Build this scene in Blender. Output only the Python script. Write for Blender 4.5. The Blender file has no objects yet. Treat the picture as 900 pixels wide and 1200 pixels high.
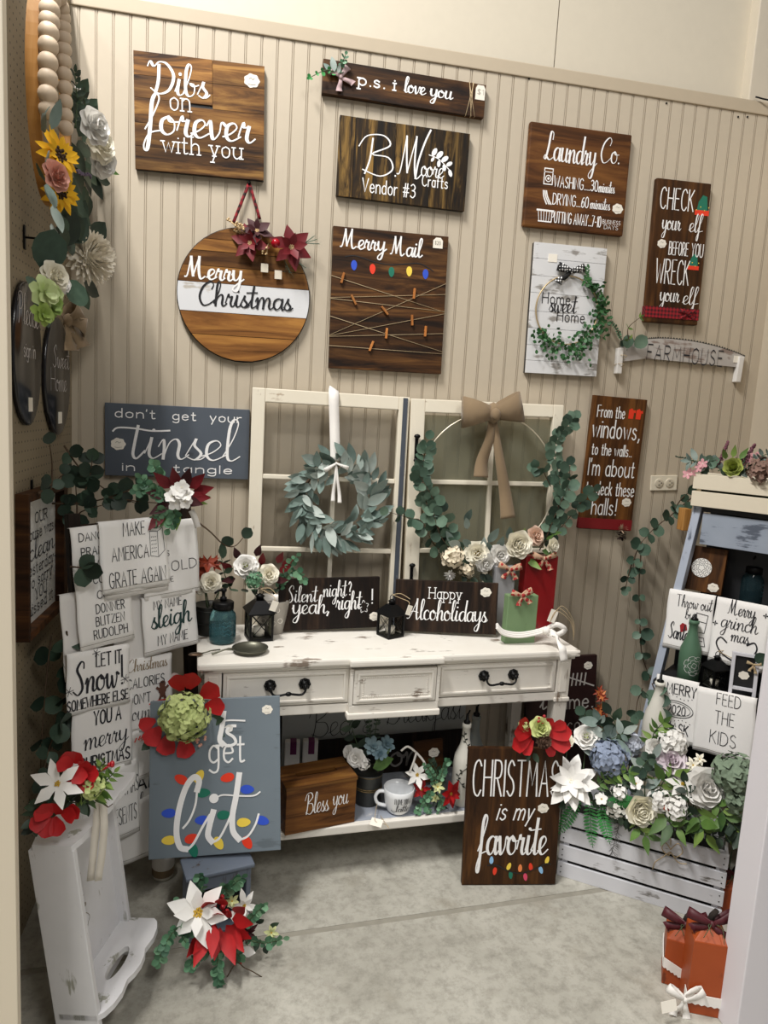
import bpy, bmesh, math, random
from math import sin, cos, pi, radians, sqrt, atan2, hypot
from mathutils import Vector, Matrix, Quaternion, noise
sc = bpy.context.scene
COL = sc.collection
rnd = random.Random(11)

# ------------------------------------------------------------------ camera
FPX, YAW, PIT, ROL = 825.0, radians(11.3), radians(7.95), radians(-3.38)
CAM = Vector((0, -2.52, 1.5))
_f = Vector((sin(YAW)*cos(PIT), cos(YAW)*cos(PIT), -sin(PIT)))
_r0 = Vector((cos(YAW), -sin(YAW), 0)); _d0 = _f.cross(_r0)
_r = _r0*cos(ROL)+_d0*sin(ROL); _d = _d0*cos(ROL)-_r0*sin(ROL)
cd = bpy.data.cameras.new('camera'); co = bpy.data.objects.new('camera', cd); COL.objects.link(co)
M = Matrix((( _r.x, -_d.x, -_f.x), (_r.y, -_d.y, -_f.y), (_r.z, -_d.z, -_f.z))).to_4x4()
M.translation = CAM; co.matrix_world = M
cd.sensor_fit = 'VERTICAL'; cd.sensor_height = 36; cd.lens = FPX/1200*36; cd.clip_start = .05
sc.camera = co
# ------------------------------------------------------------------ light
sc.view_settings.view_transform = 'Standard'; sc.view_settings.look = 'None'
sc.view_settings.gamma = 1; sc.view_settings.use_curve_mapping = False
sc.view_settings.exposure = 0.0
W = bpy.data.worlds.new('world'); sc.world = W; W.use_nodes = True
W.node_tree.nodes['Background'].inputs[0].default_value = (1.0, .985, .97, 1)
W.node_tree.nodes['Background'].inputs[1].default_value = .22
def area(name, loc, sx, sy, e, col=(1, .975, .94), rot=(0, 0, 0)):
    l = bpy.data.lights.new(name, 'AREA'); l.shape = 'RECTANGLE'; l.size = sx; l.size_y = sy
    l.energy = e; l.color = col
    o = bpy.data.objects.new(name, l); COL.objects.link(o); o.location = loc; o.rotation_euler = rot; return o
area('ceiling_lamp', (-1.05, -1.55, 4.7), .10, 1.25, 108)
area('ceiling_lamp', (-.80, -1.55, 4.7), .10, 1.25, 108)
area('ceiling_lamp', (1.2, -4.2, 4.9), .3, 2.4, 95)
area('ceiling_lamp', (-2.2, -4.6, 4.9), .3, 2.4, 60)

# ------------------------------------------------------------------ measuring helpers (pixel of the 900x1200 photo -> point on a real plane)
def ray(x, y): return _r*((x-450)/FPX)+_d*((y-600)/FPX)+_f
class Plane:
    def __init__(s, p0, ex=(1, 0, 0), ey=(0, 0, 1)):
        s.p0 = Vector(p0); s.ex = Vector(ex).normalized(); s.ey = Vector(ey).normalized()
        s.n = s.ex.cross(s.ey).normalized(); s.ey = s.n.cross(s.ex)
    def at(s, x, y):
        d = ray(x, y); return CAM+d*((s.p0-CAM).dot(s.n)/d.dot(s.n))
    def uv(s, x, y):
        q = s.at(x, y)-s.p0; return Vector((q.dot(s.ex), q.dot(s.ey)))
def wallp(off=0.0): return Plane((0, -off, 0))
def yawp(p0, deg, lean=0):
    """vertical plane through p0, turned deg about z (positive: right end further back), leaning back by lean degrees"""
    a = radians(deg); ex = Vector((cos(a), sin(a), 0)); b = Vector((-sin(a), cos(a), 0))
    t = radians(lean); return Plane(p0, ex, Vector((0, 0, 1))*cos(t)+b*sin(t))
def onZ(x, y, z):
    d = ray(x, y); return CAM+d*((z-CAM.z)/d.z)
def onY(x, y, Y):
    d = ray(x, y); return CAM+d*((Y-CAM.y)/d.y)
def onX(x, y, X):
    d = ray(x, y); return CAM+d*((X-CAM.x)/d.x)
def fit(pl, TL, TR, BR, BL, off=0):
    """rectangle fitted to four measured corners on plane pl -> (matrix at bottom left, width, height)"""
    a, b, c, d = [pl.uv(*p) for p in (TL, TR, BR, BL)]
    w = ((b-a).length+(c-d).length)/2; h = ((a-d).length+(b-c).length)/2
    ux = ((b-a)+(c-d)).normalized(); uy = ((a-d)+(b-c)).normalized()
    ang = (atan2(ux.y, ux.x)+atan2(-uy.x, uy.y))/2
    ctr = (a+b+c+d)/4
    X = pl.ex*cos(ang)+pl.ey*sin(ang); Y = pl.ey*cos(ang)-pl.ex*sin(ang)
    o = pl.p0+pl.ex*ctr.x+pl.ey*ctr.y-X*w/2-Y*h/2+pl.n*off
    return frame(o, X, Y), w, h
def frame(o, X, Y):
    Z = X.cross(Y); m = Matrix(((X.x, Y.x, Z.x), (X.y, Y.y, Z.y), (X.z, Y.z, Z.z))).to_4x4(); m.translation = o; return m
def aim(pos, d, up=(0, 0, 1), roll=0, s=1):
    """matrix whose +Y runs along d and +Z faces roughly up"""
    Y = Vector(d).normalized(); U = Vector(up)
    Z = U-Y*U.dot(Y)
    if Z.length < 1e-4: U = Vector((.3, 1, .2)); Z = U-Y*U.dot(Y)
    Z.normalize(); X = Y.cross(Z)
    m = frame(Vector(pos), X, Y)
    return m @ Matrix.Rotation(roll, 4, 'Y') @ Matrix.Scale(s, 4)

# ------------------------------------------------------------------ materials
def lin(c):
    if isinstance(c, str):
        c = c.lstrip('#'); c = [int(c[i:i+2], 16)/255 for i in (0, 2, 4)]
    return tuple((v/12.92 if v <= .04045 else ((v+.055)/1.055)**2.4) for v in c)+(1,)
MATS = {}
def newmat(name):
    m = bpy.data.materials.new(name); m.use_nodes = True; nt = m.node_tree
    return m, nt, nt.nodes['Principled BSDF']
def N(nt, t, **kw):
    n = nt.nodes.new(t)
    for k, v in kw.items():
        if k.startswith('i_'):
            n.inputs[int(k[2:]) if k[2:].isdigit() else k[2:].replace('_', ' ')].default_value = v
        else: setattr(n, k, v)
    return n
def coords(nt, scale=(1, 1, 1), kind='Object', rand=True):
    tc = N(nt, 'ShaderNodeTexCoord'); mp = N(nt, 'ShaderNodeMapping'); mp.inputs[3].default_value = scale
    if rand:
        oi = N(nt, 'ShaderNodeObjectInfo'); mu = N(nt, 'ShaderNodeMath', operation='MULTIPLY'); mu.inputs[1].default_value = 37.0
        nt.links.new(oi.outputs['Random'], mu.inputs[0]); nt.links.new(mu.outputs[0], mp.inputs[1])
    nt.links.new(tc.outputs[kind], mp.inputs[0]); return mp.outputs[0]
def ramp(nt, fac, stops):
    r = N(nt, 'ShaderNodeValToRGB'); e = r.color_ramp.elements
    while len(e) < len(stops): e.new(.5)
    for i, (p, c) in enumerate(stops): e[i].position = p; e[i].color = lin(c) if not (isinstance(c, tuple) and len(c) == 4) else c
    nt.links.new(fac, r.inputs[0]); return r.outputs[0]
def mix(nt, fac, a, b, mode='MIX'):
    m = N(nt, 'ShaderNodeMix', data_type='RGBA', blend_type=mode)
    for s, v in ((0, fac), (6, a), (7, b)):
        if hasattr(v, 'is_output') or isinstance(v, bpy.types.NodeSocket): nt.links.new(v, m.inputs[s])
        else: m.inputs[s].default_value = v if s == 0 else (lin(v) if isinstance(v, str) else v)
    return m.outputs[2]
def bump(nt, b, h, s=.3, d=.002):
    n = N(nt, 'ShaderNodeBump'); n.inputs['Strength'].default_value = s; n.inputs['Distance'].default_value = d
    nt.links.new(h, n.inputs['Height']); nt.links.new(n.outputs[0], b.inputs['Normal'])
def plain(name, col, rough=.6, metal=0, var=.0, spec=.5, sheen=0, trans=0):
    if name in MATS: return MATS[name]
    m, nt, b = newmat(name)
    b.inputs['Base Color'].default_value = lin(col); b.inputs['Roughness'].default_value = rough; b.inputs['Metallic'].default_value = metal
    b.inputs['Specular IOR Level'].default_value = spec
    if sheen: b.inputs['Sheen Weight'].default_value = sheen
    if trans: b.inputs['Transmission Weight'].default_value = trans
    v = coords(nt); n = N(nt, 'ShaderNodeTexNoise'); n.inputs['Scale'].default_value = 30; nt.links.new(v, n.inputs[0])
    if var:
        c = lin(col); hi = tuple(min(1, x*(1+var)) for x in c[:3])+(1,); lo = tuple(x*(1-var) for x in c[:3])+(1,)
        nt.links.new(mix(nt, n.outputs[0], lo, hi), b.inputs['Base Color'])
    MATS[name] = m; return m
def wood(name, dark, mid, light, along='x', scale=1.0, rough=.55, knots=.5):
    """stained softwood: stretched grain, dark knots and blotches of stain"""
    if name in MATS: return MATS[name]
    m, nt, b = newmat(name)
    s = {'x': (1.5, 14, 14), 'y': (14, 1.5, 14), 'z': (14, 14, 1.5)}[along]; s = tuple(v*scale for v in s)
    v = coords(nt, s)
    n1 = N(nt, 'ShaderNodeTexNoise'); n1.inputs['Scale'].default_value = 2.2; n1.inputs['Detail'].default_value = 6; n1.inputs['Roughness'].default_value = .62; n1.inputs['Distortion'].default_value = .7
    nt.links.new(v, n1.inputs[0])
    s2 = tuple(x*.33 for x in s); v2 = coords(nt, s2); n2 = N(nt, 'ShaderNodeTexNoise'); n2.inputs['Scale'].default_value = 1.6; n2.inputs['Detail'].default_value = 3
    nt.links.new(v2, n2.inputs[0])
    c1 = ramp(nt, n1.outputs[0], [(.34, dark), (.5, mid), (.68, light)])
    f2 = ramp(nt, n2.outputs[0], [(.36, (1, 1, 1)), (.54, (0, 0, 0))])
    c = mix(nt, f2, c1, dark)
    if knots < 1:
        k = N(nt, 'ShaderNodeMath', operation='MULTIPLY'); k.inputs[1].default_value = knots; nt.links.new(f2, k.inputs[0]); c = mix(nt, k.outputs[0], c1, dark)
    oi = N(nt, 'ShaderNodeObjectInfo'); tv = ramp(nt, oi.outputs['Random'], [(0.0, (.42, .42, .42, 1)), (1.0, (.86, .84, .80, 1))]); c = mix(nt, 1.0, c, tv, 'MULTIPLY'); hs_ = N(nt, 'ShaderNodeHueSaturation'); hs_.inputs['Value'].default_value = 1.55; nt.links.new(c, hs_.inputs['Color']); c = hs_.outputs[0]
    nt.links.new(c, b.inputs['Base Color']); b.inputs['Roughness'].default_value = rough; b.inputs['Specular IOR Level'].default_value = .22
    bump(nt, b, n1.outputs[0], .25, .0015)
    MATS[name] = m; return m
def painted(name, col, wear, amount=.45, along='x', rough=.55, scale=1.0, second=None):
    """chalk paint rubbed through along the grain"""
    if name in MATS: return MATS[name]
    m, nt, b = newmat(name)
    s = {'x': (2, 18, 18), 'y': (18, 2, 18), 'z': (18, 18, 2)}[along]; s = tuple(v*scale for v in s)
    v = coords(nt, s); n1 = N(nt, 'ShaderNodeTexNoise'); n1.inputs['Scale'].default_value = 1.9; n1.inputs['Detail'].default_value = 7; n1.inputs['Roughness'].default_value = .7
    nt.links.new(v, n1.inputs[0])
    v2 = coords(nt, (9, 9, 9)); n2 = N(nt, 'ShaderNodeTexNoise'); n2.inputs['Scale'].default_value = 1.5; n2.inputs['Detail'].default_value = 3; nt.links.new(v2, n2.inputs[0])
    ad = N(nt, 'ShaderNodeMath', operation='ADD'); nt.links.new(n1.outputs[0], ad.inputs[0]); nt.links.new(n2.outputs[0], ad.inputs[1])
    hf = N(nt, 'ShaderNodeMath', operation='MULTIPLY'); hf.inputs[1].default_value = .5; nt.links.new(ad.outputs[0], hf.inputs[0])
    t = .30+.22*amount
    f = ramp(nt, hf.outputs[0], [(t, (1, 1, 1)), (t+.045, (0, 0, 0))])
    base = mix(nt, n2.outputs[0], col, second or col)
    nt.links.new(mix(nt, f, base, wear), b.inputs['Base Color']); b.inputs['Roughness'].default_value = rough
    bump(nt, b, n1.outputs[0], .2, .001)
    MATS[name] = m; return m
def cloth(name, col, weave=900, rough=.9, var=.06):
    if name in MATS: return MATS[name]
    m, nt, b = newmat(name); v = coords(nt); w = N(nt, 'ShaderNodeTexNoise'); w.inputs['Scale'].default_value = weave; nt.links.new(v, w.inputs[0])
    n = N(nt, 'ShaderNodeTexNoise'); n.inputs['Scale'].default_value = 6; nt.links.new(v, n.inputs[0])
    c = lin(col); hi = tuple(min(1, x*(1+var)) for x in c[:3])+(1,); lo = tuple(x*(1-var) for x in c[:3])+(1,)
    nt.links.new(mix(nt, n.outputs[0], lo, hi), b.inputs['Base Color']); b.inputs['Roughness'].default_value = rough
    b.inputs['Sheen Weight'].default_value = .15
    bump(nt, b, w.outputs[0], .35, .001); MATS[name] = m; return m
def leafmat(name, a, b_, c=None, rough=.55):
    """foliage: hue differs from leaf to leaf, faint veins"""
    if name in MATS: return MATS[name]
    m, nt, b = newmat(name); oi = N(nt, 'ShaderNodeObjectInfo'); v = coords(nt); n = N(nt, 'ShaderNodeTexNoise'); n.inputs['Scale'].default_value = 45; nt.links.new(v, n.inputs[0])
    ad = N(nt, 'ShaderNodeMath', operation='MULTIPLY_ADD'); nt.links.new(n.outputs[0], ad.inputs[0]); ad.inputs[1].default_value = .5; nt.links.new(oi.outputs['Random'], ad.inputs[2])
    mu = N(nt, 'ShaderNodeMath', operation='MULTIPLY'); mu.inputs[1].default_value = .68; nt.links.new(ad.outputs[0], mu.inputs[0])
    st = [(.1, a), (.9, b_)] if c is None else [(.1, a), (.5, b_), (.95, c)]
    nt.links.new(ramp(nt, mu.outputs[0], st), b.inputs['Base Color']); b.inputs['Roughness'].default_value = rough
    bump(nt, b, n.outputs[0], .3, .001); MATS[name] = m; return m

# ------------------------------------------------------------------ objects
def link(name, bm, mat, parent=None, smooth=False, mats=None):
    me = bpy.data.meshes.new(name); bm.normal_update(); bm.to_mesh(me); bm.free()
    for m in (mats or [mat]): me.materials.append(m)
    if smooth: me.shade_smooth()
    o = bpy.data.objects.new(name, me); COL.objects.link(o)
    if parent is not None: o.parent = parent
    return o
def inst(name, me, parent, mw, label=None):
    o = bpy.data.objects.new(name, me); COL.objects.link(o); o.parent = parent; o.matrix_local = mw
    if label: o['label'] = label
    return o
def thing(name, label, cat, m=None, group=None):
    o = bpy.data.objects.new(name, None); COL.objects.link(o); o.empty_display_size = .05
    if m is not None: o.matrix_world = m if isinstance(m, Matrix) else Matrix.Translation(m)
    o['label'] = label; o['category'] = cat
    if group: o['group'] = group
    return o
def tag(o, label, cat, group=None):
    o['label'] = label; o['category'] = cat
    if group: o['group'] = group
    return o
def lab(o, s): o['label'] = s; return o
def struct(o): o['kind'] = 'structure'; return o
def stuff(o): o['kind'] = 'stuff'; return o
def XF(p=(0, 0, 0), rot=(0, 0, 0)):
    from mathutils import Euler
    m = Euler(rot).to_matrix().to_4x4(); m.translation = Vector(p); return m

# ------------------------------------------------------------------ mesh bricks
def box(bm, x0, y0, z0, x1, y1, z1, bev=0.0, m=None, mi=0):
    v = [bm.verts.new(p) for p in ((x0, y0, z0), (x1, y0, z0), (x1, y1, z0), (x0, y1, z0), (x0, y0, z1), (x1, y0, z1), (x1, y1, z1), (x0, y1, z1))]
    fs = [bm.faces.new([v[i] for i in q]) for q in ((0, 3, 2, 1), (4, 5, 6, 7), (0, 1, 5, 4), (1, 2, 6, 5), (2, 3, 7, 6), (3, 0, 4, 7))]
    if bev:
        es = {e for f in fs for e in f.edges}
        r = bmesh.ops.bevel(bm, geom=list(es), offset=bev, segments=2, affect='EDGES', profile=.6)
        v = [q for q in {w for f in r['faces'] for w in f.verts}]; fs = list({f for w in v for f in w.link_faces})
        v = list({w for f in fs for w in f.verts})
    for f in fs: f.material_index = mi
    if m is not None: bmesh.ops.transform(bm, matrix=m, verts=v)
    return v
def B(*a, **k):
    bm = bmesh.new(); box(bm, *a, **k); return bm
def prism(bm, pts, z0, z1, mi=0, m=None):
    lo = [bm.verts.new((x, y, z0)) for x, y in pts]; hi = [bm.verts.new((x, y, z1)) for x, y in pts]
    fs = [bm.faces.new(hi), bm.faces.new(lo[::-1])]
    n = len(pts)
    for i in range(n): fs.append(bm.faces.new([lo[i], lo[(i+1) % n], hi[(i+1) % n], hi[i]]))
    for f in fs: f.material_index = mi
    if m is not None: bmesh.ops.transform(bm, matrix=m, verts=lo+hi)
    return lo+hi
def lathe(bm, prof, seg=20, m=None, cap=True, mi=0):
    rings = []
    for r, z in prof: rings.append([bm.verts.new((max(r, 1e-5)*cos(2*pi*i/seg), max(r, 1e-5)*sin(2*pi*i/seg), z)) for i in range(seg)])
    fs = []
    for a, b in zip(rings, rings[1:]):
        for i in range(seg): fs.append(bm.faces.new([a[i], a[(i+1) % seg], b[(i+1) % seg], b[i]]))
    if cap: fs += [bm.faces.new(rings[0][::-1]), bm.faces.new(rings[-1])]
    for f in fs: f.smooth = True; f.material_index = mi
    vs = [v for r in rings for v in r]
    if m is not None: bmesh.ops.transform(bm, matrix=m, verts=vs)
    return vs
def tube(bm, pts, r, seg=6, closed=False, flat=1.0, mi=0):
    pts = [Vector(p) for p in pts]; n = len(pts); rings = []; prev = None
    for i, p in enumerate(pts):
        a = pts[(i-1) % n] if (closed or i > 0) else p; b = pts[(i+1) % n] if (closed or i < n-1) else p
        t = (b-a).normalized() if (b-a).length > 1e-9 else Vector((0, 0, 1))
        if prev is None:
            u = Vector((0, 0, 1)) if abs(t.z) < .9 else Vector((1, 0, 0))
        else: u = prev
        x = (u-t*u.dot(t))
        if x.length < 1e-6: x = t.orthogonal()
        x.normalize(); y = t.cross(x); prev = x
        rr = r[i] if isinstance(r, (list, tuple)) else r
        rings.append([bm.verts.new(p+(x*cos(2*pi*k/seg)+y*sin(2*pi*k/seg)*flat)*rr) for k in range(seg)])
    for i in range(n if closed else n-1):
        a, b = rings[i], rings[(i+1) % n]
        for k in range(seg):
            f = bm.faces.new([a[k], a[(k+1) % seg], b[(k+1) % seg], b[k]]); f.smooth = True; f.material_index = mi
    if not closed: bm.faces.new(rings[0][::-1]); bm.faces.new(rings[-1])
def ball(bm, c, r, u=10, v=7, sc_=(1, 1, 1), mi=0):
    m = Matrix.Translation(Vector(c)) @ Matrix.Diagonal((r*sc_[0], r*sc_[1], r*sc_[2], 1))
    g = bmesh.ops.create_uvsphere(bm, u_segments=u, v_segments=v, radius=1, matrix=m)
    for q in g['verts']:
        for f in q.link_faces: f.smooth = True; f.material_index = mi
def catmull(P, k=6, closed=False):
    P = [Vector(p) for p in P]; out = []
    n = len(P)
    rng = range(n) if closed else range(n-1)
    for i in rng:
        if closed: a, b, c, d = P[(i-1) % n], P[i], P[(i+1) % n], P[(i+2) % n]
        else: a, b, c, d = P[max(i-1, 0)], P[i], P[i+1], P[min(i+2, n-1)]
        for j in range(k):
            t = j/k; out.append(.5*((2*b)+(c-a)*t+(2*a-5*b+4*c-d)*t*t+(3*b-a-3*c+d)*t**3))
    if not closed: out.append(P[-1])
    return out

# ------------------------------------------------------------------ stroke lettering (hand drawn alphabets; ~ marks a curved stroke, o a dot)
PRINT = """
A:.62|0,0 .31,1 .62,0|.11,.36 .51,.36
B:.52|0,0 0,1|~0,1 .36,.97 .46,.77 .36,.57 0,.53|~0,.53 .42,.5 .52,.27 .4,.04 0,0
C:.58|~.56,.84 .38,1 .12,.88 .02,.5 .12,.12 .38,0 .58,.16
D:.6|0,0 0,1|~0,1 .34,.97 .58,.72 .6,.5 .58,.28 .34,.03 0,0
E:.46|.46,1 0,1 0,0 .46,0|0,.53 .38,.53
F:.46|0,0 0,1 .46,1|0,.53 .38,.53
G:.62|~.58,.84 .38,1 .12,.88 .02,.5 .12,.12 .38,0 .58,.14 .6,.42|.36,.44 .62,.44
H:.56|0,0 0,1|.56,0 .56,1|0,.52 .56,.52
I:.0|0,0 0,1
J:.4|~.4,1 .4,.2 .2,0 0,.2
K:.54|0,0 0,1|.5,1 0,.45|.16,.58 .54,0
L:.44|0,1 0,0 .44,0
M:.72|0,0 .08,1 .36,.3 .64,1 .72,0
N:.58|0,0 0,1 .58,0 .58,1
O:.62|~.31,1 .08,.85 .02,.5 .08,.15 .31,0 .54,.15 .6,.5 .54,.85 .31,1
P:.5|0,0 0,1|~0,1 .38,.97 .5,.74 .38,.5 0,.46
R:.54|0,0 0,1|~0,1 .38,.97 .5,.76 .38,.53 0,.5|.2,.5 .54,0
S:.5|~.46,.86 .26,1 .06,.84 .08,.62 .4,.42 .48,.18 .26,0 .02,.14
T:.56|0,1 .56,1|.28,1 .28,0
U:.56|~0,1 0,.3 .1,.04 .28,0 .46,.04 .56,.3 .56,1
V:.58|0,1 .29,0 .58,1
W:.84|0,1 .2,0 .42,.8 .64,0 .84,1
X:.54|0,0 .54,1|0,1 .54,0
Y:.56|0,1 .28,.48 .56,1|.28,.48 .28,0
Z:.5|0,1 .5,1 0,0 .5,0
a:.42|~.4,.5 .2,.62 .03,.45 .03,.15 .2,0 .4,.14|.4,.62 .4,0
b:.42|0,1 0,0|~0,.48 .2,.62 .4,.46 .4,.16 .2,0 0,.14
c:.4|~.38,.52 .2,.62 .03,.42 .05,.12 .2,0 .4,.12
d:.42|~.4,.5 .2,.62 .03,.45 .03,.15 .2,0 .4,.14|.4,1 .4,0
e:.42|~.03,.33 .4,.35 .34,.56 .2,.62 .04,.46 .04,.14 .22,0 .4,.12
f:.3|~.3,.96 .18,.98 .1,.8 .1,0|0,.6 .26,.6
g:.42|~.4,.5 .2,.62 .03,.45 .03,.15 .2,.02 .4,.14|~.4,.62 .4,-.18 .22,-.34 .02,-.24
h:.4|0,1 0,0|~0,.45 .18,.62 .36,.54 .4,.3 .4,0
i:.0|0,.62 0,0|o0,.84
k:.38|0,1 0,0|.34,.62 0,.26|.12,.36 .38,0
l:.0|0,1 0,0
m:.66|0,.62 0,0|~0,.45 .16,.62 .31,.5 .33,.3 .33,0|~.33,.45 .48,.62 .63,.5 .66,.3 .66,0
n:.4|0,.62 0,0|~0,.45 .18,.62 .36,.54 .4,.3 .4,0
o:.44|~.22,.62 .04,.5 .02,.3 .06,.1 .22,0 .38,.1 .42,.3 .4,.5 .22,.62
p:.42|0,.62 0,-.34|~0,.48 .2,.62 .4,.46 .4,.16 .2,0 0,.14
r:.28|0,.62 0,0|~0,.4 .12,.58 .28,.6
s:.36|~.33,.52 .18,.62 .04,.52 .08,.38 .3,.26 .34,.1 .18,0 .02,.1
t:.3|~.12,.9 .12,.1 .2,0 .3,.04|0,.62 .28,.62
u:.42|~0,.62 0,.2 .1,.02 .22,0 .4,.16|.42,.62 .42,0
v:.4|0,.62 .2,0 .4,.62
w:.62|0,.62 .16,0 .31,.55 .46,0 .62,.62
x:.36|0,0 .36,.62|0,.62 .36,0
y:.4|0,.62 .2,.02|.4,.62 .1,-.34
0:.5|~.25,1 .04,.8 .02,.2 .25,0 .48,.2 .46,.8 .25,1
1:.16|0,.8 .16,1 .16,0
2:.48|~.02,.8 .22,1 .46,.82 .4,.5 .02,0|.02,0 .5,0
3:.46|~.02,.88 .24,1 .44,.8 .34,.58 .16,.53|~.16,.53 .42,.46 .46,.2 .24,0 0,.12
6:.48|~.42,.9 .2,.8 .03,.4 .08,.08 .26,0 .46,.16 .4,.48 .2,.52 .05,.32
7:.48|0,1 .48,1 .14,0
.:.0|o0,.03
,:.04|.04,.06 -.03,-.14
':.0|0,1 -.02,.8
!:.0|0,1 0,.26|o0,.03
?:.4|~.02,.82 .2,1 .4,.8 .3,.55 .2,.42 .2,.26|o.2,.03
-:.3|0,.42 .3,.42
#:.56|.12,0 .22,1|.34,0 .44,1|0,.66 .56,.66|0,.34 .56,.34
&:.6|~.6,.0 .14,.7 .16,.95 .3,1 .4,.84 .3,.64 .05,.35 .05,.1 .25,0 .45,.1 .58,.42
$:.46|~.44,.82 .24,.92 .04,.76 .22,.52 .44,.26 .24,.06 .02,.16|.24,1.05 .24,-.06
"""
SCRIPT = """
a:.5|~.42,.42 .28,.5 .1,.38 .06,.14 .18,0 .33,.12 .44,.48|~.44,.48 .4,.15 .46,0 .56,.1
b:.46|~0,.08 .18,.55 .27,.95 .19,1.05 .1,.8 .08,.2 .18,0 .34,.1 .36,.38 .24,.42 .34,.34 .5,.4
c:.4|~.36,.4 .25,.5 .08,.38 .06,.12 .2,0 .46,.14
d:.5|~.42,.42 .28,.5 .1,.38 .06,.14 .18,0 .33,.12 .46,.5 .52,1.05|~.52,1.05 .42,.3 .45,0 .56,.1
e:.38|~-.02,.1 .18,.2 .34,.38 .26,.5 .1,.4 .07,.12 .2,0 .44,.14
f:.36|~0,.1 .2,.5 .36,.95 .28,1.08 .18,.85 .13,.2 .06,-.4 -.02,-.48 -.03,-.3 .12,0 .42,.1
g:.5|~.42,.42 .28,.5 .1,.38 .06,.14 .18,.02 .33,.14 .44,.48|~.44,.48 .4,-.1 .28,-.45 .12,-.48 .12,-.3 .56,.1
h:.5|~0,.1 .2,.6 .28,.96 .2,1.05 .13,.8 .07,0|~.07,0 .14,.3 .3,.5 .38,.4 .35,.1 .42,0 .56,.12
i:.26|~0,.12 .13,.5|~.13,.5 .08,.12 .16,0 .32,.12|o.17,.7
k:.46|~0,.1 .2,.6 .28,.98 .2,1.05 .14,.8 .08,0|~.08,.15 .3,.5 .34,.36 .14,.24 .3,.02 .52,.1
l:.27|~0,.1 .2,.55 .3,.95 .22,1.05 .13,.8 .09,.15 .17,0 .34,.12
m:.76|~0,.3 .09,.48 .11,.3 .09,0|~.09,0 .2,.38 .31,.5 .37,.35 .34,0|~.34,0 .45,.38 .56,.5 .63,.38 .6,.1 .68,0 .82,.12
n:.52|~0,.3 .09,.48 .11,.3 .09,0|~.09,0 .2,.38 .33,.5 .4,.38 .37,.1 .44,0 .58,.12
o:.44|~.24,.5 .07,.38 .05,.12 .19,0 .36,.12 .37,.36 .25,.5 .28,.37 .5,.38
p:.48|~0,.15 .14,.5 .1,.1 .04,-.48|~.08,.15 .2,.46 .35,.46 .41,.22 .28,0 .12,.08|~.3,.0 .4,.02 .52,.12
r:.38|~0,.15 .12,.54 .15,.42 .28,.44|~.28,.44 .22,.12 .3,0 .44,.12
s:.34|~0,.1 .2,.53 .17,.36 .3,.16 .18,0 .04,.06|~.18,0 .3,.02 .4,.12
t:.32|~0,.12 .2,.5 .26,.98|~.26,.98 .15,.2 .2,0 .38,.12|-.06,.66 .4,.7
u:.5|~0,.2 .1,.5|~.1,.5 .06,.12 .17,0 .32,.14 .4,.5|~.4,.5 .36,.12 .43,0 .56,.12
v:.44|~0,.36 .09,.5 .13,.1 .19,0 .33,.2 .38,.48 .48,.42
w:.62|~0,.36 .09,.5 .09,.12 .19,0 .32,.3 .32,.4 .36,.06 .46,0 .57,.3 .55,.5 .67,.42
y:.5|~0,.3 .08,.5|~.08,.5 .08,.15 .19,.04 .33,.2 .42,.5|~.42,.5 .36,-.1 .24,-.45 .08,-.46 .1,-.28 .56,.12
A:.76|~-.05,.05 .12,.1 .45,.7 .6,1.05|~.6,1.05 .56,.4 .6,0 .74,.1|~.1,.35 .35,.42 .66,.36
B:.74|~.26,.95 .22,.4 .13,0|~-.02,.7 .14,1.0 .48,1.06 .62,.82 .26,.54 .6,.5 .7,.2 .45,-.02 .08,.1
C:.66|~.56,.72 .64,.92 .5,1.05 .2,.8 .05,.35 .18,0 .42,.02 .7,.25
D:.8|~.3,.92 .27,.4 .18,.02|~-.06,.85 .02,1.02 .14,.86 .3,1.02 .55,.98 .76,.62 .62,.15 .3,-.02 .03,.14
L:.62|~.52,.78 .54,1.02 .38,1.04 .27,.5 .12,.04 .0,.06 .1,.16 .35,0 .6,.1
M:.98|~-.04,.06 .08,.16 .25,1.03|~.25,1.03 .29,.5 .34,.12|~.34,.12 .48,.6 .62,1.05|~.62,1.05 .6,.4 .68,0 .88,.12|
P:.6|~.2,.9 .16,.4 .08,0|~0,.7 .12,1.0 .46,1.02 .56,.76 .4,.5 .18,.48
S:.56|~.5,.84 .5,1.02 .36,1.06 .18,.82 .34,.52 .42,.18 .2,-.02 -.02,.12
W:.9|~0,.9 .1,1 .14,.4 .2,0 .44,.8|~.44,.8 .46,.2 .56,0 .8,.7 .9,1.05
"""
def _parse(t):
    d = {}
    for l in t.strip().splitlines():
        k = l[0]; p = l[2:].split('|'); st = []
        for s in p[1:]:
            if not s: continue
            kind = s[0] if s[0] in '~o' else '-'
            if kind != '-': s = s[1:]
            st.append((kind, [tuple(float(c) for c in q.split(',')) for q in s.split()]))
        d[k] = (float(p[0]), st)
    return d
FONTS = {'P': _parse(PRINT), 'S': _parse(SCRIPT)}
FONTS['Z'] = FONTS['P']
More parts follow.
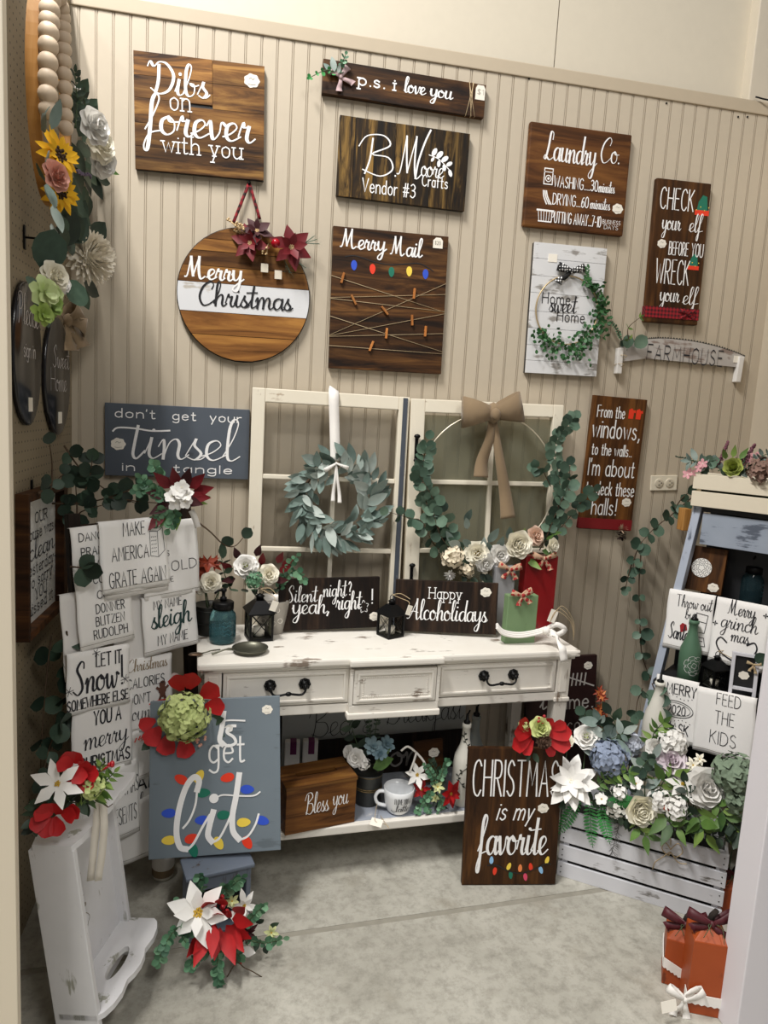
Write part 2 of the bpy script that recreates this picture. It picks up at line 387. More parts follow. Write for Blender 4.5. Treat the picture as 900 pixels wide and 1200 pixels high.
def _ribbon(bm, pts, w, z, cal, mi=0):
    n = len(pts)
    if n < 2: return
    L = []; R = []
    for i, (x, y) in enumerate(pts):
        a = pts[max(0, i-1)]; b = pts[min(n-1, i+1)]
        dx, dy = b[0]-a[0], b[1]-a[1]; l = hypot(dx, dy) or 1
        dx /= l; dy /= l
        k = 1.0
        if cal: k = (1-cal)+cal*max(0, -dy)*1.25
        h = w*k/2
        if i == 0: x -= dx*h*.7; y -= dy*h*.7
        if i == n-1: x += dx*h*.7; y += dy*h*.7
        zi = z+i*.000006; L.append(bm.verts.new((x-dy*h, y+dx*h, zi))); R.append(bm.verts.new((x+dy*h, y-dx*h, zi)))
    for i in range(n-1):
        f = bm.faces.new([L[i], R[i], R[i+1], L[i+1]]); f.material_index = mi
def disc2(bm, x, y, r, z, seg=9, mi=0, sy=1):
    f = bm.faces.new([bm.verts.new((x+r*cos(2*pi*i/seg), y+r*sy*sin(2*pi*i/seg), z)) for i in range(seg)]); f.material_index = mi
def text(bm, s, font, x0, x1, base, H, w, z, gap=None, cal=None, slant=0.0, rise=0.0, jitter=0.0, mi=0):
    """line of lettering fitted between x0 and x1 on baseline base, capitals H high, pen width w"""
    F = FONTS[font]; x = 0; strokes = []
    if gap is None: gap = .0 if font == 'S' else .2
    if cal is None: cal = .55 if font == 'S' else 0
    for ch in s:
        if ch == ' ': x += .34 if font == 'S' else .42; continue
        g = F.get(ch) or FONTS['P'].get(ch)
        if g is None: continue
        if ch in PUNCT or (font == 'S' and ch not in F): x += .08
        jy = rnd.uniform(-jitter, jitter)
        for kind, pts in g[1]:
            P = [(a+x, b+jy) for a, b in pts]
            strokes.append((kind, P))
            if font == 'Z' and kind != 'o':
                for e, q in ((P[0], P[1]), (P[-1], P[-2])):
                    if abs(q[0]-e[0]) < .4*abs(q[1]-e[1]) and (min(abs(e[1]-v) for v in (0, .62, 1, -.34)) < .04): strokes.append(('-', [(e[0]-.1, e[1]), (e[0]+.1, e[1])]))
        x += g[0]+gap+(.08 if (font == 'S' and ch not in F) else 0)
    tot = max(x-gap, .05); sx = (x1-x0)/tot
    for si, (kind, P) in enumerate(strokes):
        z += .00006
        T = lambda p: (x0+p[0]*sx+slant*p[1]*H, base+p[1]*H+rise*p[0]*sx)
        if kind == 'o': q = T(P[0]); disc2(bm, q[0], q[1], w*.62, z, mi=mi); continue
        if kind == '~': P = [(p.x, p.y) for p in catmull([(a, b, 0) for a, b in P], 5)]
        _ribbon(bm, [T(p) for p in P], w, z, cal, mi)
PUNCT = set('.,!?')
def mono(bm, pts, w, z, k=5, closed=False, cal=0, mi=0):
    P = [(p.x, p.y) for p in catmull([(a, b, 0) for a, b in pts], k, closed)]
    if closed: P.append(P[0])
    _ribbon(bm, P, w, z, cal, mi)

# ------------------------------------------------------------------ leaves and petals
PROF = {
 'round': lambda t: max(0, sin(pi*min(1, t*.98+.02)))**.5,
 'ovate': lambda t: max(0, sin(pi*t**.8))**.8,
 'long': lambda t: max(0, sin(pi*t))**.9,
 'point': lambda t: (sin(pi*t**.75)**.9 if t < .999 else 0)*(1-.45*t),
 'petal': lambda t: (.25+.75*sin(pi*min(t, .62)/1.24)**1.2)*(1 if t < .8 else sqrt(max(0, 1-((t-.8)/.2)**2))*.8+.2),
 'star': lambda t: (.45+1.1*t if t < .5 else 2.0*(1-t)**.85),
 'maple': lambda t: (.35, 1.0, .5, .8, .4, .0)[min(5, int(t*5.01))],
}
def blade(bm, m, L, Wd, prof='ovate', cup=.15, bend=.2, fold=.0, nu=5, mi=0, twist=0):
    """one leaf or petal along +Y, face up +Z; cup lifts the edges, bend curls the tip"""
    f = PROF[prof]; rows = []
    for i in range(nu+1):
        t = i/nu; w = max(f(t), .03)*Wd/2
        y = L*t*(1-.25*abs(bend)*t); z = bend*L*t*t
        row = []
        for u in (-1, 0, 1):
            row.append(bm.verts.new(m @ Vector((u*w, y, z+(cup*w if u else -fold*w)+twist*u*w*t))))
        rows.append(row)
    for a, b in zip(rows, rows[1:]):
        for k in (0, 1):
            q = bm.faces.new([a[k], a[k+1], b[k+1], b[k]]); q.smooth = True; q.material_index = mi
def leafmesh(name, mat, L, Wd, prof='ovate', cup=.2, bend=.15, stem=0, nu=5):
    bm = bmesh.new(); blade(bm, Matrix.Identity(4), L, Wd, prof, cup, bend, nu=nu)
    if stem: tube(bm, [(0, -stem, 0), (0, 0, 0)], .0008, 4)
    me = bpy.data.meshes.new(name); bm.to_mesh(me); bm.free(); me.materials.append(mat); return me
def rv(a=1): return Vector((rnd.uniform(-a, a), rnd.uniform(-a, a), rnd.uniform(-a, a)))
def face(pos, n, roll=0, s=1):
    """matrix with +Z along n"""
    Z = Vector(n).normalized(); X = Z.orthogonal().normalized(); Y = Z.cross(X)
    m = frame(Vector(pos), X, Y)
    return m @ Matrix.Rotation(roll, 4, 'Z') @ Matrix.Scale(s, 4)

def rose(parent, pos, n, R, mat, name='bloom', layers=5, heart=None, open_=1.0, label=None):
    """many-petalled cupped bloom as one mesh; n = facing direction (parent space)"""
    bm = bmesh.new()
    for l in range(layers):
        k = l/(layers-1); cnt = 4+int(3*k+.5)
        for i in range(cnt):
            a = 2*pi*(i+.5*(l % 2))/cnt+rnd.uniform(-.15, .15)
            tilt = radians(82-62*k*open_)+rnd.uniform(-.08, .08)
            d = Vector((cos(a)*cos(tilt), sin(a)*cos(tilt), sin(tilt))); up = Vector((-cos(a)*sin(tilt), -sin(a)*sin(tilt), cos(tilt)))
            base = Vector((cos(a), sin(a), 0))*R*(.06+.18*k)+Vector((0, 0, -R*.05-R*.25*k))
            blade(bm, aim(base, d, up), R*(.62+.28*k), R*(.55+.55*k), 'petal', .35, .22-.38*k, nu=4)
    ball(bm, (0, 0, R*.12), R*.2, 8, 6, mi=1)
    ball(bm, (0, 0, -R*.3), R*.32, 8, 6)
    o = link(name, bm, mat, parent, True, [mat, heart or mat]); o.matrix_local = face(pos, n, rnd.uniform(0, 6))
    if label: o['label'] = label
    return o
def starbloom(parent, pos, n, R, mat, centre, name='flower', cnts=(6, 5), wid=.5, prof='star', cup=.18, lift=(.15, .7), bend=-.12, single=False, croll=0, label=None, csize=.13, petname='petal'):
    """open flower: centre disc mesh with one object per petal (or joined when single)"""
    fm = face(pos, n, croll)
    bm = bmesh.new()
    for i in range(14):
        a = i*2.4; r = R*csize*sqrt(i/14); ball(bm, (r*cos(a), r*sin(a), R*.06), R*csize*.3, 6, 5)
    c = link(name, bm, centre, parent, True); c.matrix_local = fm
    if label: c['label'] = label
    jb = bmesh.new() if single else None
    for l, cnt in enumerate(cnts):
        tilt = lift[0]+(lift[1]-lift[0])*l/max(1, len(cnts)-1) if len(cnts) > 1 else lift[0]
        Lg = R*(1-.3*l/max(1, len(cnts)-1)) if len(cnts) > 1 else R
        me = None
        for i in range(cnt):
            a = 2*pi*(i+.5*l)/cnt+rnd.uniform(-.12, .12); tt = tilt+rnd.uniform(-.1, .1)
            d = Vector((cos(a)*cos(tt), sin(a)*cos(tt), sin(tt))); up = Vector((-cos(a)*sin(tt), -sin(a)*sin(tt), cos(tt)))
            mm = aim(Vector((cos(a), sin(a), 0))*R*.04+Vector((0, 0, .02*R*l)), d, up, s=rnd.uniform(.9, 1.08))
            if single: blade(jb, mm, Lg, Lg*wid, prof, cup, bend, nu=5)
            else:
                if me is None: me = leafmesh(petname, mat, Lg, Lg*wid, prof, cup, bend, nu=6)
                inst(petname, me, c, mm)
    if single: link('petals', jb, mat, c, True)
    return c
def hydrangea(parent, pos, n, R, mat, name='florets', cnt=60, fs=.22, label=None, jit=.5):
    bm = bmesh.new()
    cnt = int(cnt*1.35)
    for i in range(cnt):
        z = 1-1.25*i/cnt; r = sqrt(max(0, 1-z*z)); a = i*2.39996
        d = Vector((r*cos(a), r*sin(a), z)); p = d*R*rnd.uniform(.78, 1.06)
        fm = face(p, d+rv(jit), rnd.uniform(0, 6))
        for k in range(4):
            blade(bm, fm @ aim((0, 0, 0), (cos(k*pi/2), sin(k*pi/2), .45)), R*fs*.85, R*fs*.95, 'round', .3, -.3, nu=3)
    ball(bm, (0, 0, 0), R*.66, 10, 7)
    o = link(name, bm, mat, parent, True); o.matrix_local = face(pos, n, rnd.uniform(0, 6)); stuff(o)
    if label: o['label'] = label
    return o
def blossoms(parent, pts, n, R, mat, centre=None):
    for p in pts: starbloom(parent, p, Vector(n)+rv(.45), R, mat, centre or MP['cpetal'], 'blossom', cnts=(5,), wid=.85, prof='round', lift=(.25,), single=True, csize=.12)
def mum(parent, pos, n, R, mat, name='bloom', cnt=70, label=None, wid=.16):
    bm = bmesh.new()
    for i in range(cnt):
        z = .98-1.1*i/cnt; r = sqrt(max(0, 1-z*z)); a = i*2.39996
        d = Vector((r*cos(a), r*sin(a), z)); blade(bm, aim(d*R*.25, d+rv(.1), (0, 0, 1)), R*.8, R*wid*2, 'petal', .4, .12, nu=3)
    ball(bm, (0, 0, 0), R*.4, 8, 6)
    o = link(name, bm, mat, parent, True); o.matrix_local = face(pos, n)
    if label: o['label'] = label
    return o
def berries(parent, pts, r, mat, name='berries', twig=None):
    bm = bmesh.new()
    for p in pts: ball(bm, p, r*rnd.uniform(.85, 1.15), 7, 5)
    if twig:
        for p in pts: tube(bm, [twig, p], r*.22, 4)
    return stuff(link(name, bm, mat, parent, True))
def cluster(c, R, n, flat=1.0):
    return [Vector(c)+Vector((rnd.uniform(-1, 1)*R, rnd.uniform(-1, 1)*R*flat, rnd.uniform(-1, 1)*R)) for _ in range(n)]
def fern(parent, base, d, up, L, Wd, mat, name='fern_frond', n=11, droop=-.3):
    bm = bmesh.new(); m = aim(base, d, up); pts = []
    for i in range(n+1):
        t = i/n; pts.append(m @ Vector((0, L*t, droop*L*t*t)))
    tube(bm, pts, .0012, 4)
    for i in range(1, n+1):
        t = i/n; w = Wd*sin(pi*(.12+.86*t))**.8*.5
        for s in (-1, 1):
            q = m @ Vector((0, L*t, droop*L*t*t)); dd = (m.to_3x3() @ Vector((s, .45, -.1))).normalized()
            blade(bm, aim(q, dd, up), w, w*.34, 'long', .1, -.1, nu=3)
    return link(name, bm, mat, parent, True)
def needles(parent, base, d, L, mat, name='pine_sprig', n=90, nl=.03):
    bm = bmesh.new(); base = Vector(base); d = Vector(d).normalized()
    tube(bm, [base, base+d*L], .0012, 4)
    for i in range(n):
        t = rnd.uniform(.1, 1); q = base+d*L*t; dd = (d*.9+rv(1)).normalized()
        blade(bm, aim(q, dd), nl, nl*.05, 'long', 0, 0, nu=1)
    return stuff(link(name, bm, mat, parent))
def stemmed(parent, pts, leaves, every, me, stemmat, r=.0018, start=.1, size=(.8, 1.1), out=.9, toward=Vector((0, -1, 0)), stemname='stem', leafname='leaf', pairs=True, k=6, fwd=.45):
    """a stem along pts with leaf objects in pairs; toward = the side the leaf faces look"""
    P = catmull(pts, k); bm = bmesh.new(); tube(bm, P, [r*(1.3-.8*i/len(P)) for i in range(len(P))], 5); link(stemname, bm, stemmat, parent, True)
    out_ = []
    ln = [0]
    for a, b in zip(P, P[1:]): ln.append(ln[-1]+(b-a).length)
    tot = ln[-1]; s = tot*start; j = 0; every = tot*(1-start)/max(1, leaves/(2 if pairs else 1))
    while s < tot*.995 and len(out_) < leaves+4:
        i = max(q for q in range(len(ln)) if ln[q] <= s); i = min(i, len(P)-2)
        t = (P[i+1]-P[i]).normalized(); q = P[i]+t*(s-ln[i])
        side = t.cross(toward)
        if side.length < .1: side = t.orthogonal()
        side.normalize()
        for sg in ((-1, 1) if pairs else ((-1,) if j % 2 else (1,))):
            d = (side*sg*out+t*fwd+rv(.3)+toward*rnd.uniform(0, .35)); up = toward+rv(.55)
            out_.append(inst(leafname, me[rnd.randrange(len(me))] if isinstance(me, list) else me, parent, aim(q, d, up, s=rnd.uniform(*size))))
        s += every*rnd.uniform(.8, 1.2); j += 1
    d = (P[-1]-P[-2]); out_.append(inst(leafname, me[0] if isinstance(me, list) else me, parent, aim(P[-1], d, toward+rv(.3), s=size[0])))
    return out_

# ------------------------------------------------------------------ ribbons and bows
def strip(bm, pts, nrm, w, th=.0012, mi=0, k=5, ripple=0):
    """ribbon through pts, wide across its normal nrm"""
    P = catmull(pts, k) if k else [Vector(p) for p in pts]; rows = []
    nrm = Vector(nrm).normalized()
    for i, p in enumerate(P):
        t = (P[min(i+1, len(P)-1)]-P[max(i-1, 0)]).normalized(); s = t.cross(nrm)
        if s.length < .05: s = t.orthogonal()
        s.normalize(); ww = w(i/(len(P)-1)) if callable(w) else w
        nn = s.cross(t).normalized()*th/2; off = nrm*ripple*sin(i*1.9)
        rows.append([bm.verts.new(p+off-s*ww/2-nn), bm.verts.new(p+off+s*ww/2-nn), bm.verts.new(p+off+s*ww/2+nn), bm.verts.new(p+off-s*ww/2+nn)])
    for a, b in zip(rows, rows[1:]):
        for q in range(4):
            f = bm.faces.new([a[q], a[(q+1) % 4], b[(q+1) % 4], b[q]]); f.material_index = mi
            if q in (0, 2): f.smooth = True
    bm.faces.new(rows[0][::-1]).material_index = mi; bm.faces.new(rows[-1]).material_index = mi
def bow(parent, m, size, mat, w=.35, tails=((-.5, -1.1), (.35, -1.3)), th=.0012, loops=((-1, .25), (1, .2)), depth=.35, name='bow', puff=.45, tw=None):
    """tied bow facing +Z of m (local x across, y up): loops, knot and tails are parts"""
    S = size
    for lx, ly in loops:
        bm = bmesh.new(); n = 9; rows = []
        for i in range(n+1):   # loop: leaves the knot at the front, comes back behind
            a = 2*pi*i/n
            r = (1-cos(a))/2; zz = sin(a)*puff*.5
            ww = w*(.35+.65*r)
            c = Vector((lx*r, ly*r, zz*depth/.35))*S
            t = Vector((-ly, lx, 0)).normalized()*ww*S/2*(1 if lx > 0 else -1)
            rows.append([bm.verts.new(c-t), bm.verts.new(c+Vector((0, 0, .04*S*sin(i*2.1)))), bm.verts.new(c+t)])
        for a, b in zip(rows, rows[1:]):
            for k in (0, 1): bm.faces.new([a[k], a[k+1], b[k+1], b[k]])
        o = link('bow_loop', bm, mat, parent, True); o.matrix_local = m
        md = o.modifiers.new('s', 'SOLIDIFY'); md.thickness = th
    for tx, ty in tails:
        bm = bmesh.new(); strip(bm, [(0, 0, .02*S), (tx*.35*S, ty*.4*S, .12*S), (tx*.85*S, ty*.75*S, .02*S), (tx*S, ty*S, .07*S)], (0, 0, 1), lambda t: (tw or w)*S*(.35+.6*t), th)
        o = link('bow_tail', bm, mat, parent); o.matrix_local = m
    bm = bmesh.new(); ball(bm, (0, 0, .1*S), w*S*.34, 8, 6, (.8, 1.0, .7)); o = link('bow_knot', bm, mat, parent, True); o.matrix_local = m

# ------------------------------------------------------------------ boards with lettering
def rosette(parent, x, y, r, z, sy=.85, price=True):
    """small round paper price sticker with a scalloped edge"""
    bm = bmesh.new(); pts = [(x+r*(1+.07*cos(7*a))*cos(a), y+r*sy*(1+.07*cos(7*a))*sin(a)) for a in [2*pi*i/28 for i in range(28)]]
    prism(bm, pts, z, z+.0012)
    o = lab(link('price_sticker', bm, MP['paper'], parent), 'white scalloped price sticker')
    if price:
        bm = bmesh.new(); mono(bm, [(x-r*.35, y+r*.2), (x-r*.1, y+r*.35), (x+r*.1, y+r*.15), (x+r*.35, y+r*.3)], r*.06, z+.0017)
        mono(bm, [(x-r*.5, y-r*.45), (x, y-r*.5), (x+r*.5, y-r*.42)], r*.05, z+.0017); link('price', bm, MP['greyink'], o)
    return o
def board(name, label, cat, mat, pl, TL, TR, BR, BL, th=.018, lines=(), ink=None, bev=.0015, group=None, sides=None, z=None, off=0, planks=None):
    """flat sign standing proud of plane pl; lines: (text, font, u0, u1, v_base, v_height, pen, opts) in fractions of the board"""
    m, w, h = fit(pl, TL, TR, BR, BL, off)
    t = thing(name, label, cat, m, group)
    if planks:
        link('board', B(.001, .001, 0, w-.001, h-.001, th-.004, 0), MP['black'], t)
        for (u0, v0, u1, v1) in planks: link('plank', B(u0*w+.0005, (1-v1)*h+.0005, th-.007, u1*w-.0005, (1-v0)*h-.0005, th, .0007), mat, t)
    else: link('board', B(0, 0, 0, w, h, th, bev), mat, t)
    DIM[t.name] = (w, h, th)
    letters(t, lines, ink, w, h, th+.0008)
    return t
def letters(t, lines, ink, w, h, z, parent=None):
    for L in lines:
        s, f, u0, u1, vb, vh, pen = L[:7]; o = dict(L[7]) if len(L) > 7 else {}
        k = o.pop('ink', None); nm = o.pop('name', 'lettering')
        bm = bmesh.new(); text(bm, s, f, u0*w, u1*w, (1-vb)*h, vh*h, pen, z, **o)
        ob = link(nm, bm, k or ink or MP['white'], parent or t)
DIM = {}
def dims(t): return DIM[t.name]

# ================================================================== palette
MP = {}
MP['paper'] = plain('sticker_paper', '#efe9dc', .8); MP['greyink'] = plain('faint_ink', '#8d877c', .8)
MP['white'] = plain('white_vinyl', '#f4f3f2', .45); MP['black'] = plain('black_vinyl', '#17171a', .45); MP['ink'] = plain('black_print', '#24242a', .8)
MP['board_dibs'] = wood('stain_dibs', '#2c1a0d', '#7a5329', '#b08448', 'x', .9)
MP['board_dark'] = wood('stain_dark', '#1a100a', '#432a15', '#75502a', 'x', 1.0)
MP['board_vert'] = wood('stain_vertical', '#14100c', '#30220f', '#8a6c38', 'y', 1.6, knots=.6)
MP['board_brown'] = wood('stain_walnut', '#2f1b0c', '#503016', '#6f4923', 'x', .8, knots=.35)
MP['board_brownv'] = wood('stain_walnut_upright', '#2e1a0b', '#4c2f16', '#704822', 'y', .9, knots=.3)
MP['board_gold'] = wood('stain_honey', '#4f3014', '#80552a', '#a3743a', 'x', .8, knots=.35)
MP['board_ebony'] = wood('stain_ebony', '#100b09', '#221813', '#3f2e22', 'y', 1.3, knots=.7)
MP['frame_wood'] = wood('stain_frame', '#27160b', '#4a2d17', '#63401f', 'z', 1, knots=.4)
MP['blue_grey'] = painted('blue_grey_paint', '#4d545e', '#42474f', .2, 'x', .6, 1, '#535b65')
MP['lit_grey'] = painted('slate_paint', '#6d7881', '#5f6970', .3, 'x', .6, 1.3, '#727e86')
MP['desk'] = painted('distressed_cream_paint', '#ebe7df', '#85776a', .34, 'x', .55, 1.5, '#dfd9ce')
MP['deskz'] = painted('distressed_cream_leg', '#e8e3da', '#7d6d5c', .42, 'z', .55, 1.5, '#dcd6ca')
MP['sash'] = painted('old_cream_paint', '#e9e1cf', '#9c8265', .22, 'z', .6, .8, '#e2d9c4')
MP['sashx'] = painted('old_cream_paint_rail', '#e9e1cf', '#9c8265', .25, 'x', .6, .8, '#e2d9c4')
MP['slateedge'] = painted('dark_sash_edge', '#4a5058', '#8c8c88', .35, 'z', .6, 1.3)
MP['beige'] = plain('beadboard_paint', '#bfb39f', .55, var=.03)
MP['peg'] = None
MP['cream'] = plain('cream_wall_paint', '#d2c9b6', .6, var=.03)
MP['twine'] = plain('jute_twine', '#b9a481', .95, var=.2)
MP['iron'] = plain('black_iron', '#121213', .45, .6)
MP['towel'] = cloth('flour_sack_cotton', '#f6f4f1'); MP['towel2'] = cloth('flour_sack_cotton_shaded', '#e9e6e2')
MP['lace'] = cloth('cotton_lace', '#ece8e2', 500, .95, .12)
MP['burlap'] = cloth('burlap', '#836f55', 420, .95, .22)
MP['stem'] = plain('brown_stem', '#4b3a28', .8, var=.2); MP['gstem'] = plain('green_stem', '#45583a', .8, var=.2)
MP['euc'] = leafmat('eucalyptus_leaf', '#1f3329', '#405a49', '#6d8672')
MP['eucd'] = leafmat('dark_eucalyptus_leaf', '#14231a', '#25392b', '#3d5543')
MP['lamb'] = leafmat('lambs_ear_leaf', '#4e625a', '#7f918a', '#b8c0b9', .8)
MP['box'] = leafmat('boxwood_leaf', '#1f4a26', '#3f7a3a', '#7fb35c')
MP['green'] = leafmat('green_leaf', '#2c4a22', '#587a35', '#86a04e')
MP['fresh'] = leafmat('fresh_green_leaf', '#2c7a3a', '#49a456')
MP['seafoam'] = leafmat('seafoam_leaf', '#2f5540', '#4f7d5c', '#7fa985')
MP['dark'] = leafmat('dark_green_leaf', '#14241b', '#2a3d2c', '#3f5540')
MP['pine'] = leafmat('pine_needle', '#2c4637', '#5a7a67')
MP['red'] = plain('red_velvet', '#b01015', .6, var=.3); MP['crim'] = plain('crimson_velvet', '#6a0714', .6, var=.35)
MP['wine'] = plain('wine_velvet', '#3a0810', .65, var=.3)
MP['wpetal'] = plain('white_petal', '#f1efea', .7, var=.05); MP['cpetal'] = plain('cream_petal', '#f6f1e0', .7, var=.08)
MP['pink'] = plain('pink_petal', '#dba28f', .7, var=.12); MP['sun'] = plain('sunflower_petal', '#edb50f', .7, var=.12)
MP['hyd'] = plain('lime_hydrangea', '#c0cc86', .75, var=.22); MP['bluehyd'] = plain('blue_hydrangea', '#8e9ab0', .75, var=.3)
MP['centre'] = plain('yellow_centre', '#c9a43a', .8, var=.2); MP['brownc'] = plain('brown_centre', '#3e2a1a', .9)
MP['gold'] = plain('gold_berry', '#c9ae83', .4, .3); MP['berry'] = plain('red_berry', '#a31420', .3)
MP['cone'] = plain('pine_cone', '#5b4334', .85, var=.3)
MP['galv'] = plain('aged_zinc', '#4c4d4b', .5, .7, var=.25)

# ================================================================== room shell
WT = 2.735; XL, XR = -.575, 1.985; PW = .0508
def concrete():
    m, nt, b = newmat('concrete'); v = coords(nt, (1, 1, 1), 'Object', False)
    n1 = N(nt, 'ShaderNodeTexNoise'); n1.inputs['Scale'].default_value = 2.2; n1.inputs['Detail'].default_value = 9; n1.inputs['Roughness'].default_value = .65; nt.links.new(v, n1.inputs[0])
    n2 = N(nt, 'ShaderNodeTexNoise'); n2.inputs['Scale'].default_value = 28; n2.inputs['Detail'].default_value = 8; n2.inputs['Roughness'].default_value = .75; nt.links.new(v, n2.inputs[0])
    n3 = N(nt, 'ShaderNodeTexNoise'); n3.inputs['Scale'].default_value = 6; n3.inputs['Detail'].default_value = 4; nt.links.new(v, n3.inputs[0])
    c = ramp(nt, n1.outputs[0], [(.3, '#8e8b80'), (.5, '#aaa79c'), (.7, '#bcb9ae')])
    c = mix(nt, ramp(nt, n2.outputs[0], [(.35, (1, 1, 1)), (.55, (0, 0, 0))]), c, mix(nt, .5, c, '#6f6b61'))
    st = ramp(nt, n3.outputs[0], [(.60, (0, 0, 0)), (.72, (1, 1, 1))]); mm = N(nt, 'ShaderNodeMath', operation='MULTIPLY'); mm.inputs[1].default_value = .35; nt.links.new(st, mm.inputs[0])
    c = mix(nt, mm.outputs[0], c, '#7d7462')
    nt.links.new(c, b.inputs['Base Color']); b.inputs['Roughness'].default_value = .75; bump(nt, b, n2.outputs[0], .35, .002); return m
def pegboard(name, col, vis=True):
    m, nt, b = newmat(name); tc = N(nt, 'ShaderNodeTexCoord'); sp = N(nt, 'ShaderNodeSeparateXYZ'); nt.links.new(tc.outputs['Object'], sp.inputs[0])
    ds = []
    for ax in (0, 1, 2):
        a = N(nt, 'ShaderNodeMath', operation='PINGPONG'); a.inputs[1].default_value = .0127; nt.links.new(sp.outputs[ax], a.inputs[0])
        p = N(nt, 'ShaderNodeMath', operation='POWER'); p.inputs[1].default_value = 2; nt.links.new(a.outputs[0], p.inputs[0]); ds.append(p)
    def dist(i, j):
        s = N(nt, 'ShaderNodeMath', operation='ADD'); nt.links.new(ds[i].outputs[0], s.inputs[0]); nt.links.new(ds[j].outputs[0], s.inputs[1])
        l = N(nt, 'ShaderNodeMath', operation='LESS_THAN'); l.inputs[1].default_value = .0029**2; nt.links.new(s.outputs[0], l.inputs[0]); return l
    h = dist(1, 2) if name == 'pegboard_side' else dist(0, 2)
    n = N(nt, 'ShaderNodeTexNoise'); n.inputs['Scale'].default_value = 4; nt.links.new(tc.outputs['Object'], n.inputs[0])
    c = mix(nt, n.outputs[0], col, tuple(x*.9 for x in lin(col)[:3])+(1,))
    nt.links.new(mix(nt, h.outputs[0], c, '#2a2419'), b.inputs['Base Color']); b.inputs['Roughness'].default_value = .6; return m
struct(link('floor', B(-3.5, -4.6, -.06, 4.2, -.625, 0), concrete()))
fl = bpy.data.objects['floor']
o = link('floor_slab', B(-3.5, -.605, -.06, 4.2, .3, .0), bpy.data.materials['concrete'], fl); lab(o, 'smooth darker concrete slab behind the joint')
jm = plain('joint_filler', '#8f8b7f', .9, var=.2)
o = link('floor_joint', B(-3.5, -.625, -.06, 4.2, -.605, -.0015), jm, fl)
fl.rotation_euler = (0, 0, radians(4.5)); fl.location = (-.02, -.075, 0)

wb = struct(link('wall_back', B(XL-.05, .012, 0, XR+.06, .05, WT), MP['beige']))
bm = bmesh.new(); g = .0045    # one bead-edged tongue of the panelling
pts = [(0, .012), (0, .003), (g*.4, .003), (g*.4, 0), (g*1.1, 0), (g*1.1, .0035), (g*1.9, .0035), (g*1.9, 0), (PW-.0006, 0), (PW, .0035), (PW, .012)]
lo = [bm.verts.new((x, y, 0)) for x, y in pts]; hi = [bm.verts.new((x, y, WT-.045)) for x, y in pts]
for i in range(len(pts)-1): bm.faces.new([lo[i], lo[i+1], hi[i+1], hi[i]])
bm.faces.new(hi[::-1])
pm = None; x = XL-.03; first = None
while x < XR:
    if first is None: first = link('plank', bm, MP['beige'], wb); first.location = (x, 0, 0); pm = first.data
    else: o = inst('plank', pm, wb, Matrix.Translation((x, 0, 0)))
    x += PW
struct(link('trim_1', B(XL-.05, -.006, WT-.045, XR-.06, .05, WT+.0, .003), plain('trim_paint', '#b9ab94', .55, var=.03)))
lw = struct(link('wall_left', B(XL-.02, -1.16, 0, XL, .02, WT), pegboard('pegboard_side', '#8f826a')))
struct(link('trim_2', B(-.75, -1.17, 0, -.412, -1.148, WT+.3, .002), plain('door_casing_paint', '#e6dac4', .5)))
struct(link('wall_right', B(XR, -1.16, 0, XR+.02, .02, WT-.02), MP['beige']))
up = struct(link('wall_upper', B(-1.6, .05, WT-.2, 1.036, .09, 4.6), MP['cream']))
link('panel', B(1.04, .05, WT-.2, XR-.12, .09, 4.6), MP['cream'], up)
link('panel', B(XR-.12, .12, WT-.2, 4.2, .16, 4.6), plain('far_wall_paint', '#ddd5c2', .7, var=.06), up)
struct(link('trim_3', B(XR-.19, .0, WT-.02, XR-.07, .14, 4.6, .004), plain('post_paint', '#cfc5b2', .5, var=.03)))
bm = bmesh.new(); tube(bm, catmull([(XR-.17, -.01, WT+.01), (XR-.1, -.03, WT+.0), (XR+.0, -.02, WT+.05), (XR+.15, .02, WT+.1), (XR+.5, .05, WT+.12)], 6), .003, 5)
tag(link('cable', bm, MP['iron']), 'thin dark cable draped over the wall top at the right corner', 'cable')
# post and pegboard of the neighbouring stall in the right foreground
struct(link('trim_4', B(1.243, -1.17, 0, 1.335, -1.09, 2.9, .003), plain('white_post_paint', '#e3dfe4', .5)))
struct(link('wall_front', B(1.335, -1.15, 0, 2.4, -1.13, 2.9), pegboard('pegboard_front', '#cfc3c2')))
# nail heads in the panelling
for px, py in ((190, 10), (475, 63), (620, 92), (781, 121), (865, 137), (876, 137)):
    p = onY(px, py, -.001); bm = bmesh.new(); lathe(bm, [(.004, 0), (.003, .002)], 8, XF(p, (pi/2, 0, 0))); lab(link('nail_head', bm, MP['iron'], wb), 'small dark nail head')

# outlet
m, w, h = fit(wallp(), (762, 556.5), (793, 557.5), (792, 575), (762, 574))
t = thing('outlet', 'cream double power outlet set sideways in the back wall', 'outlet', m)
op = plain('outlet_plastic', '#e4dcc8', .4)
link('cover_plate', B(0, 0, 0, w, h, .006, .002), op, t)
for k in (.3, .7):
    bm = bmesh.new(); lathe(bm, [(h*.30, .004), (h*.30, .0085), (h*.27, .009)], 16, XF((w*k, h*.5, 0))); so = link('socket', bm, plain('socket_face', '#cfc6b2', .4), t)
    bm = bmesh.new()
    for dy in (-.12, .12): box(bm, w*k-.004, h*(.5+dy)-.0012, .009, w*k+.004, h*(.5+dy)+.0012, .0095)
    disc2(bm, w*k+.009, h*.5, .0025, .0095); link('slot', bm, MP['iron'], so)

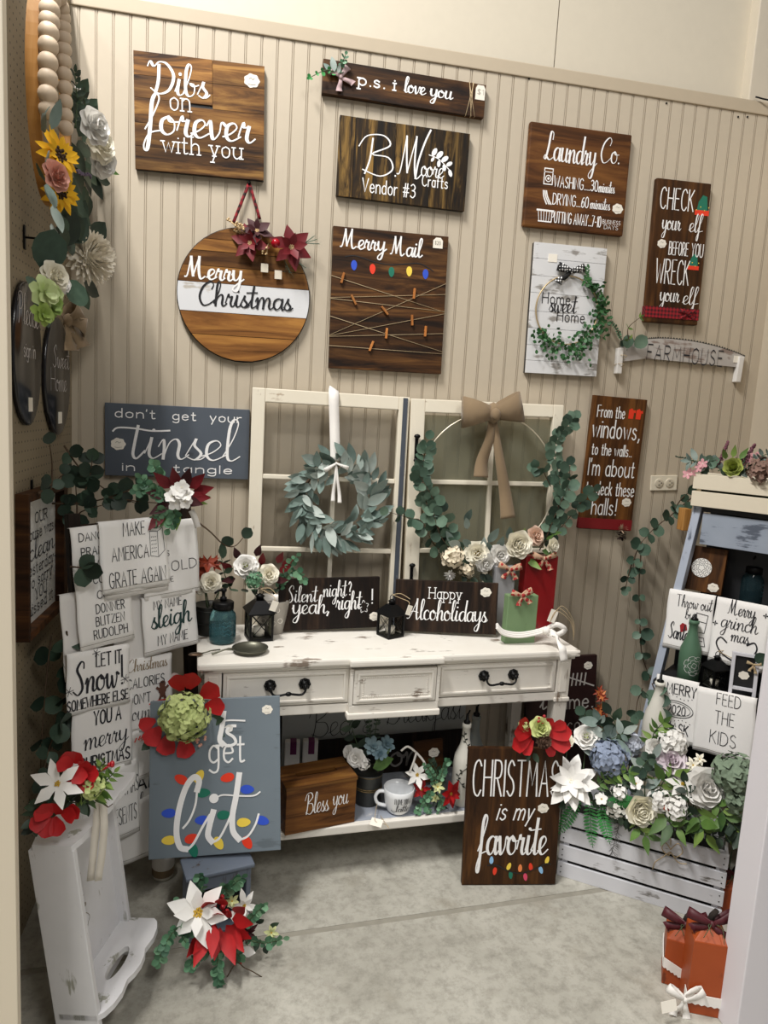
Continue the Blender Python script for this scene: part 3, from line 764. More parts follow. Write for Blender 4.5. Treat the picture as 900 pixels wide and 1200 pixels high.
# ================================================================== desk
DA = radians(4.3); DO = Vector((-.122, -.485, 0)); DW, DD, DH = 1.262, .385, .742
DM = Matrix.Translation(DO) @ Matrix.Rotation(DA, 4, 'Z')
desk = thing('desk', 'distressed cream painted vanity desk with three drawers and a low shelf', 'desk', DM)
bm = bmesh.new(); box(bm, 0, 0, DH-.022, DW, DD, DH, .006); box(bm, .012, .012, DH-.034, DW-.012, DD, DH-.020, .004); box(bm, .455, -.018, DH-.022, .765, .05, DH-.001, .006)
link('desktop', bm, MP['desk'], desk)
zt = DH-.034; zb = zt-.118; LG = .05
for x in (.022, DW-.022-LG):
    for y in (.018, DD-LG-.005):
        bm = bmesh.new(); box(bm, x, y, zb-.02, x+LG, y+LG, zt, .003); box(bm, x-.004, y-.004, zb-.034, x+LG+.004, y+LG+.004, zb-.02, .003)
        # square leg tapering down to the floor
        a = [(x+.002, y+.002), (x+LG-.002, y+.002), (x+LG-.002, y+LG-.002), (x+.002, y+LG-.002)]; cx, cy = x+LG/2, y+LG/2
        vt = [bm.verts.new((px, py, zb-.034)) for px, py in a]; vb = [bm.verts.new((cx+(px-cx)*.66, cy+(py-cy)*.66, .0)) for px, py in a]
        for i in range(4): bm.faces.new([vb[i], vb[(i+1) % 4], vt[(i+1) % 4], vt[i]])
        bm.faces.new(vb[::-1])
        lg = link('leg', bm, MP['deskz'], desk)
        bm = bmesh.new(); box(bm, x+.011, y-.003, zb+.0, x+LG-.011, y+.001, zt-.012, .002); link('leg_panel', bm, MP['deskz'], lg)
x0, x1 = .022+LG, DW-.022-LG; c0, c1 = .474, .746
bm = bmesh.new()
box(bm, x0, .034, zb-.012, x1, DD-.02, zb); box(bm, x0, DD-.03, zb, x1, DD-.01, zt); box(bm, x0-.02, .05, zb-.0, x0-.001, DD-.05, zt); box(bm, x1+.001, .05, zb, x1+.02, DD-.05, zt)
box(bm, x0, .02, zb-.030, c0-.004, .034, zb-.001, .003); box(bm, c1+.004, .02, zb-.030, x1, .034, zb-.001, .003)
box(bm, c0-.018, -.006, zb-.046, c1+.018, .034, zb-.026, .004); box(bm, c0-.012, .0, zb-.028, c1+.012, .034, zb-.001, .003)
box(bm, c0-.012, .0, zb, c0-.002, .05, zt); box(bm, c1+.002, .0, zb, c1+.012, .05, zt)
link('apron', bm, MP['desk'], desk)
def drawer(a, b, y, handle):
    bm = bmesh.new(); box(bm, a, y, zb+.003, b, DD-.06, zt-.003)
    box(bm, a, y-.006, zb+.003, b, y+.004, zt-.003, .003)
    # raised moulding round the drawer face
    for q in ((a+.010, zb+.012, b-.010, zb+.020), (a+.010, zt-.020, b-.010, zt-.012), (a+.010, zb+.018, a+.018, zt-.018), (b-.018, zb+.018, b-.010, zt-.018)):
        box(bm, q[0], y-.011, q[1], q[2], y-.004, q[3], .002)
    d = link('drawer', bm, MP['desk'], desk)
    if handle:
        bm = bmesh.new(); cx = (a+b)/2; cz = (zb+zt)/2+.012
        for s in (-1, 1):
            lathe(bm, [(.019, 0), (.019, .004), (.009, .008), (.006, .022), (.008, .026), (.003, .03)], 8, XF((cx+s*.053, y-.006, cz), (pi/2, 0, 0)))
            for k in range(8):
                a_ = k*pi/4; ball(bm, (cx+s*.053+.015*cos(a_), y-.010, cz+.015*sin(a_)), .005, 6, 4)
        tube(bm, catmull([(cx-.053, y-.033, cz), (cx-.050, y-.036, cz-.014), (cx-.036, y-.038, cz-.022), (cx, y-.038, cz-.018), (cx+.036, y-.038, cz-.022), (cx+.050, y-.036, cz-.014), (cx+.053, y-.033, cz)], 5), .0036, 6)
        ball(bm, (cx, y-.038, cz-.018), .007, 8, 6, (1.5, 1, 1))
        lab(link('handle', bm, MP['iron'], d), 'black iron bail handle')
    else:
        bm = bmesh.new()
        n = int((b-a-.06)/.0065)
        for i in range(n+1):
            x = a+.03+(b-a-.06)*i/n
            for z in (zb+.028, zt-.028): ball(bm, (x, y-.006, z), .0028, 6, 4)
        nv = int((zt-zb-.056)/.0065)
        for i in range(1, nv):
            z = zb+.028+(zt-zb-.056)*i/nv
            for x in (a+.03, b-.03): ball(bm, (x, y-.006, z), .0028, 6, 4)
        stuff(link('bead_moulding', bm, MP['desk'], d))
drawer(x0+.004, c0-.012, .026, True); drawer(c0, c1, .004, False); drawer(c1+.012, x1-.004, .026, True)
SZ = .178
link('shelf', B(.03, .008, SZ-.028, DW-.03, DD-.01, SZ-.0, .004), MP['desk'], desk)
shtop = painted('worn_grey_shelf_paint', '#9aa0ab', '#c9c6c2', .45, 'x', .6, .8)
link('shelf_panel', B(.05, .028, SZ-.001, DW-.05, DD-.02, SZ+.0015), shtop, desk)
def dz(px, py, z=DH): return onZ(px, py, z)

# ================================================================== glass
def glassmat(name, tint, opac, film='#9a9c8c', rough=.08, ior=1.3):
    m, nt, b = newmat(name); tr = N(nt, 'ShaderNodeBsdfTransparent'); tr.inputs[0].default_value = lin(tint)
    b.inputs['Base Color'].default_value = lin(film); b.inputs['Roughness'].default_value = rough
    mx = N(nt, 'ShaderNodeMixShader'); fr = N(nt, 'ShaderNodeFresnel'); fr.inputs[0].default_value = ior
    ad = N(nt, 'ShaderNodeMath', operation='ADD'); ad.inputs[1].default_value = opac; nt.links.new(fr.outputs[0], ad.inputs[0])
    nt.links.new(ad.outputs[0], mx.inputs[0]); nt.links.new(tr.outputs[0], mx.inputs[1]); nt.links.new(b.outputs[0], mx.inputs[2])
    nt.links.new(mx.outputs[0], nt.nodes['Material Output'].inputs[0]); return m
G3 = glassmat('thin_picture_glass', '#ffffff', .0, ior=1.04)
G1 = glassmat('old_window_glass', '#ffffff', .0, ior=1.15); G2 = glassmat('dusty_window_glass', '#f2f2ea', .22, '#a5a693', .35, ior=1.15)

def sash(name, label, TL, TR, BR, BL, pl, rows, muny, munx, glass, lst, rst, top, th=.034, dark=False):
    m, w, h = fit(pl, TL, TR, BR, BL)
    t = thing(name, label, 'window frame', m)
    link('stile', B(0, 0, 0, lst, h, th, .003), MP['sash_up'], t)
    if dark:
        link('stile', B(w-rst, 0, 0, w, h, th, .003), MP['sash_up'], t)
        lab(link('edge_strip', B(w-rst*.62, .0, th, w-rst*.2, h-.004, th+.004), MP['slateedge_up'], t), 'dark slate painted edge strip')
    else: link('stile', B(w-rst, 0, 0, w, h, th, .003), MP['sash_up'], t)
    link('rail', B(lst, h-top, .001, w-rst, h, th-.001, .003), MP['sashx'], t)
    link('rail', B(lst, 0, .001, w-rst, .055, th-.001, .003), MP['sashx'], t)
    ys = [.055]+[h-q*h for q in sorted(muny, reverse=True)]+[h-top]
    xm = munx*w
    for y in ys[1:-1]:
        link('muntin', B(lst, y-.008, .006, w-rst, y+.008, th-.003, .003), MP['sashx'], t)
    link('muntin', B(xm-.008, .055, .005, xm+.008, h-top, th-.004, .003), MP['sash_up'], t)
    for a, b in zip(ys, ys[1:]):
        for c, d in ((lst, xm-.008), (xm+.008, w-rst)):
            link('pane', B(c, a+.008, .013, d, b-.008, .016), glass, t)
    DIM[t.name] = (w, h, th)
    return t
MP['sash_up'] = painted('old_cream_paint_stile', '#e9e1cf', '#9c8265', .25, 'y', .6, .8, '#e2d9c4')
MP['slateedge_up'] = painted('dark_sash_edge_strip', '#454b55', '#8c8c88', .35, 'y', .6, 1.3)
wpl = Plane((.5, -.062, DH+.003), (1, 0, 0), (0, .035, 1))
win1 = sash('window_sash', 'old cream six-pane window frame with the lambs ear wreath, left of the pair', (295, 454), (476, 466.5), (465, 737), (287.5, 735), wpl, 3, (.355, .655), .53, G1, .044, .038, .046, dark=True)
win2 = sash('window_sash', 'old cream window frame behind the burlap bow hoop, right of the pair', (479, 466), (653, 476.5), (644, 737), (470, 738), wpl, 3, (.345, .64), .535, G2, .052, .040, .046)
# iron sash fittings on the left stile of the second frame
w, h, th = dims(win2)
for (v, l) in ((.155, .085), (.70, .07)):
    bm = bmesh.new(); y = h*(1-v)
    box(bm, .018, y-l, th, .03, y, th+.006, .002); ball(bm, (.024, y, th+.012), .012, 8, 6, (1, .7, .8)); ball(bm, (.024, y-l, th+.008), .010, 8, 6, (1, .8, .6))
    lab(link('sash_latch', bm, MP['iron'], win2), 'black iron sash latch')

# ================================================================== signs on the back wall
WP = wallp(.001)
MP['board_planky'] = MP['board_dibs']
s = board('wood_sign', 'brown plank sign reading Dibs on forever with you', 'sign', MP['board_dibs'], WP, (156.5, 60.8), (310.5, 81.5), (308.5, 213), (160, 201), .019, [
    ('Dibs', 'S', .12, .56, .335, .255, .0085), ('on', 'Z', .27, .42, .465, .17, .0040), ('forever', 'S', .08, .91, .68, .31, .0105), ('with you', 'Z', .21, .82, .83, .15, .0040)], planks=[(0, 0, .595, .2), (.595, 0, 1, .2), (0, .2, .595, .39), (.595, .2, 1, .42), (0, .39, .42, .6), (.42, .42, 1, .6), (0, .6, 1, .8), (0, .8, 1, 1)])
w, h, th = dims(s); rosette(s, w*.9, h*.86, .0245, th)
dk = plain('joint_shadow', '#22150c', .9)
s = board('wood_sign', 'long narrow brown sign reading p.s. i love you with a bow', 'sign', MP['board_dark'], WP, (377.8, 71), (568, 104), (564, 140.3), (377, 113), .022, [
    ('p.s. i', 'Z', .215, .43, .60, .33, .0048), ('love', 'S', .49, .62, .60, .44, .006), ('you', 'S', .65, .79, .60, .42, .006)])
w, h, th = dims(s); psi = s
bm = bmesh.new()
for x, a in ((.905, .02), (.91, -.015), (.915, .0), (.90, .01)):
    tube(bm, [(w*x+a, -.001, th*.5), (w*x+a, -.001, th+.001), (w*x-a*.4, h+.001, th+.001), (w*x-a*.4, h+.001, th*.5)], .0011, 4)
link('twine_wrap', bm, MP['twine'], s)
bm = bmesh.new(); prism(bm, [(w*.935, h*.52), (w*.935, h*.86), (w*.945, h*.96), (w*.985, h*.96), (w*.995, h*.86), (w*.995, h*.52)], th, th+.0015)
o = lab(link('price_tag', bm, MP['paper'], s), 'white paper price tag'); bm = bmesh.new(); text(bm, '$15', 'P', w*.945, w*.985, h*.68, h*.16, .0012, th+.002); link('price', bm, MP['greyink'], o)

s = board('wood_sign', 'dark streaked sign of upright planks reading Vendor #3 with a leaf sprig', 'sign', MP['board_vert'], WP, (397.2, 136.7), (549.6, 159.6), (541.7, 248.9), (393, 231.7), .020, [
    ('B', 'S', .16, .43, .68, .47, .0052, dict(cal=.3)), ('.', 'P', .435, .44, .67, .3, .005), ('M', 'S', .46, .66, .66, .50, .0055, dict(cal=.3)),
    ('oore', 'S', .635, .81, .615, .25, .0042, dict(cal=.3)), ('Crafts', 'P', .65, .85, .74, .14, .0035), ('Vendor #3', 'P', .195, .60, .91, .17, .0038)], planks=[(a_, 0, b_, 1) for a_, b_ in ((0, .12), (.12, .27), (.27, .43), (.43, .56), (.56, .71), (.71, .86), (.86, 1))])
w, h, th = dims(s)
bm = bmesh.new(); mono(bm, [(w*.595, h*.34), (w*.61, h*.55), (w*.65, h*.80), (w*.69, h*.97)], .0062, th+.001)
mono(bm, [(w*.69, h*.66), (w*.77, h*.62), (w*.86, h*.50)], .003, th+.001)
for x, y, dx, dy in ((.715, .655, .03, .10), (.75, .635, .045, .09), (.79, .60, .05, .07), (.83, .555, .045, .05), (.73, .64, -.02, -.06), (.77, .61, .0, -.09), (.81, .57, .01, -.09), (.855, .51, .02, -.09)):
    L_ = hypot(dx*w, dy*h); a = atan2(dy*h, dx*w)
    pts = [(w*x+L_*.5*(1+cos(q))*cos(a)-L_*.28*sin(q)*sin(a), h*y+L_*.5*(1+cos(q))*sin(a)+L_*.28*sin(q)*cos(a)) for q in [2*pi*i/10 for i in range(10)]]
    bm.faces.new([bm.verts.new((px, py, th+.001)) for px, py in pts])
link('sprig_mark', bm, MP['white'], s)

# string board
s = board('mail_board', 'dark brown board reading Merry Mail strung with twine and tiny pegs', 'memo board', MP['board_dark'], WP, (389.5, 265.5), (523.6, 279.3), (515.5, 438.9), (384.7, 431.3), .020, [
    ('Merry', 'S', .07, .45, .145, .125, .0058, dict(cal=.25)), ('Mail', 'S', .50, .765, .165, .125, .0058, dict(cal=.25))])
w, h, th = dims(s)
bm = bmesh.new(); mono(bm, [(.11*w, .795*h), (.2*w, .805*h), (.36*w, .775*h), (.5*w, .765*h), (.64*w, .78*h), (.76*w, .79*h), (.88*w, .745*h)], .003, th+.0009)
link('painted_wire', bm, MP['black'], s)
BULB = {'blue': '#2d52c8', 'red': '#e83a1c', 'green': '#13715a', 'yellow': '#f2d34f', 'lblue': '#8fc0e8', 'orange': '#ee8a4e', 'pink': '#d8486a'}
BM_ = {k: plain('bulb_'+k, v, .5) for k, v in BULB.items()}
def bulb(parent, x, y, L, a, c, z, cap=True, wd=.3):
    bm = bmesh.new(); a = radians(a)
    P = [(L*(.5-.5*cos(q)), L*wd*sin(q)*(1.15-.3*(.5-.5*cos(q)))) for q in [2*pi*i/14 for i in range(14)]]
    bm.faces.new([bm.verts.new((x+p*cos(a)-q*sin(a), y+p*sin(a)+q*cos(a), z)) for p, q in P]); o = link('painted_bulb', bm, BM_[c], parent)
for u, v, c in ((.185, .775, 'blue'), (.345, .76, 'red'), (.51, .75, 'green'), (.665, .765, 'yellow'), (.81, .755, 'blue')): bulb(s, w*u, h*v, .034, -88, c, th+.0009)
for a, b in ((.345, .545), (.50, .415), (.505, .54), (.765, .335), (.77, .555), (.775, .70), (.63, .835), (.84, .85)):
    bm = bmesh.new(); tube(bm, [(-.001, h*(1-a), th*.4), (-.001, h*(1-a), th+.0015), (w+.001, h*(1-b), th+.0015), (w+.001, h*(1-b), th*.4)], .0009, 5)
    link('twine', bm, MP['twine'], s)
pegm = wood('peg_wood', '#8a5426', '#b06f38', '#c98a4e', 'y', 2, .6, 0)
bm = bmesh.new(); box(bm, -.0035, -.018, .0, .0035, .018, .004, .0006); box(bm, -.0035, -.018, .005, .0035, .018, .009, .0006); tube(bm, [(-.0045, .002, .0045), (.0045, .002, .0045)], .003, 6)
pme = None
for x, y, r in ((157, 395, -14), (228, 530, 30), (420, 600, 42), (598, 500, -3), (593, 665, 4), (437, 742, -3), (680, 737, -2), (347, 818, -20)):
    u = (x-92)/705; v = (y-(82+.1*(x-100)))/862
    mm = Matrix.Translation((u*w, h*(1-v), th+.0005)) @ Matrix.Rotation(radians(r), 4, 'Z')
    if pme is None: o = link('peg', bm, pegm, s); o.matrix_local = mm; pme = o.data
    else: inst('peg', pme, s, mm)
bm = bmesh.new(); prism(bm, [(w*.865, h*.91), (w*.865, h*.965), (w*.89, h*.985), (w*.93, h*.985), (w*.95, h*.965), (w*.95, h*.91)], th, th+.0015)
o = lab(link('price_tag', bm, MP['paper'], s), 'white paper price tag'); bm = bmesh.new(); text(bm, '$20', 'P', w*.88, w*.93, h*.935, h*.025, .0012, th+.002); link('price', bm, MP['greyink'], o)

# round sign
m, w, h = fit(WP, (208.5, 260), (363, 274), (360, 431), (208.5, 420)); R = (w+h)/4; m2 = m @ Matrix.Translation((w/2, h/2, 0))
rs = thing('round_sign', 'round plank sign with a white band reading Merry Christmas', 'sign', m2)
th = .018
bm = bmesh.new(); lathe(bm, [(R+.001, 0), (R+.001, th-.003), (R-.003, th-.0035)], 48); link('backing_disc', bm, plain('black_edge', '#15100c', .7), rs)
cuts = [-1, -.66, -.33, .02-.04, .03]; edges = [-.995, -.62, -.28, .155, .40, .62, .80, .995]
for i, (a, b) in enumerate(zip(edges, edges[1:])):
    bm = bmesh.new(); a2, b2 = a+.004, b-.004; pts = []
    n = 8
    for k in range(n+1):
        y = a2+(b2-a2)*k/n; pts.append((sqrt(max(0, 1-y*y)), y))
    for k in range(n+1):
        y = b2+(a2-b2)*k/n; pts.append((-sqrt(max(0, 1-y*y)), y))
    if abs(pts[0][0]) < .12: pts = pts
    q = [(x*(R-.002), y*(R-.002)) for x, y in pts]
    cl = [q[0]]
    for p in q[1:]:
        if hypot(p[0]-cl[-1][0], p[1]-cl[-1][1]) > 1e-4: cl.append(p)
    prism(bm, cl, th-.004, th+(.0006 if i % 2 else 0))
    white = (i == 2)
    o = link('plank', bm, painted('white_band_paint', '#d9dadc', '#b9b2a8', .3, 'x', .6, 1) if white else MP['board_gold'], rs)
    if white: lab(o, 'white painted middle plank')
bm = bmesh.new(); text(bm, 'Merry', 'S', -.87*R, -.03*R, .20*R, .30*R, .0078, th+.0012, cal=.4); link('lettering', bm, MP['white'], rs)
bm = bmesh.new(); text(bm, 'Christmas', 'S', -.68*R, .72*R, -.175*R, .33*R, .0068, th+.0012, cal=.4); link('lettering', bm, MP['black'], rs)
# plaid hanging ribbon
plaid = None
def plaidmat(name, a, b_, s=55):
    m, nt, b = newmat(name); tc = N(nt, 'ShaderNodeTexCoord'); sp = N(nt, 'ShaderNodeSeparateXYZ'); nt.links.new(tc.outputs['Object'], sp.inputs[0]); fs = []
    ad0 = N(nt, 'ShaderNodeMath', operation='ADD'); nt.links.new(sp.outputs[1], ad0.inputs[0]); nt.links.new(sp.outputs[2], ad0.inputs[1])
    for src in (sp.outputs[0], ad0.outputs[0]):
        mu = N(nt, 'ShaderNodeMath', operation='MULTIPLY'); mu.inputs[1].default_value = s; nt.links.new(src, mu.inputs[0])
        fr = N(nt, 'ShaderNodeMath', operation='FRACT'); nt.links.new(mu.outputs[0], fr.inputs[0])
        g = N(nt, 'ShaderNodeMath', operation='GREATER_THAN'); g.inputs[1].default_value = .5; nt.links.new(fr.outputs[0], g.inputs[0]); fs.append(g)
    ad = N(nt, 'ShaderNodeMath', operation='ADD'); nt.links.new(fs[0].outputs[0], ad.inputs[0]); nt.links.new(fs[1].outputs[0], ad.inputs[1])
    hf = N(nt, 'ShaderNodeMath', operation='MULTIPLY'); hf.inputs[1].default_value = .5; nt.links.new(ad.outputs[0], hf.inputs[0])
    nt.links.new(mix(nt, hf.outputs[0], a, b_), b.inputs['Base Color']); b.inputs['Roughness'].default_value = .85; return m
MP['plaid'] = plaidmat('red_black_plaid', '#8e1420', '#1b090b'); MP['plaidred'] = plaidmat('red_plaid_ribbon', '#9c1522', '#3b0a12', 70)
def wl(px, py, off=0.0): return rs.matrix_world.inverted() @ onY(px, py, -off)
apex = wl(292, 214.5, .012); e1 = wl(273, 262, .02); e2 = wl(304.5, 257, .02)
for e in (e1, e2):
    bm = bmesh.new(); strip(bm, [apex, (apex+e)/2+Vector((0, 0, .002)), e], (0, 0, 1), .010, k=3); link('hanging_ribbon', bm, MP['plaid'], rs)
bm = bmesh.new(); lathe(bm, [(.004, 0), (.004, .014), (.006, .016)], 8); o = link('hanging_nail', bm, MP['iron'], rs); o.matrix_local = Matrix.Translation(apex-Vector((0, 0, .012)))

s = board('wood_sign', 'square brown sign reading Laundry Co. with washing, drying and putting away times', 'sign', MP['board_brown'], WP, (619.3, 144), (737, 161), (726.5, 278.3), (610, 266.7), .022, [
    ('Laundry', 'S', .15, .66, .34, .25, .0062, dict(rise=-.02)), ('Co.', 'S', .70, .90, .30, .23, .0048), ('WASHING....30', 'P', .27, .70, .59, .105, .0032), ('minutes', 'S', .71, .87, .59, .11, .003),
    ('DRYING...60', 'P', .27, .62, .76, .105, .0032), ('minutes', 'S', .64, .84, .76, .11, .003), ('PUTTING AWAY...7-10', 'P', .27, .76, .935, .105, .0032),
    ('BUSINESS', 'P', .78, .96, .895, .04, .0014), ('DAYS', 'P', .80, .94, .945, .04, .0014)], bev=.006)
w, h, th = dims(s); rosette(s, w*.92, h*.265, .0205, th); z = th+.0009
bm = bmesh.new()
for a, b, c, d in ((.165, .42, .255, .43), (.165, .57, .255, .58), (.165, .43, .173, .57), (.247, .43, .255, .57), (.165, .455, .255, .462)): box(bm, w*a, h*(1-d), th-.0002, w*c, h*(1-b), z)
mono(bm, [(w*(.21+.027*cos(q)), h*.48+w*.027*sin(q)) for q in [k*pi/4 for k in range(8)]], .003, z, closed=True); disc2(bm, w*.21, h*.48, w*.012, z)
for a, b in ((.17, .19), (.185, .215), (.2, .235)): mono(bm, [(w*a, h*.36), (w*(a+b)/2, h*.30), (w*(b+.02), h*.235)], .0045, z)
for a, b, c, d in ((.12, .82, .29, .838), (.14, .93, .27, .942)): box(bm, w*a, h*(1-d), th-.0002, w*c, h*(1-b), z)
for k in range(6): mono(bm, [(w*(.135+.028*k), h*.17), (w*(.148+.0235*k), h*.06)], .0022, z)
link('laundry_icons', bm, MP['white'], s)

s = board('wood_sign', 'tall brown sign reading Check your elf before you wreck your elf', 'sign', MP['board_brownv'], WP, (766.7, 210), (830, 217.5), (813, 381.7), (751, 378.3), .022, [
    ('CHECK', 'P', .09, .70, .205, .145, .0042), ('your', 'S', .16, .50, .345, .12, .0045), ('elf', 'S', .66, .90, .345, .12, .0045), ('BEFORE', 'P', .33, .68, .515, .09, .0034), ('YOU', 'P', .75, .96, .515, .09, .0034),
    ('WRECK', 'P', .13, .74, .72, .17, .0042), ('your', 'S', .24, .60, .845, .12, .0045), ('elf', 'S', .67, .95, .855, .12, .0045)], bev=.005)
w, h, th = dims(s); rosette(s, w*.19, h*.555, .018, th)
for x, y, k in ((.86, .81, 1), (.80, .42, .8)):
    bm = bmesh.new(); z = th+.001; bm.faces.new([bm.verts.new((w*(x+a*k), h*y+b*k*w, z)) for a, b in ((-.09, .0), (-.07, .13), (.0, .24), (.08, .22), (.11, .0))]); link('painted_hat', bm, BM_['green'], s)
    bm = bmesh.new(); box(bm, w*(x-.12*k), h*y-.08*w*k, th-.0003, w*(x+.14*k), h*y+.0*w, z); link('painted_hat_brim', bm, BM_['red'], s)
    bm = bmesh.new()
    for q in range(4): disc2(bm, w*(x-.1*k+.075*k*q), h*y+.05*w*(q % 2), .0022, z+.0005)
    link('painted_dots', bm, BM_['yellow'], s)
bm = bmesh.new(); box(bm, -.001, h*.035, -.0, w+.001, h*.115, th+.0015); link('plaid_band', bm, MP['plaidred'], s)
bow(s, Matrix.Translation((w*.78, h*.08, th+.002)), .03, MP['plaidred'], .5, tails=((-.8, -.7), (.9, -.6)), loops=((-1.1, .3), (1, .35)))

s = board('wood_sign', 'tall brown sign reading From the windows to the walls with a red ribbon foot', 'sign', MP['board_brownv'], WP, (691.7, 462.2), (755.6, 469.2), (735.5, 622), (677.8, 617.8), .020, [
    ('From the', 'P', .09, .60, .155, .085, .0038), ('windows,', 'P', .04, .93, .305, .135, .0052), ('to the walls..', 'P', .07, .82, .435, .085, .0038), ("I'm about", 'P', .05, .92, .59, .125, .0045), ('to deck these', 'P', .05, .96, .735, .10, .0042), ('halls!', 'P', .20, .66, .885, .125, .0045)])
w, h, th = dims(s); rosette(s, w*.85, h*.22, .0195, th)
for x in (.72, .86):
    bm = bmesh.new(); z = th+.001; bm.faces.new([bm.verts.new((w*x+a*.02, h*.885+b*.02, z)) for a, b in ((-.5, -.9), (.5, -.9), (.6, .3), (.95, .25), (.85, .8), (.45, .7), (.1, 1.1), (-.5, .8))]); link('painted_mitten', bm, BM_['red'], s)
link('ribbon_band', B(-.001, h*.005, 0, w+.001, h*.085, th+.0012), plain('deep_red_ribbon', '#7d0f16', .6), s)
fw = s

s = board('wood_sign', "wide blue-grey sign reading don't get your tinsel in a tangle", 'sign', MP['blue_grey'], WP, (124.5, 471.8), (292.5, 480), (291.2, 561), (123.5, 556.7), .018, [
    ("don't", 'P', .07, .34, .19, .12, .0036), ('get', 'P', .46, .62, .19, .12, .0036), ('your', 'P', .72, .94, .19, .12, .0036), ('insel', 'S', .27, .91, .74, .56, .0088), ('in', 'P', .12, .20, .925, .11, .0036), ('a', 'P', .32, .37, .925, .11, .0036), ('tangle', 'P', .47, .88, .925, .11, .0036)])
w, h, th = dims(s); rosette(s, w*.09, h*.44, .0235, th)
bm = bmesh.new(); mono(bm, [(w*.225, h*.70), (w*.20, h*.45), (w*.19, h*.30), (w*.215, h*.25), (w*.27, h*.36)], .009, th+.001, cal=.3); mono(bm, [(w*.055, h*.615), (w*.09, h*.665), (w*.2, h*.665), (w*.32, h*.64), (w*.44, h*.655)], .0058, th+.001); link('lettering', bm, MP['white'], s)

# whitewashed hoop sign
MP['whitewash'] = painted('whitewashed_board', '#dcdcdc', '#8f8b86', .45, 'x', .65, 1.2, '#cfd0d2')
s = board('wood_sign', 'whitewashed sign reading Home Sweet Home with a green hoop wreath and spotted bow', 'sign', MP['whitewash'], WP, (623.3, 285), (710, 292.7), (694, 441), (613.3, 437.7), .022, [
    ('Home', 'P', .16, .54, .455, .085, .0032), ('sweet', 'S', .26, .63, .515, .13, .0052), ('Home', 'P', .38, .76, .585, .085, .0032)], ink=MP['black'], bev=.006, planks=[(0, a_, 1, b_) for a_, b_ in ((0, .12), (.12, .25), (.25, .38), (.38, .52), (.52, .65), (.65, .78), (.78, .9), (.9, 1))])
w, h, th = dims(s); hs = s
hr = w*.43; hc = Vector((w*.50, h*.50, th+.008))
bm = bmesh.new(); tube(bm, [hc+Vector((hr*cos(a), hr*sin(a), 0)) for a in [2*pi*i/40 for i in range(40)]], .0028, 6, True); link('hoop', bm, plain('gold_hoop', '#b7a27c', .4, .5), s)
bm = bmesh.new()
for i in range(330):
    a = radians(rnd.uniform(-150, 62)); r = hr+rnd.gauss(.004, .014)*(1.5 if a < .2 else 1); p = hc+Vector((r*cos(a), r*sin(a), rnd.uniform(-.002, .022)))
    if a < radians(-60): p.y -= abs(rnd.gauss(0, .014))
    blade(bm, aim(p, Vector((cos(a), sin(a), 0))*.6+rv(1), Vector((0, 0, 1))+rv(.6)), .017, .013, 'round', .2, .1, nu=3)
for k in range(5):
    a = radians(55+k*3); p = hc+Vector((hr*cos(a), hr*sin(a), .006))
    for j in range(9):
        q = p+Vector((.004*k-.006, .006*j+.002, .002)); blade(bm, aim(q, (rnd.choice((-1, 1)), .5, 0), (0, 0, 1)), .011, .006, 'ovate', .1, 0, nu=2)
stuff(link('boxwood_foliage', bm, MP['box'], s))
dot = None
def dotmat(name, a, b_, s=105, th_=.32):
    m, nt, b = newmat(name); v = coords(nt, (s, s, s), 'Object', False); vo = N(nt, 'ShaderNodeTexVoronoi'); vo.inputs['Randomness'].default_value = .25; vo.inputs['Scale'].default_value = 1.0; nt.links.new(v, vo.inputs[0])
    l = N(nt, 'ShaderNodeMath', operation='LESS_THAN'); l.inputs[1].default_value = th_; nt.links.new(vo.outputs[0], l.inputs[0])
    nt.links.new(mix(nt, l.outputs[0], a, b_), b.inputs['Base Color']); b.inputs['Roughness'].default_value = .85; return m
bow(s, Matrix.Translation((w*.5, h*.80, th+.012)), .052, dotmat('spotted_ribbon', '#141414', '#eeeeee'), .6, tails=((-.9, -.9),), loops=((-1, .25), (1, .3)))
bm = bmesh.new(); box(bm, w*.2, h*.86, th, w*.32, h*.92, th+.0015); lab(link('price_tag', bm, MP['paper'], s), 'small cream price tag')

# saw blade
m, w, h = fit(WP, (722, 393), (876, 410), (866, 450), (720, 437)); sw = thing('saw_sign', 'whitewashed crosscut saw blade reading FARMHOUSE with two white handles', 'sign', m)
def sx(x, y, off=.012): return m.inverted() @ onY(x, y, -off)
ctl = [sx(*p) for p in ((728, 424), (724, 408), (738, 402), (757, 397.5), (778, 396.5), (805, 399), (832, 404), (856, 411), (873, 418), (869, 430), (860, 430), (800, 424), (757, 420))]
bm = bmesh.new(); prism(bm, [(p.x, p.y) for p in ctl][::-1], .010, .013)
link('blade', bm, painted('painted_saw_blade', '#c2beb9', '#8a7a72', .5, 'x', .6, 1.2, '#aaa49f'), sw)
bm = bmesh.new(); top = catmull([sx(*p) for p in ((738, 402), (757, 397.5), (778, 396.5), (805, 399), (832, 404), (856, 411), (873, 418))], 8)
for i in range(len(top)-1):
    a, b = top[i], top[i+1]; c = (a+b)/2+Vector((0, .006, 0))
    prism(bm, [(a.x, a.y-.001), (b.x, b.y-.001), (c.x, c.y)], .010, .013)
stuff(link('teeth', bm, MP['galv'], sw))
bm = bmesh.new(); a = sx(757, 421.5); b = sx(845, 429.5); text(bm, 'FARMHOUSE', 'P', 0, 1, 0, .058, .0052, 0, gap=.25)
ln = (b-a).length; ang = atan2(b.y-a.y, b.x-a.x)
for v in bm.verts: v.co.x = v.co.x*ln
bmesh.ops.transform(bm, matrix=Matrix.Translation((a.x, a.y, .0142)) @ Matrix.Rotation(ang, 4, 'Z'), verts=bm.verts); link('lettering', bm, MP['ink'], sw)
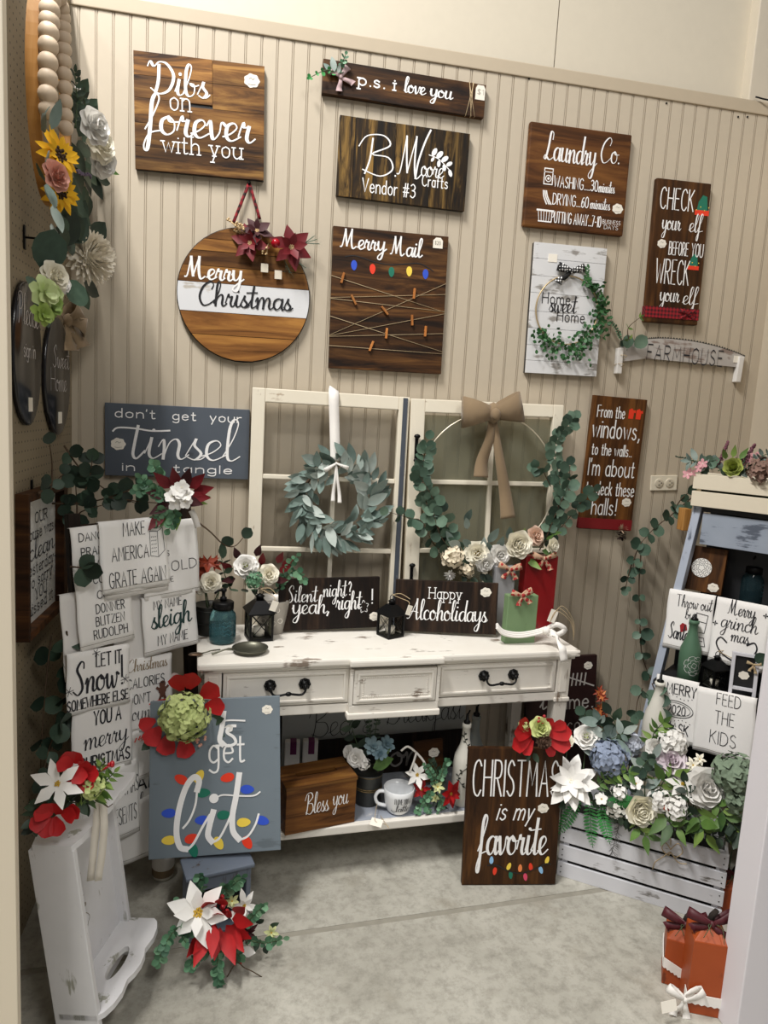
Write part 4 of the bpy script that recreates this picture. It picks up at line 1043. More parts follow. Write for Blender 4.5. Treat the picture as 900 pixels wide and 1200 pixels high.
for p, q in (((726, 408), (723.5, 438)), ((867.5, 418), (862.5, 448))):
    a, b = sx(*p), sx(*q); bm = bmesh.new(); box(bm, -.011, -(a-b).length, .0, .011, 0, .024, .003); o = link('handle', bm, painted('white_handle_paint', '#e0ddd8', '#9b948b', .3, 'y'), sw)
    o.matrix_local = Matrix.Translation((a.x, a.y, 0)) @ Matrix.Rotation(atan2((a-b).y, (a-b).x)-pi/2, 4, 'Z')
bm = bmesh.new(); pq = sx(862, 421); box(bm, pq.x-.011, pq.y-.013, .0135, pq.x+.011, pq.y+.013, .015); lab(link('price_tag', bm, MP['paper'], sw), 'small cream price tag')
for p in ((724, 428), (727, 418)):
    bm = bmesh.new(); c = sx(*p); tube(bm, [c+Vector((.014*cos(q), .005*sin(q), .012+.014*sin(q+1))) for q in [2*pi*i/14 for i in range(14)]], .0012, 4, True); link('twine_wrap', bm, MP['twine'], sw)

# ================================================================== leaf stock (shared meshes)
LF = {
 'euc': [leafmesh('eucalyptus_leaf', MP['euc'], .042, .040, 'round', .18, .15, .006), leafmesh('eucalyptus_leaf', MP['euc'], .034, .031, 'round', .25, -.1, .006)],
 'eucd': [leafmesh('eucalyptus_leaf', MP['eucd'], .046, .042, 'round', .18, .15, .006), leafmesh('eucalyptus_leaf', MP['eucd'], .038, .034, 'round', .25, -.1, .006)],
 'eucs': [leafmesh('small_leaf', MP['seafoam'], .024, .021, 'round', .2, .15, .004), leafmesh('small_leaf', MP['seafoam'], .019, .018, 'round', .3, -.1, .004)],
 'fresh': [leafmesh('small_leaf', MP['fresh'], .026, .022, 'round', .2, .15, .004), leafmesh('small_leaf', MP['fresh'], .02, .018, 'round', .3, -.1, .004)],
 'lamb': [leafmesh('lambs_ear_leaf', MP['lamb'], .062, .027, 'ovate', .25, .15), leafmesh('lambs_ear_leaf', MP['lamb'], .05, .023, 'ovate', .3, -.12), leafmesh('lambs_ear_leaf', MP['lamb'], .042, .018, 'ovate', .2, .3)],
 'green': [leafmesh('leaf', MP['green'], .055, .026, 'point', .2, .2), leafmesh('leaf', MP['green'], .045, .022, 'point', .25, -.15)],
 'dark': [leafmesh('leaf', MP['dark'], .06, .034, 'ovate', .2, .2), leafmesh('leaf', MP['dark'], .05, .03, 'ovate', .25, -.15)],
}
def T_(o): return o.matrix_world.inverted()
def leafat(t, kind, p, d, up=(0, -1, 0), s=1.0, label=None, i=None):
    me = LF[kind][rnd.randrange(len(LF[kind])) if i is None else i]
    return inst('leaf', me, t, T_(t) @ aim(p, d, up, s=s), label)
def wstem(t, pts, n, every, kind, stemmat, toward=(0, -1, 0), **k):
    """stem given in world points under thing t"""
    inv = T_(t); r = inv.to_3x3(); return stemmed(t, [inv @ Vector(p) for p in pts], n, every, LF[kind], stemmat, toward=(r @ Vector(toward)).normalized(), **k)
def wn(t, v): return (T_(t).to_3x3() @ Vector(v)).normalized()
def wp(t, p): return T_(t) @ Vector(p)
FRONT = Vector((-.1, -1, .25))

# ---- bow and greenery on the narrow sign
w, h, th = dims(psi)
bow(psi, Matrix.Translation((w*.105, h*.5, th+.006)) @ Matrix.Rotation(radians(10), 4, 'Z'), .042, cloth('mauve_ribbon', '#b39a9b', 700), .55, tails=((-.25, -1.0), (.95, -.5)), loops=((-.75, .55), (.65, .75)))
wstem(psi, [onY(396, 88, -.03), onY(383, 82, -.045), onY(363, 91, -.05)], 8, .014, 'fresh', MP['gstem'], size=(.45, .65))
wstem(psi, [onY(396, 86, -.03), onY(401, 74, -.045), onY(405, 64, -.05)], 8, .012, 'eucs', MP['gstem'], size=(.5, .8))
for (x, y, dx, dy, s) in ((392, 84, -.25, 1, .95), (388, 84, -.7, .6, .7), (396, 86, .2, 1, .7)): leafat(psi, 'lamb', onY(x, y, -.04), (dx, -.1, dy), s=s)

# ---- greenery on the round sign
zz = .03
a = starbloom(rs, wl(293, 285, .035), (-.2, .1, 1), .062, MP['crim'], MP['gold'], cnts=(6, 5)); lab(a, 'crimson poinsettia')
a = starbloom(rs, wl(301, 271, .04), (.1, .5, 1), .056, MP['wine'], MP['gold'], cnts=(5, 4)); lab(a, 'wine red poinsettia')
a = starbloom(rs, wl(341, 290, .045), (.2, .0, 1), .074, MP['crim'], MP['gold'], cnts=(6, 5)); lab(a, 'crimson poinsettia at the right')
bm = bmesh.new(); ball(bm, wl(323, 285, .05), .0155, 16, 12); lab(link('bauble', bm, plain('red_bauble', '#a01020', .2), rs, True), 'glossy red bauble')
berries(rs, cluster(wl(281, 267, .035), .018, 22, .8), .0042, MP['gold'], twig=wl(292, 280, .02)); berries(rs, cluster(wl(311, 294, .05), .011, 12), .0034, MP['gold'], twig=wl(315, 285, .03))
berries(rs, cluster(wl(268, 257, .03), .006, 6), .0036, MP['gold'], twig=wl(278, 266, .03))
for p, d in (((350, 287), (1, .35, .2)), ((352, 285), (1, .0, .25)), ((330, 298), (.5, -1, .2)), ((340, 300), (1, -.7, .2)), ((350, 290), (.9, .7, .2))): needles(rs, wl(*p, .03), d, .065, MP['pine'], n=120, nl=.028)
for x, y in ((310, 314), (326, 322)):
    bm = bmesh.new(); c = wl(x, y, .03); box(bm, c.x-.012, c.y-.014, c.z, c.x+.012, c.y+.014, c.z+.0015, .0); lab(link('plastic_tag', bm, plain('cream_tag', '#d8cfbd', .5), rs), 'small pale tag')

# ---- lambs ear wreath on the first window
W1 = Plane(wpl.p0+wpl.n*.055, wpl.ex, wpl.ey); W2 = W1
c = W1.at(396, 586); wr = thing('wreath', 'grey-green lambs ear wreath hanging on lace over the left window frame', 'wreath', frame(c, wpl.ex, wpl.ey))
Rw = .122
bm = bmesh.new(); tube(bm, [(Rw*cos(q), Rw*sin(q), -.012) for q in [2*pi*i/32 for i in range(32)]], .006, 6, True); link('vine_ring', bm, MP['stem'], wr)
for i in range(150):
    a = 2*pi*i/150*1.0+rnd.uniform(-.1, .1); rr = Rw+rnd.uniform(-.03, .03)
    if 1.35 < a < 1.75 and i % 2: continue
    out_ = rnd.choice((1, 1, -.9)); d = Vector((cos(a)*out_-sin(a)*.9*(1), sin(a)*out_+cos(a)*.9, rnd.uniform(-.1, .5)))
    inst('leaf', LF['lamb'][rnd.randrange(3)], wr, aim((rr*cos(a), rr*sin(a), rnd.uniform(-.01, .02)), d, Vector((0, 0, 1))+rv(.7), s=rnd.uniform(1.05, 1.45)))
for (x, y) in ((-.13, .14), (.02, .15), (.05, .12)): inst('leaf', LF['lamb'][0], wr, aim((x*.6, y*.8, .02), (x, 1, .2), (0, 0, 1)))
inv = T_(wr)
def wi(px, py, o=0.0): return inv @ Plane(W1.p0+W1.n*o, W1.ex, W1.ey).at(px, py)
lr = thing('lace_ribbon', 'white lace ribbon looped over the left window frame with a tied bow', 'ribbon', frame(c, wpl.ex, wpl.ey))
bm = bmesh.new(); a0 = wi(391, 457, -.055); a0.z = -.045
strip(bm, [a0+Vector((0, .006, -.005)), wi(391, 462, -.005), wi(392, 500, 0), wi(393, 540, .01)], (0, 0, 1), .034, .0012); link('ribbon_strand', bm, MP['lace'], lr)
bow(lr, Matrix.Translation(wi(394, 543, .035)), .05, MP['lace'], .3, tails=((-.12, -2.6), (.35, -2.7)), loops=((-.8, -.55), (.85, -.3)))

# ---- burlap bow hoop on the second window
c = W2.at(572, 568); hp = thing('hoop_wreath', 'metal hoop wreath with round eucalyptus, cream flowers and a burlap bow', 'wreath', frame(c, wpl.ex, wpl.ey))
inv2 = T_(hp)
def hi(px, py, o=0.0): return inv2 @ Plane(W1.p0+W1.n*o, W1.ex, W1.ey).at(px, py)
Rh = (hi(652, 568)-hi(494, 568)).length/2
bm = bmesh.new(); tube(bm, [(Rh*cos(q), Rh*sin(q), 0) for q in [2*pi*i/48 for i in range(48)]], .0026, 6, True); link('hoop', bm, plain('pale_metal_hoop', '#d9cfbb', .35, .6), hp)
def arr(t, kind, f, a, b, n, sp, stem, every=.024, size=(.8, 1.15), jit=1):
    P = [f(*p) for p in sp]; return stemmed(t, P, n, every, LF[kind], stem, toward=Vector((0, 0, 1)), size=size)
E_ = lambda pts, n, ev=.024, kind='euc', size=(.85, 1.2): stemmed(hp, [hi(*p) for p in pts], n, ev, LF[kind], MP['stem'], toward=Vector((0, 0, 1)), size=size)
E_([(540, 662, .01), (520, 630, .01), (500, 590, .015), (495, 550, .02), (502, 515, .02)], 36, .022)
E_([(535, 655, .03), (510, 640, .03), (495, 612, .04), (480, 607, .04), (455, 600, .05)], 14, .026)
E_([(540, 655, .03), (525, 620, .035), (505, 580, .04), (490, 555, .04)], 16, .024)
E_([(555, 655, .03), (530, 645, .04), (515, 625, .05), (508, 600, .05)], 10, .024)
E_([(632, 645, .01), (650, 610, .02), (656, 570, .03), (650, 530, .02), (655, 510, .02), (672, 490, .02)], 40, .022)
E_([(632, 640, .03), (660, 615, .03), (680, 590, .04), (695, 575, .04)], 16, .022)
E_([(640, 630, .04), (652, 600, .05), (665, 570, .05), (668, 545, .05)], 14, .024)
E_([(645, 570, .02), (635, 550, .03), (627, 548, .03)], 4, .022)
for x, y, dx, dy, k, s in ((540, 640, -.9, .3, 'lamb', 1.2), (572, 636, .4, 1, 'lamb', 1.2), (596, 632, -.2, 1, 'lamb', 1), (570, 672, .2, -1, 'dark', 1.2), (556, 676, -.2, -1, 'dark', 1.1), (590, 668, .3, -1, 'dark', 1), (618, 655, .8, -.6, 'green', 1.2), (635, 645, 1, -.2, 'green', 1.2), (530, 636, -.6, .9, 'lamb', 1.1), (545, 612, .2, 1, 'lamb', 1), (548, 620, -.4, 1, 'lamb', .9), (565, 645, 0, 1, 'lamb', 1.1), (583, 645, .1, 1, 'lamb', 1.1), (575, 648, -.5, .8, 'lamb', 1), (552, 640, -.8, .5, 'lamb', 1), (612, 630, .1, 1, 'green', .9), (622, 628, .7, .8, 'green', .9), (640, 632, .8, .6, 'green', .8), (600, 628, -.4, 1, 'green', .7), (563, 672, .6, -.8, 'dark', .8), (545, 672, -.3, -.9, 'dark', .7), (580, 668, .4, -1, 'dark', .7), (645, 625, .9, .2, 'green', .8)):
    inst('leaf', LF[k][rnd.randrange(2)], hp, aim(hi(x, y, .045), (dx, dy, .4), (0, 0, 1), s=s))
rose(hp, hi(559, 648, .06), (-.2, 0, 1), .042, MP['cpetal'], heart=MP['centre']); rose(hp, hi(569, 660, .065), (.1, -.3, 1), .036, MP['wpetal']); rose(hp, hi(607, 638, .06), (0, .1, 1), .056, MP['cpetal'], open_=.6, layers=6); rose(hp, hi(586, 650, .06), (0, 0, 1), .040, MP['wpetal'])
rose(hp, hi(628, 628, .055), (.3, .2, 1), .036, plain('blush_petal', '#e9cbb6', .7, var=.1)); rose(hp, hi(648, 640, .05), (.5, 0, 1), .030, MP['cpetal'])
hydrangea(hp, hi(531, 652, .045), (-.3, 0, 1), .040, plain('peach_hydrangea', '#ecdcc2', .75, var=.25), cnt=34, fs=.34); hydrangea(hp, hi(547, 668, .045), (-.1, -.3, 1), .028, MATS['peach_hydrangea'], cnt=18, fs=.36)
mum(hp, hi(527, 673, .04), (-.2, -.6, 1), .022, MP['wpetal'], cnt=30)
bj = Matrix.Translation(hi(577, 484, .035)) @ Matrix.Rotation(radians(5), 4, 'Z')
bow(hp, bj, .118, MP['burlap'], .95, tails=((-.42, -1.9), (.42, -3.2)), loops=((-.95, .05), (.92, .16)), th=.002, puff=.62, depth=.4, tw=.5)
bm = bmesh.new(); ball(bm, (0, -.006, .035), .022, 10, 8, (.8, 1.05, .7)); o = link('bow_knot', bm, MP['burlap'], hp, True); o.matrix_local = bj

# round-leaved sprig tucked behind the saw handle
for (x, y, dx, dz_, s_) in ((735, 408, -.1, 1, 1.5), (744, 406, .7, .7, 1.35), (732, 405, -.8, .5, .7)): leafat(sw, 'euc', onY(x, y, -.03), (dx, -.1, dz_), s=s_)
wstem(sw, [onY(738, 402, -.03), onY(736, 385, -.035), onY(750, 372, -.03)], 4, 0, 'green', MP['stem'], size=(.4, .6)); wstem(sw, [onY(728, 398, -.03), onY(722, 385, -.035), onY(716, 378, -.035)], 14, 0, 'eucs', MP['stem'], size=(.35, .5))

# ================================================================== things on the desk
def standing(px, py, z, yaw=0, off=(0, 0)):
    p = onZ(px, py, z); return Matrix.Translation(p) @ Matrix.Rotation(radians(yaw), 4, 'Z')
def seat(t, z):
    """drop a leaning board so that its lowest corner rests at height z"""
    return t
pl = yawp(onZ(385, 738, DH)+Vector((0, -.014, .001)), 3, 4)
s = board('table_sign', 'black-stained sign reading Silent night, yeah, right, standing on the desk', 'sign', MP['board_ebony'], pl, (326.2, 677.8), (443.8, 675.2), (443, 733.8), (325.6, 738.4), .016, [
    ('Silent', 'S', .08, .37, .45, .30, .0038), ('night', 'S', .43, .66, .36, .30, .0038), ('?', 'P', .68, .71, .34, .26, .0038), ('yeah,', 'S', .13, .50, .68, .34, .0052), ('right', 'S', .56, .81, .62, .34, .005), ('!', 'P', .925, .925, .52, .28, .005)], ink=MP['white'])
w, h, th = dims(s); rosette(s, w*.95, h*.22, .018, th)
bm = bmesh.new()
for q in range(5): mono(bm, [(w*(.84+.035*cos(q*1.26)), h*(.42+.09*sin(q*1.26))), (w*(.84+.05*cos(q*1.26+.4)), h*(.42+.13*sin(q*1.26+.4))), (w*(.84+.035*cos(q*1.26+.8)), h*(.42+.09*sin(q*1.26+.8)))], .002, th+.001)
link('flourish', bm, MP['white'], s)
pl = yawp(onZ(520, 742, DH)+Vector((0, -.012, .001)), -11, 4)
s = board('table_sign', 'black-stained sign reading Happy Alcoholidays, standing on the desk', 'sign', MP['board_ebony'], pl, (462, 676), (583.3, 684.9), (580.2, 744.6), (463.6, 735.9), .016, [
    ('Happy', 'Z', .33, .64, .34, .21, .0030), ('Alcoholidays', 'S', .13, .90, .76, .38, .0050)], ink=MP['white'])
w, h, th = dims(s); rosette(s, w*.88, h*.82, .019, th)

def rlathe(name, prof, mat, parent, seg=24, cap=True):
    bm = bmesh.new(); lathe(bm, prof, seg, cap=cap); return link(name, bm, mat, parent)
def jarglass(name, tint, rough=.03):
    m, nt, b = newmat(name); b.inputs['Base Color'].default_value = lin(tint); b.inputs['Roughness'].default_value = rough
    b.inputs['Transmission Weight'].default_value = .85; b.inputs['IOR'].default_value = 1.25; return m
GJ = jarglass('blue_jar_glass', '#7fb4bc'); GJ2 = jarglass('smoky_jar_glass', '#4d6e77')
def masonjar(m, s, label, glass, group=None):
    t = thing('soap_dispenser', label, 'soap dispenser', m, group)
    o = rlathe('jar', [(.035*s, 0), (.041*s, .004*s), (.043*s, .012*s), (.043*s, .085*s), (.040*s, .098*s), (.031*s, .110*s), (.030*s, .118*s)], glass, t, 24)
    rlathe('soap', [(.039*s, .006*s), (.0405*s, .05*s), (.0405*s, .062*s)], plain('liquid_soap', '#3d7580', .15, trans=.6), o, 20) if glass is GJ else None
    bm = bmesh.new()
    for q in range(4): mono(bm, [((-.014+.028*k/5)*s, (.076-.013*q+.003*sin(k*2+q))*s) for k in range(6)], .0016*s, .0)
    bmesh.ops.transform(bm, matrix=XF((0, -.0437*s, 0), (pi/2, 0, 0)), verts=bm.verts); link('embossing', bm, plain('raised_glass', '#5f929b', .1, trans=.4), o)
    rlathe('lid', [(.034*s, .112*s), (.0345*s, .134*s), (.031*s, .137*s), (.012*s, .139*s)], MP['iron'], t)
    bm = bmesh.new(); lathe(bm, [(.011*s, .137*s), (.011*s, .15*s), (.006*s, .152*s), (.006*s, .168*s), (.010*s, .17*s), (.010*s, .178*s), (.003*s, .18*s)], 14)
    tube(bm, [(0, 0, .174*s), (-.02*s, -.006*s, .175*s), (-.032*s, -.01*s, .168*s)], .0038*s, 7); link('pump', bm, MP['iron'], t)
    return t
masonjar(standing(260.5, 752, DH, 20), .985, 'blue glass jar soap dispenser with a black pump on the left of the desk', GJ)

def lantern(m, s, label, tag_=True):
    t = thing('lantern', label, 'lantern', m); a = .038*s; h = .085*s
    link('base', B(-a, -a, 0, a, a, .010*s, .002), MP['iron'], t)
    for sx_ in (-1, 1):
        for sy_ in (-1, 1): link('post', B(sx_*a*.9-.0035, sy_*a*.9-.0035, .008*s, sx_*a*.9+.0035, sy_*a*.9+.0035, h+.008*s), MP['iron'], t)
    gp = MATS.get('lg') or G1
    for ang in (0, 90, 180, 270):
        R_ = Matrix.Rotation(radians(ang), 4, 'Z'); bm = bmesh.new(); box(bm, -a*.84, -a*.9, .012*s, a*.84, -a*.88, h, m=R_); g = link('pane', bm, gp, t)
        bm = bmesh.new()
        for x in ((-a*.84, .012*s, a*.84, h), (a*.84, .012*s, -a*.84, h)): tube(bm, [R_ @ Vector((x[0], -a*.93, x[1])), R_ @ Vector((x[2], -a*.93, x[3]))], .0012, 4)
        link('cross_wire', bm, MP['iron'], g)
    bm = bmesh.new(); v = [bm.verts.new(p) for p in ((-a*1.18, -a*1.18, h+.006*s), (a*1.18, -a*1.18, h+.006*s), (a*1.18, a*1.18, h+.006*s), (-a*1.18, a*1.18, h+.006*s), (-a*.4, -a*.4, h+.040*s), (a*.4, -a*.4, h+.040*s), (a*.4, a*.4, h+.040*s), (-a*.4, a*.4, h+.040*s))]
    for q in ((0, 3, 2, 1), (4, 5, 6, 7), (0, 1, 5, 4), (1, 2, 6, 5), (2, 3, 7, 6), (3, 0, 4, 7)): bm.faces.new([v[i] for i in q])
    box(bm, -a*1.05, -a*1.05, h, a*1.05, a*1.05, h+.007*s); lathe(bm, [(.012*s, h+.038*s), (.012*s, h+.050*s), (.016*s, h+.052*s), (.004*s, h+.060*s)], 12); link('roof', bm, MP['iron'], t)
    bm = bmesh.new(); c = h+.066*s; tube(bm, [(.011*s*cos(q), 0, c+.011*s*sin(q)) for q in [2*pi*i/16 for i in range(16)]], .0014, 5, True); link('ring', bm, MP['iron'], t)
    rlathe('candle', [(.018*s, .011*s), (.018*s, .038*s), (.003, .04*s)], plain('wax', '#e9e3d4', .5), t, 14)
    if tag_:
        bm = bmesh.new(); tube(bm, catmull([(0, 0, c+.01), (.02, -.02, c+.0), (.038, -.045, c-.01), (.03, -.05, c-.03)], 4), .0012, 4); tube(bm, catmull([(0, 0, c+.01), (.03, -.01, c+.012), (.042, -.045, c)], 4), .0012, 4); link('tag_string', bm, MP['twine'], t)
        bm = bmesh.new(); box(bm, -.011, 0, -.017, .011, .0012, .017); o = lab(link('price_tag', bm, MP['paper'], t), 'cream hang tag'); o.matrix_local = XF((.034, -.053, c-.036), (0, .35, 0))
    return t
lantern(standing(303, 748, DH, 12), 1.05, 'small black metal lantern with a tag, beside the blue soap jar')
lantern(standing(457, 745, DH, 28), .90, 'small black metal lantern between the two black desk signs')

# bucket of autumn picks at the left
t = thing('flower_bucket', 'grey metal bucket of orange maple leaves and cream roses on the desk', 'floral arrangement', standing(245, 742, DH)); bk = t
o = rlathe('bucket', [(.038, 0), (.040, .004), (.043, .04), (.0435, .045), (.046, .085), (.0465, .095), (.050, .10), (.048, .097), (.040, .09)], MP['galv'], t, 20)
bm = bmesh.new()
for z in (.04, .085): tube(bm, [((.0445+.003*(z > .05))*cos(q), (.0445+.003*(z > .05))*sin(q), z) for q in [2*pi*i/20 for i in range(20)]], .0016, 5, True)
link('band', bm, MP['galv'], o)
maple = leafmat('maple_leaf', '#6e2313', '#a8472a', '#c77b3f')
def mapleleaf(t, p, n, R, roll=0):
    bm = bmesh.new(); pts = []
    for k, (a, r) in enumerate(((-90, .12), (-62, .62), (-40, .4), (-15, .95), (12, .5), (35, .8), (60, .5), (90, 1.05), (120, .5), (145, .8), (168, .5), (195, .95), (220, .4), (242, .62))):
        pts.append((r*cos(radians(a))*R, r*sin(radians(a))*R))
    c = bm.verts.new((0, 0, -R*.12)); v = [bm.verts.new((x, y, .1*R*sin(x*90)+.1*R*cos(y*70))) for x, y in pts]
    for i in range(len(v)): bm.faces.new([c, v[i], v[(i+1) % len(v)]])
    o = link('maple_leaf', bm, maple, t); o.matrix_local = face(p, n, roll); return o
for px, py, R, r, n in ((232, 668, .048, .4, (-.3, -1, .2)), (221, 690, .045, 1.7, (-.5, -1, 0)), (243, 658, .042, 5.5, (0, -1, .5)), (226, 676, .035, 3, (-.3, -1, .2)), (214, 678, .03, 2, (-.6, -1, .2)), (250, 662, .035, 2, (.1, -1, .3))):
    mapleleaf(t, wp(t, onY(px, py, onZ(245, 742, DH).y-.02)), n, R, r)
rose(t, wp(t, onY(247, 682, onZ(245, 742, DH).y-.045)), (-.1, -1, .35), .034, MP['cpetal']); rose(t, wp(t, onY(235, 689, onZ(245, 742, DH).y-.03)), (-.4, -1, .2), .022, MP['cpetal'])
bm = bmesh.new()
for k in range(8): tube(bm, [(.01*cos(k), .01*sin(k), .05), (.03*cos(k*2.1), .03*sin(k*2.1)-.01, .15)], .0016, 4)
link('stems', bm, MP['gstem'], t)

t = thing('flower_pot', 'silvery patterned pot of white ranunculus and red leaves on the desk', 'floral arrangement', standing(318, 740, DH)); pot = t
patt = plain('silver_foil_pattern', '#a9a49c', .4, .3, var=.25)
rlathe('pot', [(.040, 0), (.042, .003), (.060, .115), (.062, .118), (.058, .115), (.05, .10)], patt, t, 20)
bm = bmesh.new()
for k in range(9):
    a = -pi*.9+k*.22; c = Vector((.053*cos(a), .053*sin(a), .06+.03*sin(k*2)))
    tube(bm, [c+Vector((.008*cos(q), -.001, .008*sin(q))) for q in [2*pi*i/10 for i in range(10)]], .0009, 4, True)
stuff(link('scroll_pattern', bm, MP['paper'], t))
Yp = onZ(318, 740, DH).y
def pp(t, px, py, dy=0.0): return wp(t, onY(px, py, Yp+dy))
rose(t, pp(t, 288, 663, -.05), (-.1, -1, .45), .038, MP['wpetal'], heart=plain('lime_heart', '#b3bf62', .7), open_=1.1); rose(t, pp(t, 315, 673, -.04), (.2, -1, .3), .034, MP['cpetal'])
hydrangea(t, pp(t, 298, 680, -.055), (-.1, -1, .3), .030, MP['seafoam'], cnt=30, fs=.34, label='cluster of small green leaves')
for px, py, dx, dz_, k in ((280, 655, -.4, 1, 'wine'), (300, 652, .3, 1, 'wine'), (306, 662, .1, 1, 'crim'), (327, 670, .8, .5, 'crim'), (330, 664, .9, .7, 'crim'), (322, 680, .9, .1, 'wine'), (272, 668, -.8, .6, 'crim'), (276, 678, -.8, -.1, 'wine'), (325, 660, .4, 1, 'crim')):
    me = leafmesh('red_leaf', MP[k], .055, .03, 'point', .2, .2); inst('red_leaf', me, t, aim(pp(t, px, py, -.02), (dx, -.3, dz_), (0, -1, .2)))
wstem(t, [onY(325, 690, Yp), onY(338, 665, Yp-.03), onY(348, 652, Yp-.04)], 14, 0, 'eucs', MP['gstem']); wstem(t, [onY(325, 690, Yp), onY(345, 668, Yp-.05), onY(356, 680, Yp-.06)], 16, 0, 'eucs', MP['gstem'])
wstem(t, [onY(270, 690, Yp), onY(263, 672, Yp-.03), onY(259, 650, Yp-.03)], 8, 0, 'dark', MP['gstem'], size=(.4, .6))
for k in range(5): leafat(t, 'dark', onY(270+k*14, 690, Yp-.03), (rnd.uniform(-1, 1), -1, -.3), (0, 0, 1), s=.7)

# little skillet and spoon in front
t = thing('mini_skillet', 'tiny tarnished skillet with a long handle at the desk edge', 'pan', standing(293, 764, DH, 8))
pew = plain('tarnished_pewter', '#77776a', .35, .85, var=.15)
rlathe('pan', [(.040, .0), (.046, .002), (.054, .016), (.056, .016), (.053, .0135), (.044, .004)], pew, t, 24)
bm = bmesh.new(); tube(bm, catmull([(-.052, -.004, .013), (-.075, -.010, .016), (-.10, -.014, .010), (-.118, -.016, .006)], 4), [.0045]*4+[.003]*5+[.004]*4, 6, flat=.6); link('handle', bm, pew, t)
t = thing('spoon', 'small tarnished spoon lying by the skillet at the desk corner', 'spoon', standing(236, 768, DH, 12))
bm = bmesh.new(); ball(bm, (-.018, -.004, .0065), .018, 10, 6, (1.25, .75, .25)); link('bowl', bm, plain('copper_spoon', '#7a6452', .35, .85), t)
bm = bmesh.new(); tube(bm, [(0, 0, .006), (.03, .012, .008), (.06, .022, .006)], .0022, 5); link('handle', bm, pew, t)

# wooden parcels tied together at the right
gold_t = MP['twine']
pr = cloth('poinsettia_print_ribbon', '#c9a58c', 500, .9, .3); pr2 = dotmat('red_print_ribbon', '#c4a084', '#a32a2a', 55, .42)
def parcel(name, label, mat, pxb, yaw, wpx, top_y, bot_y, thk, off):
    p = onZ(pxb[0], pxb[1], DH)+Vector((0, off, 0)); p.z = DH
    sc1 = (onY(wpx[1], bot_y, p.y)-onY(wpx[0], bot_y, p.y)).x; hh = onY(pxb[0], top_y, p.y).z-DH
    t = thing(name, label, 'block', Matrix.Translation(p) @ Matrix.Rotation(radians(yaw), 4, 'Z'), None)
    link('block', B(-sc1/2, 0, 0, sc1/2, thk, hh, .003), mat, t); return t, sc1, hh
redp = painted('red_block_paint', '#8f1016', '#4a0a0c', .2, 'z', .4, 1, '#7c0c12'); grnp = painted('green_block_paint', '#6f8a62', '#566c4c', .3, 'z', .5, 1, '#7a946c'); gryp = painted('silver_block_paint', '#9a9a9c', '#6e6e70', .3, 'z', .5, 1)
tr, wr_, hr_ = parcel('wood_block', 'tall red painted wooden block tied with a bow, rear of the trio', redp, (632, 740), 8, (612, 652), 652, 735, .04, .03)
tg, wg_, hg_ = parcel('wood_block', 'silver grey painted wooden block with a bow, left of the trio', gryp, (587, 741), 4, (580, 603), 664, 735, .035, .0)
tn, wn_, hn_ = parcel('wood_block', 'short sage green wooden block with a bow, front of the trio', grnp, (609, 754), 4, (591, 627), 698, 754, .035, .0)
bow(tr, Matrix.Translation((-.0, -.008, hr_-.005)) @ Matrix.Rotation(pi/2, 4, 'X'), .045, pr2, .6, tails=((-.5, -.9), (.7, -1.0)), loops=((-1.1, .3), (1.1, .4)))
bow(tg, Matrix.Translation((.01, -.010, hg_-.008)) @ Matrix.Rotation(pi/2, 4, 'X'), .040, pr2, .6, tails=((-.6, -.8), (.6, -.9)), loops=((-1.1, .5), (1.1, .3)))
bow(tn, Matrix.Translation((-.012, -.010, hn_+.004)) @ Matrix.Rotation(pi/2, 4, 'X'), .036, pr2, .6, tails=((-.3, -1.0), (.9, -.8)), loops=((-1.1, .3), (1.0, .5)))
tl = thing('lace_tie', 'white lace and rope tied round the three wooden blocks with a tail off the desk', 'ribbon', standing(630, 742, DH))
Yb = tn.matrix_world.translation.y-.012
bm = bmesh.new()
for k in range(3): tube(bm, catmull([wp(tl, onY(x, y+k*2.2-2, Yb-.004-.003*k)) for x, y in ((582, 733), (590, 741), (608, 744), (628, 741), (640, 737))], 5), .0045, 6)
link('rope', bm, MP['lace'], tl)
bm = bmesh.new(); strip(bm, [wp(tl, onY(x, y, q)) for x, y, q in ((640, 738, Yb-.01), (650, 745, Yb-.04), (658, 757, Yb-.125), (661, 775, Yb-.135))], (0, -1, .2), .026, .0015, ripple=.002); link('lace_tail', bm, MP['lace'], tl)
bm = bmesh.new(); strip(bm, [wp(tl, onY(x, y, q)) for x, y, q in ((640, 738, Yb-.01), (652, 732, Yb-.02), (662, 738, Yb-.02), (652, 744, Yb-.03), (642, 740, Yb-.02))], (0, -1, .2), .018, .0015); link('lace_loop', bm, MP['lace'], tl)
bm = bmesh.new(); ball(bm, wp(tl, onY(640, 739, Yb-.015)), .014, 8, 6); link('knot', bm, MP['lace'], tl)
bm = bmesh.new(); box(bm, -.014, 0, -.022, .014, .0014, .022); o = lab(link('price_tag', bm, MP['paper'], tl), 'cream folded tag'); o.matrix_local = XF(wp(tl, onY(648, 722, Yb-.02)), (0, .3, 0))
bm = bmesh.new()
for k in range(3): tube(bm, catmull([wp(tl, onY(x, y, Yb-.02)) for x, y in ((644, 730), (652+k*3, 716-k*3), (668+k*2, 728), (672, 742+4*k))], 5), .0009, 4)
link('string', bm, MP['twine'], tl)

